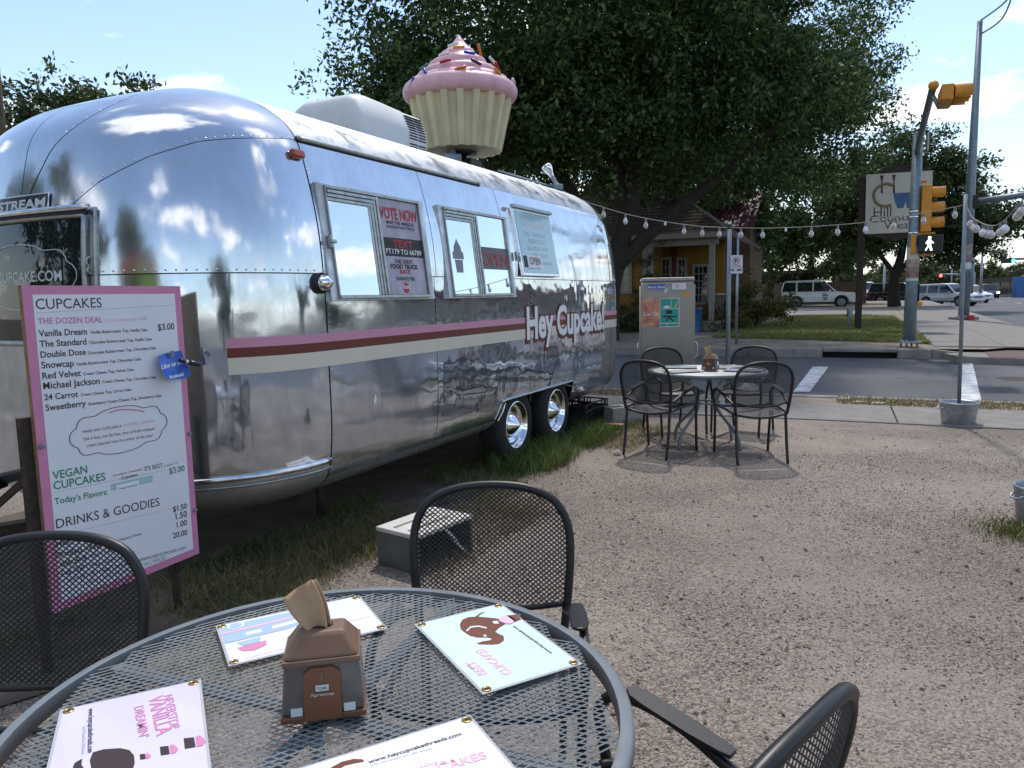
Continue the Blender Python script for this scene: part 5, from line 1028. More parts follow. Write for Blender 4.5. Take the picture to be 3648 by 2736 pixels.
bt('VEGAN', 114, 1036, 189, 1021, 'print_green', .014); bt('CUPCAKES', 116, 1058, 228, 1037, 'print_green', .014); bt('TE\'S BEST', 306, 1019, 352, 1009, 'print_green', .01); bt('in Austin, TX', 354, 1009, 385, 1001, 'print_green'); bt('$3.00', 366, 1024, 399, 1017, 'print_green', .012); dots(116, 1064, 396, 1008)
bt('Today\'s Flavors:', 118, 1090, 233, 1068, 'print_green', .012)
def bquad(pts, m, nm, d=.0066): b = MB(); b.add([bq(x, y, d) for x, y in pts], [(0, 1, 2, 3)]); return b.build(nm, m, board)
bquad([(239, 1061), (330, 1041), (330, 1026), (239, 1046)], 'teal', 'flavour_strip'); bquad([(252, 1063), (300, 1051), (300, 1037), (252, 1049)], 'print_white', 'paper_label', .0072); bt('Orange Dreamsicle', 256, 1058, 296, 1049, 'print_black'); bquad([(241, 1036), (310, 1020), (310, 1005), (241, 1021)], 'print_white', 'paper_label', .0072); bt('Strawberry Cheesecake', 244, 1030, 307, 1015, 'print_black'); bt('Cupcakes', 262, 1036, 296, 1028, 'print_black')
for o in [q for q in bpy.data.objects if q.parent == board and q.name.startswith('print')][-3:]: o.location = tuple(mn * .0012)
bt('DRINKS & GOODIES', 122, 1142, 345, 1092, 'print_dark'); dots(122, 1158, 398, 1092)
for s_, q in (('Milk', (122, 1182, 152, 1175)), ('Bottled Water', (124, 1206, 228, 1179)), ('Gift Box', (130, 1226, 188, 1208)), ('Tee Shirt', (130, 1246, 190, 1226))): bt(s_, *q, 'print_dark', .012)
bt('2 Percent', 158, 1172, 194, 1163); bt('Mother Nature\'s Finest', 232, 1177, 306, 1155); bt('holds 1 Cupcake', 196, 1204, 256, 1188); bt('"how ya ballin\' cupcake?"', 196, 1225, 290, 1200)
for s_, x0, y0, x1, y1 in (('$1.50', 374, 1106, 404, 1098), ('1.50', 380, 1122, 404, 1116), ('1.00', 382, 1140, 404, 1134), ('20.00', 374, 1163, 405, 1155)): bt(s_, x0, y0, x1, y1, 'print_dark', .012)
bt('SIGN UP FOR A FREE CUPCAKE AT WWW.HEYCUPCAKE.COM', 146, 1258, 401, 1186); bt('SALES TAX INCLUDED IN ALL PRICES', 190, 1262, 358, 1208, 'print_grey')
# flyer held by a navy clip
fly = thing('curled_flyer', 'curled blue flyer clipped to the right side of the menu board', 'flyer', bq(378, 790))
fq = [[(342, 770), (352, 765), (365, 762), (378, 759), (392, 757)], [(346, 788), (358, 784), (370, 781), (384, 778), (398, 776)], [(352, 806), (364, 803), (378, 800), (392, 797), (406, 793)], [(362, 820), (374, 821), (386, 820), (400, 817), (413, 811)]]
MB().grid(np.array([[bq(x, y, .02 + .012 * math.cos(j * 1.2) + .012 * i) for j, (x, y) in enumerate(r_)] for i, r_ in enumerate(fq)])).build('card', 'fbblue', fly)
for s_, x0, y0, x1, y1 in (('Like us on', 349, 798, 394, 785), ('facebook', 366, 818, 398, 811)): text(s_, bq(x0, y0, .075), bq(x1, y1, .075), V3(0, 0, 1), 'print_white', fly, 'print', None, .03, .0, nrm=mn)
pen = thing('clip_pen', 'dark blue pen clipped over the flyer at the edge of the menu board', 'pen', bq(405, 785, .09))
MB().tube([bq(388, 778, .09), bq(400, 781, .09)], .0095, 10).build('barrel', 'pen', pen); MB().tube([bq(400, 781, .09), bq(406, 782.5, .09)], .0105, 10).build('collar', 'chrome', pen); MB().tube([bq(406, 782.5, .09), bq(430, 787, .09), bq(432, 787.5, .09)], [.011, .011, .007], 10).build('cap', 'pen', pen)
MB().box(bq(372, 765, .03), (.018, .03, .006), A=AB).build('binder_clip', 'galv_dark', fly)

# ================================================================== SMALL THINGS ON THE LOT
hS = .215
A4 = [gz(x, y, hS) for x, y in ((1335, 1873), (1554, 1805), (1679, 1835), (1481, 1908))]
step = thing('step_box', 'low grey step with a sunlit pale top on the grass edge behind the near chair', 'step', (sum(A4) / 4) * V3(1, 1, 0))
ex, ey = unit(A4[3] - A4[0]), unit(A4[1] - A4[0]); ey = unit(ey - ex * np.dot(ex, ey)); sw_, sl_ = .30, .50; c_ = sum(A4) / 4; c_[2] = 0
sw_ = np.linalg.norm(A4[3] - A4[0]); sl_ = np.linalg.norm(A4[1] - A4[0]); SQ = lambda x, y, z: c_ + ex * x + ey * y + V3(0, 0, z); AS = np.array([ex, ey, V3(0, 0, 1)])
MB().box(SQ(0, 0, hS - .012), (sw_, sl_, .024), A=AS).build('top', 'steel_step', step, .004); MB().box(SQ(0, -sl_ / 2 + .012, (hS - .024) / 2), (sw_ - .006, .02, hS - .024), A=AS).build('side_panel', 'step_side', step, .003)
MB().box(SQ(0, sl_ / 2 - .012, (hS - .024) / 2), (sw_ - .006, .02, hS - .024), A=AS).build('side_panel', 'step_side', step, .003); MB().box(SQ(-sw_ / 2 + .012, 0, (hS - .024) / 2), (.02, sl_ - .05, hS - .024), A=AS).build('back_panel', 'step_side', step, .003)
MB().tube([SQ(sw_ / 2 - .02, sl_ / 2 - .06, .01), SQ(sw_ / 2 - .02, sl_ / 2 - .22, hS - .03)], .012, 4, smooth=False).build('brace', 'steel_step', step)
for i, dx in enumerate((-.05, .06)): MB().box(SQ(dx, -.03, hS + .001), (.02, sl_ * .7, .003), A=AS).build('grip_strip', 'conc_old', step)
def crate(P, rz, label):
    t = thing('milk_crate', label, 'crate', P, rz, 'black milk crates'); X = lambda x, y, z: V3(*(mw(t) @ Vector((x, y, z)))[:]); a, h = .165, .28
    Az = np.array([X(1, 0, 0) - X(0, 0, 0), X(0, 1, 0) - X(0, 0, 0), V3(0, 0, 1)])
    MB().box(X(0, 0, .006), (2 * a, 2 * a, .012), A=Az).build('floor', 'crate', t)
    for k in range(4):
        an = k * math.pi / 2; ca, sa = math.cos(an), math.sin(an); W_ = lambda u, z, d=0.: X(ca * u - sa * (a - d), sa * u + ca * (a - d), z); Ak = np.array([W_(1, 0) - W_(0, 0), W_(0, 0, -1) - W_(0, 0), V3(0, 0, 1)]); b = MB()
        for z0, z1 in ((0, .03), (.085, .095), (.145, .155), (.195, .215), (.265, h)): b.box(W_(0, (z0 + z1) / 2, .006), (2 * a, .010, z1 - z0), A=Ak)
        for u in np.linspace(-a + .012, a - .012, 9):
            b.box(W_(u, .1, .006), (.008, .007, .2), A=Ak)
            if abs(u) > .06: b.box(W_(u, .24, .006), (.012, .007, .06), A=Ak)
        b.box(W_(0, .11, .012), (2 * a - .02, .003, .2), A=Ak); b.build('side_wall', 'crate', t)
    return t
crate(gz(2060, 1533) + V3(-.02, .12, 0), -TAZ + .1, 'black milk crate right behind the rear trailer wheel'); crate(gz(2103, 1518) + V3(0.0, .2, 0), -TAZ - .2, 'black milk crate farthest from the trailer wheels, under the tail')
cb = thing('concrete_block', 'grey hollow concrete block on the gravel behind the front left far chair', 'concrete block', gz(2215, 1512) + V3(.03, .10, 0), .45); X = lambda x, y, z: V3(*(mw(cb) @ Vector((x, y, z)))[:]); Az = np.array([X(1, 0, 0) - X(0, 0, 0), X(0, 1, 0) - X(0, 0, 0), V3(0, 0, 1)])
for nm, c, d in (('shell', (0, .083, .1), (.4, .034, .19)), ('shell', (0, -.083, .1), (.4, .034, .19)), ('web', (-.183, 0, .1), (.034, .132, .19)), ('web', (0, 0, .1), (.034, .132, .19)), ('web', (.183, 0, .1), (.034, .132, .19))): MB().box(X(*c), d, A=Az).build(nm, 'block', cb, .004)
b = MB(); Pb = gz(2190, 1530) + V3(0, .05, .028); b.box(Pb, (.21, .095, .055), -.35, None); tag(b.build('loose_brick', 'redbrick', None, .006), 'pinkish brick lying loose beside the concrete block', 'brick')
def rock(name, P, r, label, sc=(1, .8, .7), m='limestone'):
    b = MB(); n, mm_ = 14, 9; vs = []
    for i in range(mm_ + 1):
        for k in range(n):
            th, ph = math.pi * i / mm_, 2 * math.pi * k / n; d = V3(math.sin(th) * math.cos(ph), math.sin(th) * math.sin(ph), math.cos(th)); kk = 1 + .16 * math.sin(5 * d[0] + P[0] * 3) * math.cos(4 * d[1] + P[1]) + .1 * math.sin(9 * d[2] + 7 * d[0]); vs.append(P + d * r * kk * np.array(sc) + V3(0, 0, r * sc[2] * .75))
    b.add(vs, [(i * n + k, i * n + (k + 1) % n, (i + 1) * n + (k + 1) % n, (i + 1) * n + k) for i in range(mm_) for k in range(n)], False); tag(b.build(name, m), label, 'rock')
rock('limestone_rock', gz(2670, 1404, .0), .135, 'rough pale limestone rock on the verge behind the far table'); rock('limestone_rock', gz(2197, 1620), .035, 'small pale stone by the front left far chair')
for x, y, lb in ((3010, 1424, 'flat pale stone on the verge nearest the crosswalk line'), (3060, 1436, 'flat pale stone on the verge left of the bucket'), (3130, 1440, 'small flat stone on the verge closest to the bucket')): rock('flat_stone', gz(x, y), .09, lb, (1, .6, .2))
# steel cabinet
cabr = -.14; cl = gz(2284, 1447) + V3(.0, .05, 0); cxv = V3(math.cos(cabr), math.sin(cabr), 0); cyv = V3(-math.sin(cabr), math.cos(cabr), 0); cwid, cdep, chgt = .69, .45, 1.66
cab = thing('signal_cabinet', 'brushed steel traffic control cabinet covered in stickers and posters', 'cabinet', cl + cxv * cwid / 2 + cyv * cdep / 2, cabr); CQ = lambda x, y, z: cl + cxv * x + cyv * y + V3(0, 0, z); AC_ = np.array([cxv, cyv, V3(0, 0, 1)])
def cbx(c, d, nm, m='stainless', bev=.004, par=cab): return MB().box(CQ(*c), d, A=AC_).build(nm, m, par, bev)
cbx((cwid / 2, cdep / 2, .06), (cwid + .1, cdep + .1, .12), 'plinth', 'conc'); cbx((cwid / 2, cdep / 2, .84), (cwid, cdep, 1.44), 'body'); dr = cbx((cwid / 2, -.008, .80), (cwid - .03, .016, 1.36), 'door'); cbx((cwid / 2, cdep / 2, 1.575), (cwid - .05, cdep + .0, .06), 'neck'); cbx((cwid / 2, cdep / 2, 1.63), (cwid - .02, cdep + .06, .05), 'hood', 'stainless', .012)
for xx in (-.03,): MB().tube(catmull([CQ(xx + .03, .1, .62), CQ(xx, .08, .64), CQ(xx, .08, .80), CQ(xx + .03, .1, .82)], 4), .008, 6).build('lifting_handle', 'trim', cab)
MB().tube(catmull([CQ(cwid, .15, .62), CQ(cwid + .04, .15, .64), CQ(cwid + .04, .15, .80), CQ(cwid, .15, .82)], 4), .008, 6).build('lifting_handle', 'trim', cab)
Pn = V3(0, 0, 0) - cyv
def cinvp(x, y): P = onplane(x, y, CQ(0, -.017, 0), cyv) - CQ(0, -.017, 0); return float(np.dot(P, cxv)), float(P[2])
r1 = lambda x, y: (2000 + x * .40687, 600 + y * .40687)
def sticker(a, b_, m, nm, d=.0176, par=dr):
    (x0, z1), (x1, z0) = cinvp(*r1(*a)), cinvp(*r1(*b_)); MB().box(CQ((x0 + x1) / 2, -d, (z0 + z1) / 2), (x1 - x0, .0016, z1 - z0), A=AC_).build(nm, m, par); return x0, x1, z0, z1
def ctext(s, x0, x1, z, m, h=None, bold=0.): text(s, CQ(x0, -.020, z), CQ(x1, -.020, z), V3(0, 0, 1), m, dr, 'print', h, bold, 0, nrm=Pn)
x0, x1, z0, z1 = sticker((758, 1015), (908, 1058), 'fbblue', 'sticker'); ctext('Ron Paul', x0 + .004, x1 - .004, z0 + .018, 'print_white', .026, .03); ctext('Restore the Republic', x0 + .004, x1 - .01, z0 + .004, 'print_white', .007)
x0, x1, z0, z1 = sticker((968, 1005), (1092, 1060), 'signwhite', 'sticker'); MB().lathe([(0, 0), (.023, 0)], 16, np.array([cxv, V3(0, 0, 1), Pn]), CQ(x0 + .065, -.0192, (z0 + z1) / 2)).build('sticker_disc', 'print_paleink', dr)
sticker((1068, 1080), (1132, 1122), 'yell', 'sticker'); sticker((898, 1050), (928, 1090), 'teal', 'sticker')
x0, x1, z0, z1 = sticker((704, 1135), (860, 1385), 'poster_orange', 'poster'); ctext('LAMBERTS', x0 + .03, x1 - .03, z1 - .035, 'teal', .016, .02); ctext('Suite 709', x0 + .02, x1 - .02, z0 + .14, 'print_white', .05); ctext('FRIDAY', x0 + .05, x1 - .05, z0 + .085, 'print_dark', .013, .01); ctext('AUGUST 26, 2011', x0 + .02, x1 - .02, z0 + .06, 'print_dark', .013, .01)
x0, x1, z0, z1 = sticker((862, 1137), (1032, 1388), 'signwhite', 'poster'); wv_ = x1 - x0; hv_ = z1 - z0
for u0_, u1_, v0_, v1_ in ((.03, .57, .65, .98), (.60, .97, .65, .98), (.03, .97, .15, .63), (.03, .35, .03, .12), (.38, .97, .03, .12)): MB().box(CQ(x0 + wv_ * (u0_ + u1_) / 2, -.0192, z0 + hv_ * (v0_ + v1_) / 2), (wv_ * (u1_ - u0_), .0012, hv_ * (v1_ - v0_)), A=AC_).build('poster_panel', 'poster_teal', dr)
kb_ = lambda pts, m: MB().add([CQ(x0 + wv_ * u, -.0202, z0 + hv_ * v) for u, v in pts], [tuple(range(len(pts)))]).build('poster_picture', m, dr)
kb_([(.15, .34), (.85, .34), (.85, .38), (.15, .40)], 'print_black'); kb_([(.33, .46), (.62, .46), (.62, .58), (.33, .58)], 'print_black'); kb_([(.48, .34), (.53, .34), (.75, .21), (.66, .21), (.50, .29), (.34, .21), (.25, .21)], 'print_black'); kb_([(.18, .66), (.52, .66), (.50, .72), (.42, .74), (.28, .74), (.20, .72)], 'print_white'); kb_([(.70, .68), (.80, .66), (.86, .74), (.95, .92), (.93, .94), (.80, .78)], 'brass')
for z_ in (1.28, 1.12, .98): MB().box(CQ(cwid + .001, .14, z_), (.004, .12, .14), A=AC_).build('side_poster', 'poster_teal', cab)
# ---- string light posts, buckets
pL = aty(2590, 1447, 9.45); pL = V3(pL[0], pL[1], 0); pLt = aty(2588, 790, 9.45)
post1 = thing('string_light_post', 'slim galvanised post behind the far table carrying the string lights', 'post', pL, 0, 'string light posts'); MB().tube([pL, V3(pL[0], pL[1], pLt[2])], .026, 10).build('pole', 'galv_dark', post1); MB().lathe([(.03, 2.24), (.034, 2.25), (.034, 2.29), (.03, 2.30)], 12, None, (pL[0], pL[1], 0)).build('cable_clamp', 'black', post1); MB().box((pL[0], pL[1], .02), (.22, .22, .04)).build('foot_plate', 'galv_dark', post1, .005)
pB = gz(3413, 1510); pBt = aty(3440, 692, pB[1])
post2 = thing('string_light_post', 'slim post standing in a metal tub at the corner, carrying the string lights', 'post', V3(pB[0], pB[1], .20), 0, 'string light posts'); MB().tube([V3(pB[0], pB[1], .18), V3(pBt[0] + .0, pBt[1], pBt[2])], .02, 10).build('pole', 'galv_dark', post2)
def tub(P, r, h, label):
    t = thing('metal_tub', label, 'tub', P, 0, 'galvanised tubs'); MB().lathe([(r * .84, 0), (r * .86, .01), (r * .93, h * .55), (r * .945, h * .57), (r * .945, h * .62), (r * .955, h * .64), (r, h - .012), (r * 1.03, h - .006), (r * 1.03, h + .006), (r, h + .008), (r * .97, h - .01), (r * .93, h - .04)], 32, None, P).build('bucket', 'galv', t)
    MB().lathe([(0, h - .035), (r * .95, h - .035)], 24, None, P).build('gravel_fill', 'gravel', t)
    for s in (-1, 1): MB().tube(catmull([P + V3(s * r * .98, -.05, h - .04), P + V3(s * (r + .03), -.03, h - .06), P + V3(s * (r + .03), .03, h - .06), P + V3(s * r * .98, .05, h - .04)], 3), .006, 6).build('handle', 'galv', t)
tub(V3(pB[0], pB[1], 0), .185, .235, 'galvanised tub weighted with gravel holding the light post at the corner'); tub(gz(3715, 1872), .16, .24, 'metal tub cut off by the right edge of the picture')
# ---- string lights
def lights(name, wpts, bulbs, label, rb=.027, ms=('bulbglass', 'bulbwhite')):
    wp = [np.asarray(p, float) for p in wpts]; t = thing(name, label, 'string lights', wp[0], 0, 'string lights'); cv = catmull(wp, 8); MB().tube(cv, .0045, 5).build('cable', 'wire', t)
    A_ = np.array(cv); U_ = np.array([CX + F * np.dot(p - C0, cr) / np.dot(p - C0, cf) for p in A_])
    for i, (bx, kind) in enumerate(bulbs):
        j = int(np.argmin(np.abs(U_ - bx))); P = A_[j]; MB().lathe([(.011, -.002), (.014, -.012), (.014, -.038), (.011, -.045)], 10, None, P).build('socket', 'socket' if kind else 'bulbwhite', t)
        if kind:
            r_ = rb; MB().lathe([(.011, -.043), (.016, -.052), (r_ * .82, -.066), (r_, -.085), (r_ * .92, -.102), (r_ * .62, -.116), (.006, -.124), (0, -.124)], 14, None, P).build('bulb', ms[kind - 1], t)
    return t
wy = lambda x, y, Y: aty(x, y, Y)
s0 = Bs(2.2, 18.5, -.03)
xs1 = [(2008, 681), (2081, 716), (2150, 739), (2228, 762), (2301, 778), (2370, 790), (2437, 800), (2502, 807), (2563, 810), (2590, 811)]; Ys = np.linspace(s0[1], pL[1], len(xs1))
lights('string_lights', [s0] + [wy(x, y, Y) for (x, y), Y in zip(xs1, Ys)], [(2081, 2), (2152, 1), (2228, 2), (2301, 1), (2371, 0), (2437, 1), (2504, 1), (2561, 1)], 'string of bulbs running from the trailer tail to the slim post')
xs2 = [(2590, 811), (2640, 812), (2717, 813), (2800, 811), (2891, 807), (2985, 801), (3084, 792), (3184, 777), (3291, 758), (3403, 737), (3438, 728)]; Ys = np.linspace(pL[1], pB[1], len(xs2))
lights('string_lights', [wy(x, y, Y) for (x, y), Y in zip(xs2, Ys)], [(2638, 1), (2716, 1), (2801, 0), (2890, 1), (2986, 1), (3083, 2), (3184, 1), (3291, 1), (3403, 1)], 'string of bulbs stretched between the two slim posts across the corner')
xs3 = [(3440, 722), (3459, 768), (3485, 788), (3510, 800), (3545, 803), (3575, 787), (3600, 763), (3622, 738), (3655, 700), (3720, 640)]; Ys = np.linspace(pB[1], 5.9, len(xs3))
lights('string_lights', [wy(x, y, Y) for (x, y), Y in zip(xs3, Ys)], [(3458, 1), (3471, 1), (3480, 1), (3503, 2), (3517, 1), (3530, 1), (3563, 1), (3582, 2), (3626, 1), (3640, 1)], 'sagging string of bulbs hanging right of the post at the right edge', .036)

# ================================================================== ACROSS THE SIDE ROAD
# traffic signal pole A
pa = gfar(3238, 1237); pa[2] = .13; sigA = thing('signal_pole', 'grey traffic signal pole wrapped in flyers, with a pedestrian signal', 'traffic signal', pa); zP = lambda y, x=3250: aty(x, y, pa[1])[2]
ptop = aty(1976 * K, 335 * K, pa[1])
MB().lathe([(.24, 0), (.24, .03), (.13, .05)], 20, None, pa + V3(0, 0, .1)).build('base_plate', 'galv_dark', sigA)
for k in range(4): MB().tube([pa + V3(.17 * math.cos(k * 1.57 + .78), .17 * math.sin(k * 1.57 + .78), 0), pa + V3(.17 * math.cos(k * 1.57 + .78), .17 * math.sin(k * 1.57 + .78), .19)], .022, 6).build('anchor_bolt', 'galv_dark', sigA)
MB().tube([pa + V3(0, 0, .1), pa + V3(0, 0, 1.5), pa + V3(0, 0, 4.75)], [.135, .125, .1], 20).build('pole', 'galv_dark', sigA)
tipA = V3(7.62, 13.75, 4.92); armp = [pa + V3(0, 0, 4.25), pa + V3(-.15, -.3, 4.36), (pa + V3(0, 0, 4.4)) * .6 + tipA * .4 + V3(0, 0, .02), tipA + V3(0, 0, .02), tipA + unit(tipA - pa - V3(0, 0, 4.3)) * .35]
MB().tube(catmull(armp, 6), .062, 12).build('mast_arm', 'galv_dark', sigA); MB().ball(armp[-1], .085).build('arm_end_cap', 'signal', sigA)
for z0_, z1_, m_ in ((1.44, 1.49, 'faded_teal'), (1.49, 1.55, 'signcream'), (1.55, 1.80, 'faded_red'), (1.80, 1.98, 'faded_tan'), (1.98, 2.24, 'signcream'), (2.24, 2.30, 'faded_teal')): MB().lathe([(.129, z0_), (.128, z1_)], 20, None, pa).build('flyer_wrap', m_, sigA)
for z_ in (2.55, 2.9, 3.02): MB().lathe([(.125, z_), (.125, z_ + .02)], 20, None, pa).build('band', 'trim', sigA)
def head(c, axis, face, up, n=3, sz=.33, parent=sigA, nm='signal_head', lit=None):
    """signal head: sections along axis, visors pointing along face"""
    axis, face = unit(axis), unit(face); sd_ = unit(np.cross(face, axis)); A = np.array([axis, sd_, face]); h = MB().box(c, (sz * n + .04, sz + .02, .2), A=A).build(nm, 'signal', parent, .02)
    for i in range(n):
        p = c + axis * (i - (n - 1) / 2) * sz + face * .1; up_ = unit(up - face * np.dot(up, face)); rt = np.cross(face, up_); Av = np.array([rt, up_, face])
        b = MB(); b.lathe([(.145, 0), (.145, .27), (.135, .27), (.135, 0)], 20, Av, p, a0=-.6, a1=math.pi + .6); b.build('visor', 'signal', h)
        MB().lathe([(0, .012), (.1, .008), (.14, .0)], 18, Av, p).build('lens', lit[i] if lit else 'lens_dark', h)
    return h
rgt = unit(V3(.93, -.36, 0)); hd = aty(1998 * K, 452 * K, pa[1])
head(pa + V3(.20, -.06, hd[2] - pa[2]), V3(0, 0, 1), rgt, V3(0, 0, 1)); MB().tube([pa + V3(0, 0, hd[2] + .62 - pa[2]), pa + V3(.2, -.06, hd[2] + .6 - pa[2])], .04, 8).build('bracket', 'signal', sigA); MB().tube([pa + V3(0, 0, hd[2] - .62 - pa[2]), pa + V3(.28, -.1, hd[2] - .60 - pa[2])], .045, 8).build('bracket', 'signal', sigA)
ha = tipA + V3(.22, -.05, -.08); axA = unit((tipA - pa) * V3(1, 1, 0)); head(ha, axA, V3(.95, -.3, -.02), V3(0, 0, 1), 3, .25); MB().tube([tipA, tipA + V3(.12, -.03, -.25)], .035, 8).build('bracket', 'galv', sigA)
MB().box((pa + V3(0, 0, 4.25)) * .55 + tipA * .45 + V3(.1, 0, -.25), (.03, .5, .34), -.45).build('street_name_plate', 'galv', sigA)
pc = aty(2010 * K, 527 * K, pa[1] - .25); nf = unit(-pc * V3(1, 1, 0)); pxv = unit(np.cross(nf, V3(0, 0, -1))) ; pxv = V3(-nf[1], nf[0], 0); pxv = pxv if pxv[0] > 0 else -pxv; Ap = np.array([pxv, V3(0, 0, 1), nf])
ped = MB().box(pc, (.48, .40, .20), A=Ap).build('pedestrian_signal', 'black', sigA, .03); fg = lambda pts: MB().add([pc + pxv * x + V3(0, 0, y) + nf * .103 for x, y in pts], [tuple(range(len(pts)))]).build('walking_figure', 'walklit', ped)
fg([(-.03, .10), (-.05, .125), (-.045, .155), (-.02, .165), (.005, .155), (.01, .125), (-.005, .10)]); fg([(-.05, .09), (.0, .095), (.025, .06), (.05, .04), (.06, .01), (.04, .01), (.015, .035), (.01, -.02), (-.055, -.02), (-.06, .03), (-.075, .0), (-.095, .01), (-.08, .05)]); fg([(-.055, -.02), (.01, -.02), (.02, -.08), (.045, -.13), (.03, -.15), (.0, -.145), (-.012, -.09), (-.025, -.06), (-.05, -.09), (-.075, -.145), (-.10, -.135), (-.085, -.10), (-.06, -.06)])
MB().box(pc + V3(-.08, .1, .235), (.40, .05, .05), A=Ap).build('bracket', 'signal', sigA, .01); MB().box(pc + V3(-.08, .1, -.235), (.40, .05, .05), A=Ap).build('bracket', 'signal', sigA, .01); MB().box(pc + V3(-.30, .15, 0), (.10, .42, .1), A=Ap).build('terminal_box', 'signal', sigA, .01)
MB().box(pa + V3(.15, -.06, .98), (.12, .1, .1)).build('push_button', 'signal', sigA, .02); MB().box(pa + V3(.135, -.02, 1.2), (.02, .12, .42)).build('notice_plate', 'black', sigA)
# pole B, with street lamp and long mast arm
pb = gfar(3432, 1140); sigB = thing('signal_pole', 'tall grey signal and lamp pole farther along the main road', 'traffic signal', pb)
MB().box(pb + V3(0, 0, .06), (.75, .75, .12)).build('footing', 'conc', sigB, .02); MB().lathe([(.26, .12), (.26, .16), (.16, .18)], 16, None, pb).build('base_plate', 'galv_dark', sigB)
zt = aty(2117 * K, 45 * K, pb[1])[2]; tpB = aty(2117 * K, 45 * K, pb[1]); MB().tube([pb + V3(0, 0, .15), pb + V3(.02, 0, 5), V3(tpB[0], pb[1], zt)], [.19, .16, .09], 16).build('pole', 'galv_dark', sigB)
am = aty(2104 * K, 437 * K, pb[1]); ae = aty(2330 * K, 412 * K, pb[1] - 1.5); MB().tube([am, (am + ae) / 2 + V3(0, 0, .08), ae], [.13, .115, .09], 12).build('mast_arm', 'galv_dark', sigB); MB().box(am + V3(-.05, 0, 0), (.2, .36, .5)).build('arm_flange', 'rust', sigB, .02)
for dz in (0, -.5): MB().tube(catmull([V3(tpB[0], pb[1], zt + dz), aty(2165 * K, (10 + (30 if dz else 0)) * K, pb[1] - .6), aty(2190 * K, -20 * K, pb[1] - 1)], 4), .03, 8).build('lamp_arm', 'galv', sigB)
for z0_, z1_, m_ in ((1.55, 1.8, 'signwhite'), (1.8, 2.1, 'faded_red'), (2.1, 2.5, 'faded_tan'), (1.45, 1.55, 'faded_teal')): MB().lathe([(.183, z0_ + .4), (.182, z1_ + .4)], 16, None, pb).build('flyer_wrap', m_, sigB)
MB().box(aty(3458, 1130, pb[1] - .6) * V3(1, 1, 0) + V3(0, 0, pb[2] + .1), (.2, .2, .2)).build('red_cap', 'print_red', sigB, .02)
# shop sign
wp_ = gfar(3056, 1176); wsgn = thing('shop_sign', 'cream shop sign with purple and blue lettering on a dark timber post', 'shop sign', wp_); nS = unit(-wp_ * V3(1, 1, 0) + V3(.8, 0, 0)); xS = V3(-nS[1], nS[0], 0); xS = xS if xS[0] > 0 else -xS; AS2 = np.array([xS, V3(0, 0, 1), nS])
wpx = lambda x, y, d=0.: onplane(2700 + x * .42857, 200 + y * .42857, wp_ + nS * (.08 + d), nS)
MB().box(wp_ + V3(0, 0, 2.4) - nS * .08, (.20, 4.8, .20), A=AS2).build('post', 'darkwood', wsgn, .015)
P_tl, P_tr, P_bl, P_br = wpx(902, 985), wpx(1455, 950), wpx(890, 1480), wpx(1438, 1455); bn = MB(); bn.add([P_tl, P_tr, P_br, P_bl] + [p - nS * .1 for p in (P_tl, P_tr, P_br, P_bl)], [(0, 1, 2, 3), (7, 6, 5, 4), (0, 4, 5, 1), (1, 5, 6, 2), (2, 6, 7, 3), (3, 7, 4, 0)]); brd = bn.build('board', 'signcream', wsgn)
def cap(pts, nm): b = MB(); n = len(pts); P_ = [wpx(x, y, -.01) for x, y in pts]; b.add(P_ + [p - nS * .1 for p in P_], [tuple(range(n)), tuple(range(2 * n - 1, n - 1, -1))] + [(i, n + i, n + (i + 1) % n, (i + 1) % n) for i in range(n)]); b.build(nm, 'darkwood', wsgn)
cap([(985, 980), (1060, 925), (1180, 905), (1300, 910), (1400, 930), (1450, 952)], 'arched_top'); cap([(890, 1482), (1438, 1458), (1300, 1500), (1160, 1530), (1050, 1520)], 'curved_base')
def wsh(pts, m, d=.004): MB().add([wpx(x, y, d) for x, y in pts], [tuple(range(len(pts)))]).build('sign_art', m, brd)
wsh([(1012, 992), (1048, 990), (1036, 1040), (1040, 1140), (1020, 1140), (1026, 1040)], 'sign_purple', .006); wsh([(1112, 988), (1148, 985), (1136, 1040), (1142, 1140), (1120, 1140), (1126, 1040)], 'sign_purple', .006)
arc = [(1125, 1075), (1080, 1060), (1030, 1070), (985, 1105), (965, 1150), (975, 1200), (1010, 1235), (1060, 1245), (1110, 1235)]; b = MB(); Pa = [wpx(x, y, .004) for x, y in catmull([np.array([x, y]) for x, y in arc], 4)]; b.tube(Pa, .05, 4); b.build('sign_art', 'sign_tan', brd)
wsh([(1125, 1140), (1205, 1135), (1230, 1200), (1210, 1262), (1160, 1265), (1135, 1200)], 'sign_blue'); wsh([(1205, 1135), (1290, 1130), (1290, 1262), (1240, 1262), (1225, 1200)], 'sign_blue', .005)
for s_, a_, b_, h_ in (('Hill', (960, 1338), (1108, 1332), .42), ('Country', (930, 1385), (1330, 1358), .30), ('Weavers', (1050, 1440), (1420, 1420), .32)): text(s_, wpx(*a_, .006), wpx(*b_, .006), V3(0, 0, 1), 'sign_purple', brd, 'print', h_ * .75, .0, 0, nrm=nS)
MB().tube([wp_ + V3(-.3, 0, 0), wp_ + V3(-.28, 0, .5)], .02, 6).build('spike', 'galv_dark', wsgn); MB().box(wp_ + V3(-.28, 0, .55), (.14, .14, .3)).build('ground_spotlight', 'galv_dark', wsgn, .02)
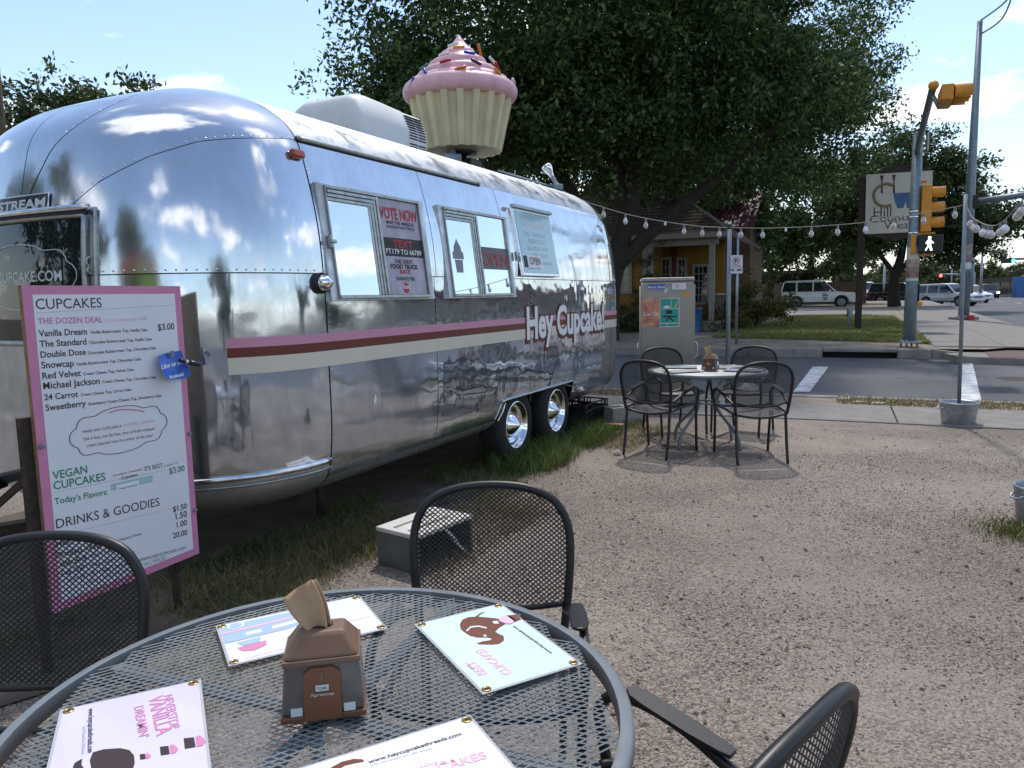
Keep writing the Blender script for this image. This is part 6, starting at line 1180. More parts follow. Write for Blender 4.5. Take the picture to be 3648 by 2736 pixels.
# no parking sign
np_ = V3(*aty(2623, 1210, 18.9)); np_[2] = .12; nps = thing('parking_sign', 'white no parking tow away sign on a thin steel post by the kerb', 'road sign', np_); MB().tube([np_, np_ + V3(0, 0, aty(2620, 830, np_[1])[2] - .12)], .032, 6).build('post', 'galv', nps)
c_ = aty(2622, 942, np_[1] - .05); MB().box(c_, (.335, .012, .46)).build('plate', 'signwhite', nps, .004); pl2 = [q for q in bpy.data.objects if q.parent == nps][-1]
nv_ = V3(0, -1, 0); NQ = lambda x, z: c_ + V3(x, -.008, z); MB().tube([NQ(.085 * math.cos(k / 28 * 6.283), .09 + .085 * math.sin(k / 28 * 6.283)) for k in range(28)], .009, 4, True).build('red_ring', 'print_red', pl2)
text('P', NQ(-.035, .04), NQ(.04, .04), V3(0, 0, 1), 'print_black', pl2, 'print', .10, .03, 0, nrm=nv_); MB().tube([NQ(-.06, .15), NQ(.06, .03)], .008, 4).build('red_bar', 'print_red', pl2)
MB().add([NQ(-.11, -.045), NQ(.06, -.045), NQ(.06, -.065), NQ(.12, -.038), NQ(.06, -.01), NQ(.06, -.03), NQ(-.11, -.03)], [(0, 1, 2, 3, 4, 5, 6)]).build('red_arrow', 'print_red', pl2); MB().box(NQ(0, -.09), (.30, .002, .008)).build('rule', 'print_black', pl2)
for x_, w_2 in ((-.09, .09), (.08, .12)): MB().add([NQ(x_ - w_2 / 2, -.16), NQ(x_ + w_2 / 2, -.16), NQ(x_ + w_2 / 2, -.14), NQ(x_ + w_2 * .2, -.12), NQ(x_ - w_2 * .2, -.12), NQ(x_ - w_2 / 2, -.14)], [(0, 1, 2, 3, 4, 5)]).build('tow_symbol', 'print_black', pl2)
# ---- yellow house
def hp(x, y, s): P = onplane(x, y, ds * s, ds); return float(np.dot(P, dp)), float(P[2])
HS = 25.6
house = thing('yellow_house', 'yellow clapboard house with a shaded front porch behind the big tree', 'house', SP(HS, 2, .2)); hz0 = .2
pc1, pc2, pend = hp(2308, 1000, HS)[0], hp(2536, 1000, HS)[0], hp(2600, 830, HS - .5)[0]
AHs = np.array([dp, ds, V3(0, 0, 1)])
def hb(p0, p1, s0_, s1_, z0_, z1_, nm, m, par=house, bev=0.): return MB().box(SP((s0_ + s1_) / 2, (p0 + p1) / 2, (z0_ + z1_) / 2), (abs(p1 - p0), abs(s1_ - s0_), z1_ - z0_), A=AHs).build(nm, m, par, bev)
zE = hp(2308, 845, HS)[1]
def clap(p0, p1, s_, z0_, z1_, nm='wall'):
    wl = hb(p0, p1, s_, s_ + .15, z0_, z1_, nm, 'yellow'); b = MB(); z = z0_
    while z < z1_ - .02:
        zz_ = min(z + .14, z1_); b.add([SP(s_ - .028, p0, z), SP(s_ - .028, p1, z), SP(s_ - .004, p1, zz_), SP(s_ - .004, p0, zz_), SP(s_ - .002, p0, z), SP(s_ - .002, p1, z)], [(0, 1, 2, 3), (0, 4, 5, 1)]); z = zz_
    tag(b.build('clapboards', 'yellow', wl), kind='stuff'); return wl
clap(-9, pc1, HS, .75, zE); hb(-9, pc1, HS + .02, HS + .12, .1, .75, 'skirting', 'cream_trim'); hb(pc1 - .16, pc1, HS - .06, HS - .005, .7, zE, 'corner_board', 'cream_trim')
clap(pc1, pc2 + .1, HS + 2.2, .5, zE); hb(pc1 - .1, pc2 + .3, HS - .1, HS + 2.2, .1, .5, 'porch_floor', 'cream_trim'); hb(pc1 - .15, pc1 - .001, HS, HS + 2.2, .5, zE, 'side_wall', 'yellow')
hb(pc1 - .2, pc2 + .2, HS - .1, HS + .08, zE - .35, zE, 'porch_beam', 'cream_trim'); hb(pc1 - .1, pc2 + .2, HS + .08, HS + 2.2, zE - .06, zE - .02, 'porch_ceiling', 'cream_trim')
for p_ in (pc1 + .10, pc2): hb(p_ - .09, p_ + .09, HS - .08, HS + .08, .5, zE - .35, 'porch_post', 'cream_trim', house, .01)
for k in range(9): hb(pc2 + .0 + .02 * k, pc2 + .015 + .02 * k, HS + .2 + .22 * k, HS + .23 + .22 * k, .6, 1.35, 'baluster', 'cream_trim')
hb(pc2 - .02, pc2 + .2, HS + .1, HS + 2.2, 1.35, 1.42, 'handrail', 'cream_trim')
def hwin(tl, br, s_, nx, nz, nm='window', dark='dark_glass'):
    (p0, z1_), (p1, z0_) = hp(*tl, s_), hp(*br, s_); f_ = hb(p0, p1, s_ - .09, s_ - .032, z0_, z1_, nm, 'cream_trim'); hb(p0 + .1, p1 - .1, s_ - .096, s_ - .091, z0_ + .1, z1_ - .1, 'pane', dark, f_)
    for i in range(1, nx): q = p0 + .1 + (p1 - p0 - .2) * i / nx; hb(q - .015, q + .015, s_ - .112, s_ - .097, z0_ + .1, z1_ - .1, 'glazing_bar', 'cream_trim', f_)
    for i in range(1, nz): q = z0_ + .1 + (z1_ - z0_ - .2) * i / nz; hb(p0 + .1, p1 - .1, s_ - .114, s_ - .0975, q - .015, q + .015, 'glazing_bar', 'cream_trim', f_)
    return f_
R1 = lambda x, y: (2000 + x * .40687, 600 + y * .40687)
hwin(R1(415, 765), R1(622, 1098), HS, 3, 4); hwin(R1(870, 780), R1(970, 1010), HS + 2.2, 2, 3); hwin(R1(1012, 780), R1(1105, 1010), HS + 2.2, 2, 3); hwin(R1(1150, 840), R1(1300, 1190), HS + 2.2, 3, 5, 'door')
(p0, z1_), (p1, z0_) = hp(*R1(972, 700), HS + 2.2), hp(*R1(1010, 1190), HS + 2.2); hb(p0, p1, HS + 2.12, HS + 2.17, z0_, z1_, 'door', 'maroon')
def slab(pts, nm, m, par, th=.12): b = MB(); n = len(pts); b.add(list(pts) + [np.asarray(q) - V3(0, 0, th) for q in pts], [tuple(range(n)), tuple(range(2 * n - 1, n - 1, -1))] + [(i, n + i, n + (i + 1) % n, (i + 1) % n) for i in range(n)]); return b.build(nm, m, par)
zr = zE + 3.1; rf = slab([SP(HS - .55, -9.5, zE + .02), SP(HS - .55, pend, zE + .02), SP(HS + 4.6, pend - 4.2, zr), SP(HS + 4.6, -9.5, zr)], 'roof', 'shingle', house); slab([SP(HS - .55, pend, zE + .02), SP(HS + 9.5, pend, zE + .02), SP(HS + 4.6, pend - 4.2, zr)], 'roof', 'shingle', house)
for k in range(1, 24):
    f_ = k / 24; a_ = SP(HS - .55, -9.5, zE + .045) * (1 - f_) + SP(HS + 4.6, -9.5, zr + .025) * f_; b_ = SP(HS - .55, pend, zE + .045) * (1 - f_) + SP(HS + 4.6, pend - 4.2, zr + .025) * f_; MB().tube([a_, b_], .016, 3, smooth=False).build('shingle_course', 'shingle', rf)
hb(-9.5, pend, HS - .60, HS - .55, zE - .14, zE + .03, 'fascia', 'cream_trim'); MB().box(SP(HS - .45, pend - .25, zE - .05), (.5, .12, .1), A=AHs).build('gutter_end', 'trim', house)
bl_ = gfar(2510, 1110); tag(MB().lathe([(.26, .0), (.30, .3), (.34, .75), (.36, .76), (.36, .80), (.0, .80)], 20, None, SP(HS - .6, pc2 - .55, .15)).build('blue_barrel', 'bluebin'), 'blue plastic barrel at the foot of the porch', 'barrel')
h2 = thing('maroon_roofed_house', 'brick house with a maroon metal roof behind the yellow house', 'house', SP(35, 6, .3)); q0, q1 = hp(2440, 760, 35)[0], hp(2690, 760, 35)[0]; zA = hp(2560, 812, 35)[1]; zC = hp(2480, 690, 38)[1]
MB().box(SP(38, (q0 + q1) / 2, zA / 2), (q1 - q0 - .4, 5.6, zA), A=AHs).build('wall', 'brick', h2); slab([SP(34.6, q0 + .6, zA), SP(34.6, q1, zA), SP(38.5, q1, zC), SP(38.5, q0 + .6, zC)], 'roof', 'maroon', h2); slab([SP(42.4, q0 + .6, zA), SP(42.4, q1, zA), SP(38.5, q1, zC), SP(38.5, q0 + .6, zC)], 'roof', 'maroon', h2)
for k in range(14): f_ = k / 13; MB().tube([SP(34.6, q0 + .6 + (q1 - q0 - .6) * f_, zA + .03), SP(38.5, q0 + .6 + (q1 - q0 - .6) * f_, zC + .03)], .03, 4).build('roof_seam', 'maroon', h2)
# fence and dark outbuilding behind the emergency vehicle
f0, f1 = gfar(2640, 1085), gfar(3085, 1083); fdir = unit(f1 - f0); fl = np.linalg.norm(f1 - f0); fen = thing('board_fence', 'dark weathered board fence behind the emergency vehicle', 'fence', f0)
b = MB(); nB = int(fl / .15); 
for k in range(nB): b.box(f0 + fdir * (k + .5) * fl / nB + V3(0, 0, .85 + random.random() * .03), (.14, .025, 1.7), math.atan2(fdir[1], fdir[0]))
tag(b.build('boards', 'fencewood', fen), kind='stuff'); MB().box((f0 + f1) / 2 + V3(0, .05, 1.4), (fl, .05, .1), math.atan2(fdir[1], fdir[0])).build('rail', 'fencewood', fen)
ob = thing('carport', 'low dark carport in the shade above the board fence', 'building', f0 + V3(0, 4, 0)); MB().box((f0 + f1) / 2 + V3(-1, 5, 2.6), (fl, 6, .25), math.atan2(fdir[1], fdir[0])).build('roof', 'shingle', ob); MB().box((f0 + f1) / 2 + V3(-1, 7.5, 1.3), (fl, .2, 2.5), math.atan2(fdir[1], fdir[0])).build('wall', 'darkwood', ob)
for f_ in (.05, .5, .95): MB().box(f0 * (1 - f_) + f1 * f_ + V3(-1, 2.3, 1.3), (.15, .15, 2.5)).build('post', 'darkwood', ob)

# ---- vehicles
def car(name, label, P, head_, kind, m, L_=None, cat='car', group='vehicles on the roads', lit=False, extra=None):
    spec = dict(suv=(5.1, 1.0, 1.95, [(-2.5, .45), (-2.54, .75), (-2.5, 1.1)], [(1.1, 1.12), (2.25, 1.02), (2.46, .88), (2.52, .55), (2.45, .34)], [(-2.48, 1.1), (-2.32, 1.80), (-2.15, 1.91), (-.2, 1.95), (.30, 1.90), (1.18, 1.11)], 1.47, .40, 1.1),
                sedan=(4.7, .9, 1.45, [(-2.3, .4), (-2.35, .78), (-2.22, .96)], [(1.0, .95), (2.0, .82), (2.28, .68), (2.34, .42), (2.28, .26)], [(-1.75, .95), (-1.0, 1.36), (-.6, 1.44), (.15, 1.43), (.45, 1.36), (1.15, .94)], 1.38, .33, .94))[kind]
    Ld, hw_, Hh, rear, frnt, cabn, wb, wr, belt = spec; k = (L_ or Ld) / Ld; t = thing(name, label, cat, P, head_, group)
    X = lambda x, y, z: V3(*(mw(t) @ Vector((x * k, y * k, z * k)))[:]); zb = rear[0][1] - .1
    def arch(cx): return [(cx + (wr + .07) * math.cos(a), max(wr + (wr + .07) * math.sin(a), zb - .0)) for a in np.linspace(math.pi, 0, 9)]
    ol = [(-2.45 if kind == 'suv' else -2.25, zb)] + rear + frnt + [(frnt[-1][0] - .05, zb - .02)]; bottom = arch(wb)[::-1] + arch(-wb)[::-1]; ol = ol + bottom; n = len(ol)
    hwz = lambda z: hw_ * np.interp(z, [.3, .7, belt, Hh], [.96, 1, .97, .80])
    b = MB(); b.add([X(x, hwz(z), z) for x, z in ol] + [X(x, -hwz(z), z) for x, z in ol], [tuple(range(n)), tuple(range(2 * n - 1, n - 1, -1))] + [(i, n + i, n + (i + 1) % n, (i + 1) % n) for i in range(n)]); bd_ = b.build('body', m, t, .05 * k, seg=2)
    n = len(cabn); b = MB(); b.add([X(x, hwz(z) - .015, z) for x, z in cabn] + [X(x, -hwz(z) + .015, z) for x, z in cabn], [tuple(range(n)), tuple(range(2 * n - 1, n - 1, -1))] + [(i, n + i, n + (i + 1) % n, (i + 1) % n) for i in range(n)]); cb_ = b.build('cabin', m, t, .05 * k)
    zt_, zb_ = Hh - .16, belt + .05
    xr = lambda z: np.interp(z, [belt, Hh], [cabn[0][0] + .06, cabn[1][0] + .12]); xf = lambda z: np.interp(z, [belt, Hh - .05], [cabn[-1][0] - .12, cabn[-2][0] - .05])
    cuts = [(-2.6, -1.5), (-1.38, -.42), (-.32, 1.3)] if kind == 'suv' else [(-1.8, -.35), (-.25, 1.3)]
    for s in (-1, 1):
        for c0, c1 in cuts:
            q = [(max(c0, xr(zb_)), zb_), (min(c1, xf(zb_)), zb_), (min(c1, xf(zt_)), zt_), (max(c0, xr(zt_)), zt_)]
            if q[2][0] - q[3][0] < .05: q[2] = (q[3][0] + .05, zt_)
            MB().add([X(x, s * (hwz(z) + .004), z) for x, z in q], [(0, 1, 2, 3)]).build('side_window', 'dark_glass', cb_)
            MB().box(X(min(c1, .6) - .28, s * (hw_ * .985 + .01), belt - .12), (.18 * k, .03 * k, .03 * k), head_).build('door_handle', 'plastic_grey', bd_)
    for (xa, za), (xb, zb2), nm in ((cabn[-1], cabn[-2], 'windscreen'), (cabn[0], cabn[1], 'rear_window')):
        o_ = .02 if nm == 'windscreen' else -.02; q = [(xa + (xb - xa) * f + o_, za + (zb2 - za) * f + .012) for f in (.10, .92)]; MB().add([X(q[0][0], hwz(q[0][1]) - .12, q[0][1]), X(q[0][0], -hwz(q[0][1]) + .12, q[0][1]), X(q[1][0], -hwz(q[1][1]) + .1, q[1][1]), X(q[1][0], hwz(q[1][1]) - .1, q[1][1])], [(0, 1, 2, 3)]).build(nm, 'dark_glass', cb_)
    fx = frnt[-2][0]; zl = frnt[-3][1] - .10
    for s in (-1, 1):
        MB().box(X(fx - .06, s * hw_ * .78, zl), (.2 * k, .34 * k, .17 * k), head_).build('headlight', 'headlit' if lit else 'headlamp', t, .03 * k); MB().box(X(rear[1][0] + .04, s * hw_ * .90, rear[2][1] - .14), (.14 * k, .2 * k, .36 * k), head_).build('tail_light', 'taillight', t, .03 * k)
        MB().box(X(.72, s * (hw_ + .1), belt + .08), (.12 * k, .2 * k, .16 * k), head_).build('wing_mirror', m, t, .03 * k)
        for cx in (-wb, wb):
            A = np.array([X(1, 0, 0) - X(0, 0, 0), V3(0, 0, k), (X(0, s, 0) - X(0, 0, 0))]); wv = MB().lathe([(.20, -.2), (wr - .02, -.2), (wr, -.16), (wr, -.02), (wr - .03, .01), (wr * .68, .012), (wr * .66, -.01)], 24, A, X(cx, s * (hw_ - .04), wr)).build('wheel', 'tyre', t); MB().lathe([(wr * .67, .0), (wr * .60, -.02), (wr * .45, .0), (wr * .2, .01), (0, .012)], 16, A, X(cx, s * (hw_ - .04), wr)).build('rim', 'galv_dark', wv)
    MB().box(X(fx + .01, 0, zl - .02), (.04 * k, hw_ * .95 * k, .18 * k), head_).build('grille', 'plastic_grey', t, .01); MB().box(X(fx + .03, 0, zb + .14), (.12 * k, hw_ * 1.8 * k, .16 * k), head_).build('bumper', m, t, .03); MB().box(X(0, 0, wr + .05), (3.6 * k, hw_ * 1.7 * k, .25 * k), head_).build('underbody', 'seam', t)
    return t, X, hw_
def zplace(x, y, Y): return aty(x, y, Y)
Pe = (aty(2835, 1093, 53.5) + aty(2994, 1099, 52.0)) / 2; he = math.atan2(45.8 - 47.5, 2.95)
ems, X, hw_ = car('emergency_vehicle', 'white emergency sport utility vehicle with a dark shield on its front door', Pe, -.36, 'suv', 'carwhite', None, 'vehicle')
cE = [X(x, -hw_ - .006, z) for x, z in ((-1.95, .95), (-1.45, .95))]; text('EMS', cE[0], cE[1], V3(0, 0, 1), 'print_black', ems, 'print', .16, .02, 0)
MB().add([X(x, -hw_ - .006, z) for x, z in ((.22, .92), (.28, .62), (.42, .5), (.56, .62), (.62, .92), (.42, .97))], [tuple(range(6))]).build('shield', 'galv_dark', ems); MB().box(X(0, 0, 1.99), (.5, 1.1, .1), -.36).build('light_bar', 'galv_dark', ems, .02)
zPx = lambda x, y, Y: aty(x, y, Y)
Psu = aty(3380, 1089, 62); Psu[2] = RZ + .01
car('white_suv', 'pearl white sport utility vehicle turning out beside the signal pole', Psu, -1.12, 'suv', 'carsilver', 4.9)
car('black_suv', 'black sport utility vehicle in tree shade behind the white one', V3(34.6, 66, .05), -.6, 'suv', 'carblack', 5.1); car('white_suv', 'second white vehicle half hidden behind the pearl white one', V3(45.0, 73, RZ), -1.5, 'suv', 'carwhite', 4.6)
car('parked_van', 'white vehicle parked left of the oak trunk, far back', V3(33.2, 70, .3), -1.7, 'suv', 'carwhite', 4.8); car('silver_sedan', 'small silver sedan far back left of the oak trunk', V3(31.2, 68, .3), -1.9, 'sedan', 'carsilver', 4.5)
car('dark_pickup', 'dark oncoming vehicle with its headlights on', V3(64.4, 100.0, RZ), -2.05, 'suv', 'carnavy', 4.9, lit=True); car('red_sedan', 'dark red sedan crossing at the right edge', V3(96.5, 140, .1), -.3, 'sedan', 'carred', 4.6)

# ---- trees
def leaves(lobes, n, size, droop=.35, clump=.45, fill=.62):
    vol = np.array([l[3] * l[4] * l[5] for l in lobes]) ** .75; cnt = rng.multinomial(n, vol / vol.sum()); outv = []
    for (cx, cy, cz, rx, ry, rz), c in zip(lobes, cnt):
        nb_ = max(5, c // 700); nc = max(6, c // 60); d = rng.standard_normal((nb_, 3)); d /= np.linalg.norm(d, axis=1, keepdims=True); rr = fill + (1 - fill) * rng.random((nb_, 1)) ** .6; rr *= 1 + .10 * rng.standard_normal((nb_, 1))
        big_ = d * rr * (rx, ry, rz) + (cx, cy, cz); cen = big_[rng.integers(0, nb_, nc)] + rng.standard_normal((nc, 3)) * clump * 1.45 * (1, 1, .7); idx = rng.integers(0, nc, c); P = cen[idx] + rng.standard_normal((c, 3)) * clump * .55 * (1, 1, .75)
        a = rng.standard_normal((c, 3)); a[:, 2] -= droop; a /= np.linalg.norm(a, axis=1, keepdims=True); bb = np.cross(a, rng.standard_normal((c, 3))); bb /= np.linalg.norm(bb, axis=1, keepdims=True)
        s = size * (.6 + .8 * rng.random((c, 1))); L1 = a * s; W1 = bb * s * .24; outv.append(np.stack([P, P + L1 * .5 + W1, P + L1, P + L1 * .5 - W1], 1))
    return np.concatenate(outv).reshape(-1, 3)
def tree(name, label, base, limbs, lobes, n, size, m, group='leafy trees', **kw):
    t = thing(name, label, 'tree', base, 0, group); inv = np.array([base[0], base[1], base[2]])
    tr_ = MB()
    for path, r0_, r1_ in limbs: pts = catmull(path, 5); tr_.tube(pts, list(np.linspace(r0_, r1_, len(pts))), 10)
    tr_.build('trunk', 'bark', t); v = leaves(lobes, n, size, **kw) - inv; bigmesh('crown', v, 4, m, t); return t
bt0 = V3(2.75, 21.6, .12)
big = [(-1.7, 21, 8.9, 2.7, 3, 3.0), (1.2, 21, 9.4, 4, 3.6, 3.8), (5.2, 21.5, 8.9, 4, 3.6, 3.8), (11.6, 33, 11.6, 4.2, 2.6, 4.4), (3.2, 21, 6.9, 3.4, 3, 1.9), (7.2, 21.8, 6.4, 2.6, 2.4, 1.9), (-2.6, 21, 6.7, 1.7, 2.2, 1.3), (12.8, 33, 7.8, 3.0, 1.8, 2.3), (3.5, 21.5, 12.6, 5.5, 4.5, 3.2), (0.2, 20.5, 6.0, 2.6, 2.4, 1.4), (3, 24.5, 8.5, 7.5, 2.6, 4.2), (13.9, 33.5, 10.2, 2.3, 2.0, 3.7), (4.6, 32, 9.6, 4.6, 3.2, 3.0), (3.5, 28, 6.6, 5, 2, 1.6)]  # one rear lobe is added canopy, put there to shade the houses
tree('elm_tree', 'huge dark leafy tree towering behind the trailer and over the yellow house', bt0,
     [([bt0, V3(2.85, 21.6, 1.6), V3(3.2, 21.5, 3.0), V3(3.6, 21.4, 4.6), V3(3.9, 21.2, 7.5)], .42, .16), ([V3(2.95, 21.6, 2.0), V3(2.2, 21.4, 3.6), V3(1.2, 21.2, 5.4), V3(.2, 21, 8)], .26, .08), ([V3(3.0, 21.5, 2.2), V3(4.4, 21.3, 3.5), V3(6.2, 21, 4.9), V3(8, 21, 6.6)], .24, .07), ([V3(3.3, 21.5, 3.4), V3(3.0, 21.6, 5.5), V3(2.2, 21.8, 8), V3(1.8, 22, 11)], .2, .06), ([V3(1.6, 21.3, 4.8), V3(-.5, 21, 5.8), V3(-2.6, 21, 7.2)], .14, .05), ([V3(3.7, 21.3, 5.2), V3(5.2, 21.2, 6.8), V3(6.6, 21, 9)], .15, .05)],
     big, 300000, .16, 'leaf', clump=.44)
t2 = gfar(3197, 1075); t2 = V3(24.9, 48.2, .3)
tree('oak_tree', 'spreading oak beside the far pavement, behind the shop sign', t2, [([t2, t2 + V3(-.1, 0, 1.5), t2 + V3(.3, 0, 3.2), t2 + V3(.6, 0, 5.5)], .42, .16), ([t2 + V3(.1, 0, 2.2), t2 + V3(1.8, -.3, 3.8), t2 + V3(3.2, -.5, 5.5)], .2, .06), ([t2 + V3(0, 0, 2.0), t2 + V3(-1.4, 0, 3.8), t2 + V3(-2.4, 0, 5.2)], .18, .06)],
     [(24.6, 47.5, 8.2, 3.4, 3, 2.7), (27.2, 47, 6.6, 2.4, 2.6, 2.2), (22.2, 47.5, 6.6, 2.8, 2.6, 2.2), (28.2, 47, 4.6, 1.7, 2, 1.2), (25, 47, 5.4, 3.2, 2.4, 1.4), (29.2, 46.8, 6.0, 1.6, 1.8, 1.6)], 70000, .24, 'leaf2', clump=.5)
tl = V3(-12.8, 23, 0); tree('left_tree', 'leafy tree showing over the trailer nose at the left', tl, [([tl, tl + V3(.1, 0, 3), tl + V3(.2, 0, 6)], .25, .08)], [(-13.4, 22.5, 6.0, 1.5, 1.8, 1.5), (-12.0, 22.5, 6.6, 1.4, 1.8, 1.1), (-10.8, 22.8, 6.5, .9, 1.3, .65), (-14.7, 22.5, 4.9, 1.3, 1.5, 1.3)], 17000, .18, 'leaf2', clump=.34)
for i, (x, y, hgt, rad, n_, lb) in enumerate(((18.6, 53.5, 10.5, 5.2, 24000, 'dark tree in shade right behind the emergency vehicle'), (9.6, 37.5, 11.5, 4.8, 26000, 'dark tree between the big tree and the board fence'), (24.2, 60, 9.5, 5.0, 18000, 'far tree behind the oak, above the board fence'))):  # second tree placed and enlarged so its crown shades the maroon roof
    b0 = fz(V3(x, y, 0)); tree('shade_tree', lb, b0, [([b0, b0 + V3(.1, 0, 2), b0 + V3(-.2, .1, hgt * .7)], .3, .1), ([b0 + V3(0, 0, 1.6), b0 + V3(1.6, .2, 3.4)], .14, .06)], [(x, y, hgt * .72, rad, rad * .8, hgt * .32), (x - rad * .5, y - .5, hgt * .55, rad * .7, rad * .6, hgt * .22), (x + rad * .45, y - .5, hgt * .5, rad * .6, rad * .6, hgt * .20)], n_, .28, 'leaf', clump=.5)
for i, (px_, Y_, hgt, rad, lb) in enumerate(((3360, 120, 4.4, 6, 'distant rounded tree left of the tall lamp pole'), (3475, 118, 6.6, 6, 'distant dark tree mass directly behind the tall lamp pole'), (3560, 135, 3.8, 6, 'distant tree at the pale roofed building'), (3640, 130, 5, 5, 'distant tree at the right edge of the picture'), (3120, 105, 4.6, 6, 'distant tree seen under the oak crown'), (3020, 95, 5.5, 6, 'distant tree seen between the sign post and the oak'), (3255, 100, 4.4, 6, 'distant tree behind the wrapped signal pole'))):
    b0 = aty(px_, 1050, Y_); b0[2] = .3; tree('far_tree', lb, b0, [([b0, b0 + V3(.2, 0, hgt * .6)], .35, .12)], [(b0[0], Y_, hgt * .6, rad, rad * .7, hgt * .4), (b0[0] - rad * .6, Y_ - 1, hgt * .42, rad * .6, rad * .5, hgt * .3), (b0[0] + rad * .6, Y_ - 1, hgt * .40, rad * .6, rad * .5, hgt * .28)], 6000, .5, 'leaf3', clump=.55)
def shrub(P, lobes, n, size, m, label, name='shrub'):
    t = thing(name, label, 'shrub', P, 0, 'garden shrubs'); P = np.asarray(P); st = MB()
    for k in range(7): an = k * .9; st.tube([P, P + V3(.25 * math.cos(an), .25 * math.sin(an), .5), P + V3(.5 * math.cos(an), .5 * math.sin(an), 1.0)], [.025, .018, .008], 5)
    st.build('stems', 'bark', t); bigmesh('foliage', leaves([(P[0] + a, P[1] + b_, P[2] + c, d, e, f_) for a, b_, c, d, e, f_ in lobes], n, size, .1, .16, .5) - P, 4, m, t)
s1 = gfar(2690, 1166); shrub(s1, [(0, 0, .7, .9, .7, .7), (-.6, .3, 1.0, .7, .6, .8), (.7, .2, .55, .7, .6, .5), (-.9, .4, .5, .6, .5, .5)], 9000, .10, 'shrubleaf', 'big rounded yellowish green shrub at the edge of the lawn')
s2 = SP(HS - .5, pc1 + .05, .2); shrub(s2, [(0, 0, .5, .5, .4, .5), (-.5, 0, .4, .5, .4, .4), (.1, .1, 1.5, .3, .3, .6), (.15, .1, 2.3, .25, .25, .5)], 4500, .09, 'leaf3', 'dark climbing shrub at the left porch post')
s3 = gfar(2580, 1178); shrub(s3, [(0, 0, .35, .6, .4, .35), (-.5, .2, .3, .5, .4, .3), (.5, .1, .3, .5, .4, .25)], 3500, .08, 'shrubleaf', 'low leafy plants in the bed left of the lawn')
s4 = SP(HS - .7, pc1 - 1.6, .15); shrub(s4, [(0, 0, .3, .8, .4, .35), (.8, 0, .25, .6, .4, .3)], 2500, .08, 'leaf', 'low dark shrub along the skirting of the yellow house')
# ---- far street furniture and buildings on the right
def farmast(p0, p1, Y_, zb_, hd_px, lit, label, boxm='black'):
    a_, b_ = aty(*p0, Y_), aty(*p1, Y_); t = thing('far_signal_mast', label, 'traffic signal', V3(b_[0], Y_, 0), 0, 'distant signal masts'); MB().tube([a_, b_], .12, 6).build('mast_arm', 'galv_dark', t); MB().tube([V3(b_[0], Y_, 0), V3(b_[0], Y_, b_[2] + .3)], .17, 8).build('pole', 'galv_dark', t)
    h_ = aty(*hd_px, Y_ - .3); MB().box(h_, (1.35, .25, .42)).build('signal_head', boxm, t, .03)
    if lit: MB().lathe([(0, .02), (.16, .015), (.19, 0)], 14, np.array([V3(1, 0, 0), V3(0, 0, 1), V3(0, -1, 0)]), h_ + V3(lit[1], -.14, 0)).build('lit_lens', lit[0], t)
farmast((3575, 893), (3466, 896), 62, 0, (3555, 899), None, 'distant signal mast with a blank tan signal head, above the pickup', 'beige'); farmast((3572, 923), (3690, 921), 75, 0, (3592, 930), ('greenlit', .42), 'distant signal mast with a green light at the right edge'); farmast((3350, 978), (3470, 979), 92, 0, (3352, 982), ('redlit', -.1), 'distant signal mast showing a red light', 'lens_dark')
for px_, yt, Y_, lb in ((3502, 870, 70, 'thin distant lamp pole above the dark pickup'), (3393, 915, 95, 'thin distant lamp pole left of the tall pole'), (3183, 955, 70, 'grey pole just left of the oak trunk'), (3152, 940, 66, 'flyer covered pole farther left of the oak trunk')):
    a_ = aty(px_, yt, Y_); tag(MB().tube([V3(a_[0], Y_, 0), a_], [.13, .08], 8).build('lamp_pole', 'galv'), lb, 'pole', 'distant poles')
st_ = thing('far_shop', 'long low beige shop with dark windows far down the road', 'building', aty(3600, 1048, 112)); a_, b_ = aty(3520, 1048, 112), aty(3760, 1048, 112); zt_ = aty(3560, 1005, 112)[2]; zr_ = aty(3560, 990, 112)[2]; cx_ = (a_[0] + b_[0]) / 2; wd_ = b_[0] - a_[0]
MB().box((cx_, 114, zt_ / 2), (wd_, 4, zt_)).build('wall', 'beige', st_); MB().box((cx_, 113, (zt_ + zr_) / 2), (wd_ + .5, 6, zr_ - zt_)).build('roof', 'shingle', st_)
for k in range(7): w__ = MB().box((a_[0] + 1 + k * 1.45, 111.96, 1.3), (1.25, .08, 2.0)).build('window', 'dark_glass', st_)
sg = aty(3430, 995, 108); t = thing('far_shop_sign', 'small white shop board with red letters above the parked cars', 'shop sign', V3(sg[0], 108, 0)); a_, b_ = aty(3408, 985, 108), aty(3445, 1003, 108); MB().box((a_ + b_) / 2 + V3(.3, 0, .2), (2.2, .2, .8)).build('board', 'signwhite', t); MB().tube([V3(sg[0], 108.2, 0), V3(sg[0], 108.2, sg[2])], .1, 6).build('post', 'galv_dark', t); text('HOUSE', (a_ + b_) / 2 + V3(-.7, -.12, .0), (a_ + b_) / 2 + V3(1.3, -.12, .0), V3(0, 0, 1), 'print_red', t, 'print', .5, .02, 0, nrm=V3(0, -1, 0))
t = thing('petrol_stand', 'blue and yellow roadside stand at the right edge, far away', 'stand', V3(*aty(3630, 1045, 100)[:2], 0)); q = aty(3632, 1020, 100); MB().box(q + V3(0, 0, -.2), (1.4, 1, 3.0)).build('side_panel', 'bluebin', t); MB().box(q + V3(.9, -.2, .2), (.9, 1, 2.6)).build('front_panel', 'yell', t); MB().box(q + V3(1.8, 0, 0), (.7, 1, 2.6)).build('end_panel', 'print_red', t)
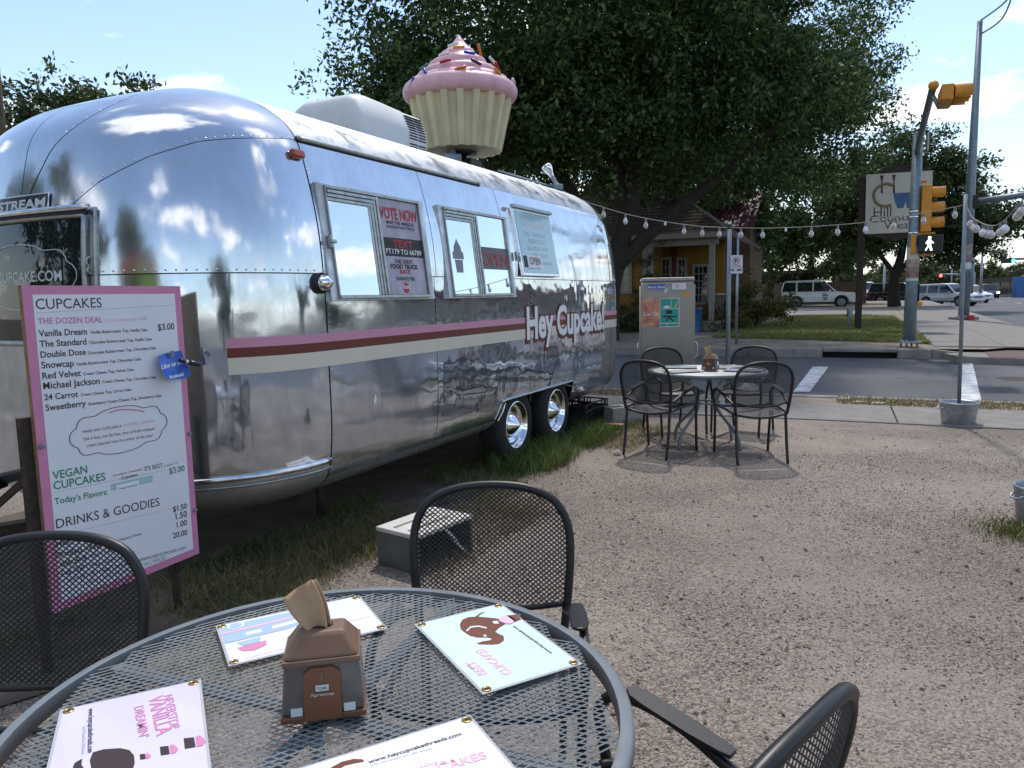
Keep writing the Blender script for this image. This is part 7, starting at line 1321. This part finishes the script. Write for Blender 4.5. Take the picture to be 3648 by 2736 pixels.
hh = thing('hill_building', 'pale hipped metal roof rising above distant trees', 'building', V3(*aty(3570, 1040, 190)[:2], 0)); q = aty(3570, 975, 190); q0_, q1_, q2_ = aty(3528, 972, 190), aty(3640, 976, 190), aty(3578, 953, 192)
MB().add([q0_, q1_, q1_ + V3(0, 10, 0), q0_ + V3(0, 10, 0), q2_ + V3(-1, 4, 0), q2_ + V3(2, 4, 0)], [(0, 1, 5, 4), (1, 2, 5), (2, 3, 4, 5), (3, 0, 4)]).build('roof', 'paleroof', hh); MB().box(((q0_[0] + q1_[0]) / 2, 195, q0_[2] / 2), (q1_[0] - q0_[0] - .5, 9, q0_[2])).build('wall', 'beige', hh)
# ---- utility pole and wires at the left
up = aty(2, 300, 16.5); ut = thing('utility_pole', 'weathered wooden utility pole at the left edge behind the trailer', 'utility pole', V3(up[0] - .1, 16.5, 0)); MB().tube([V3(up[0] - .12, 16.5, 0), V3(up[0] - .12, 16.5, 11)], [.14, .11], 10).build('pole', 'fencewood', ut)
for y0_, y1_ in ((290, 360), (310, 372), (318, 420)): MB().tube(catmull([aty(0, y0_, 16.5), aty(60, (y0_ + y1_) / 2 + 4, 18.5), aty(115, y1_, 21)], 4), .012, 5).build('wire', 'black', ut)
tag(MB().tube(catmull([aty(3200, 810, 40), aty(3420, 806, 42), aty(3700, 806, 44)], 4), .012, 5).build('overhead_wire', 'black'), 'thin overhead wire crossing the sky behind the tall lamp pole', 'wire'); tag(MB().tube(catmull([aty(3440, 703, 40), aty(3560, 699, 42), aty(3700, 696, 44)], 4), .010, 5).build('overhead_wire', 'black'), 'thin overhead wire just above the long mast arm', 'wire')
# ---- what the trailer mirrors: the far side of the main road and the lot behind the camera
mh = thing('mirrored_house', 'maroon roofed building across the main road, seen mirrored in the trailer', 'building', V3(50, 40, 0), -.45); Xm = lambda x, y, z: V3(*(mw(mh) @ Vector((x, y, z)))[:])
Amh = np.array([Xm(1, 0, 0) - Xm(0, 0, 0), Xm(0, 1, 0) - Xm(0, 0, 0), V3(0, 0, 1)]); MB().box(Xm(0, 0, 1.4), (9, 22, 2.8), A=Amh).build('wall', 'beige', mh); MB().box(Xm(0, 0, 3.6), (10, 23, 1.6), A=Amh).build('roof', 'maroon', mh)
for k in range(6): MB().box(Xm(-4.52, -8.5 + k * 3.4, 1.4), (.06, 1.6, 1.6), A=Amh).build('window', 'dark_glass', mh)
for x, y, hgt, rad, lb in ((44, 22, 5, 4, 'tree across the main road, mirrored in the middle of the trailer side'), (38, 8, 5.5, 4, 'tree across the main road, mirrored near the trailer nose'), (12, -24, 6, 4, 'tree behind the camera, mirrored in the trailer corner panel'), (-12, -9, 8, 5, 'tree behind the camera, mirrored in the dark front window'), (-16, -1, 8, 5, 'tree left of the camera, mirrored at the edge of the front window')):
    b0 = V3(x, y, -.1); tree('mirrored_tree', lb, b0, [([b0, b0 + V3(.2, 0, hgt * .6)], .3, .1)], [(x, y, hgt * .62, rad, rad, hgt * .36), (x + rad * .5, y, hgt * .45, rad * .6, rad * .6, hgt * .25)], 7000, .38, 'leaf2', clump=.6)
fs_ = thing('lime_stand', 'lime green market stand behind the camera, mirrored beside the front window', 'stand', V3(-5.6, -3.2, 0), .5); Xf = lambda x, y, z: V3(*(mw(fs_) @ Vector((x, y, z)))[:]); Afs = np.array([Xf(1, 0, 0) - Xf(0, 0, 0), Xf(0, 1, 0) - Xf(0, 0, 0), V3(0, 0, 1)])
MB().box(Xf(0, 0, 1.25), (2.2, 1.6, 2.5), A=Afs).build('cabin', 'lime', fs_, .03); MB().box(Xf(0, .9, 1.5), (1.4, .3, .08), A=Afs).build('counter', 'maroon', fs_); MB().box(Xf(0, .82, 1.9), (1.3, .04, .7), A=Afs).build('hatch', 'seam', fs_); MB().box(Xf(0, 0, 2.6), (2.6, 2.2, .15), A=Afs).build('roof', 'print_red', fs_)
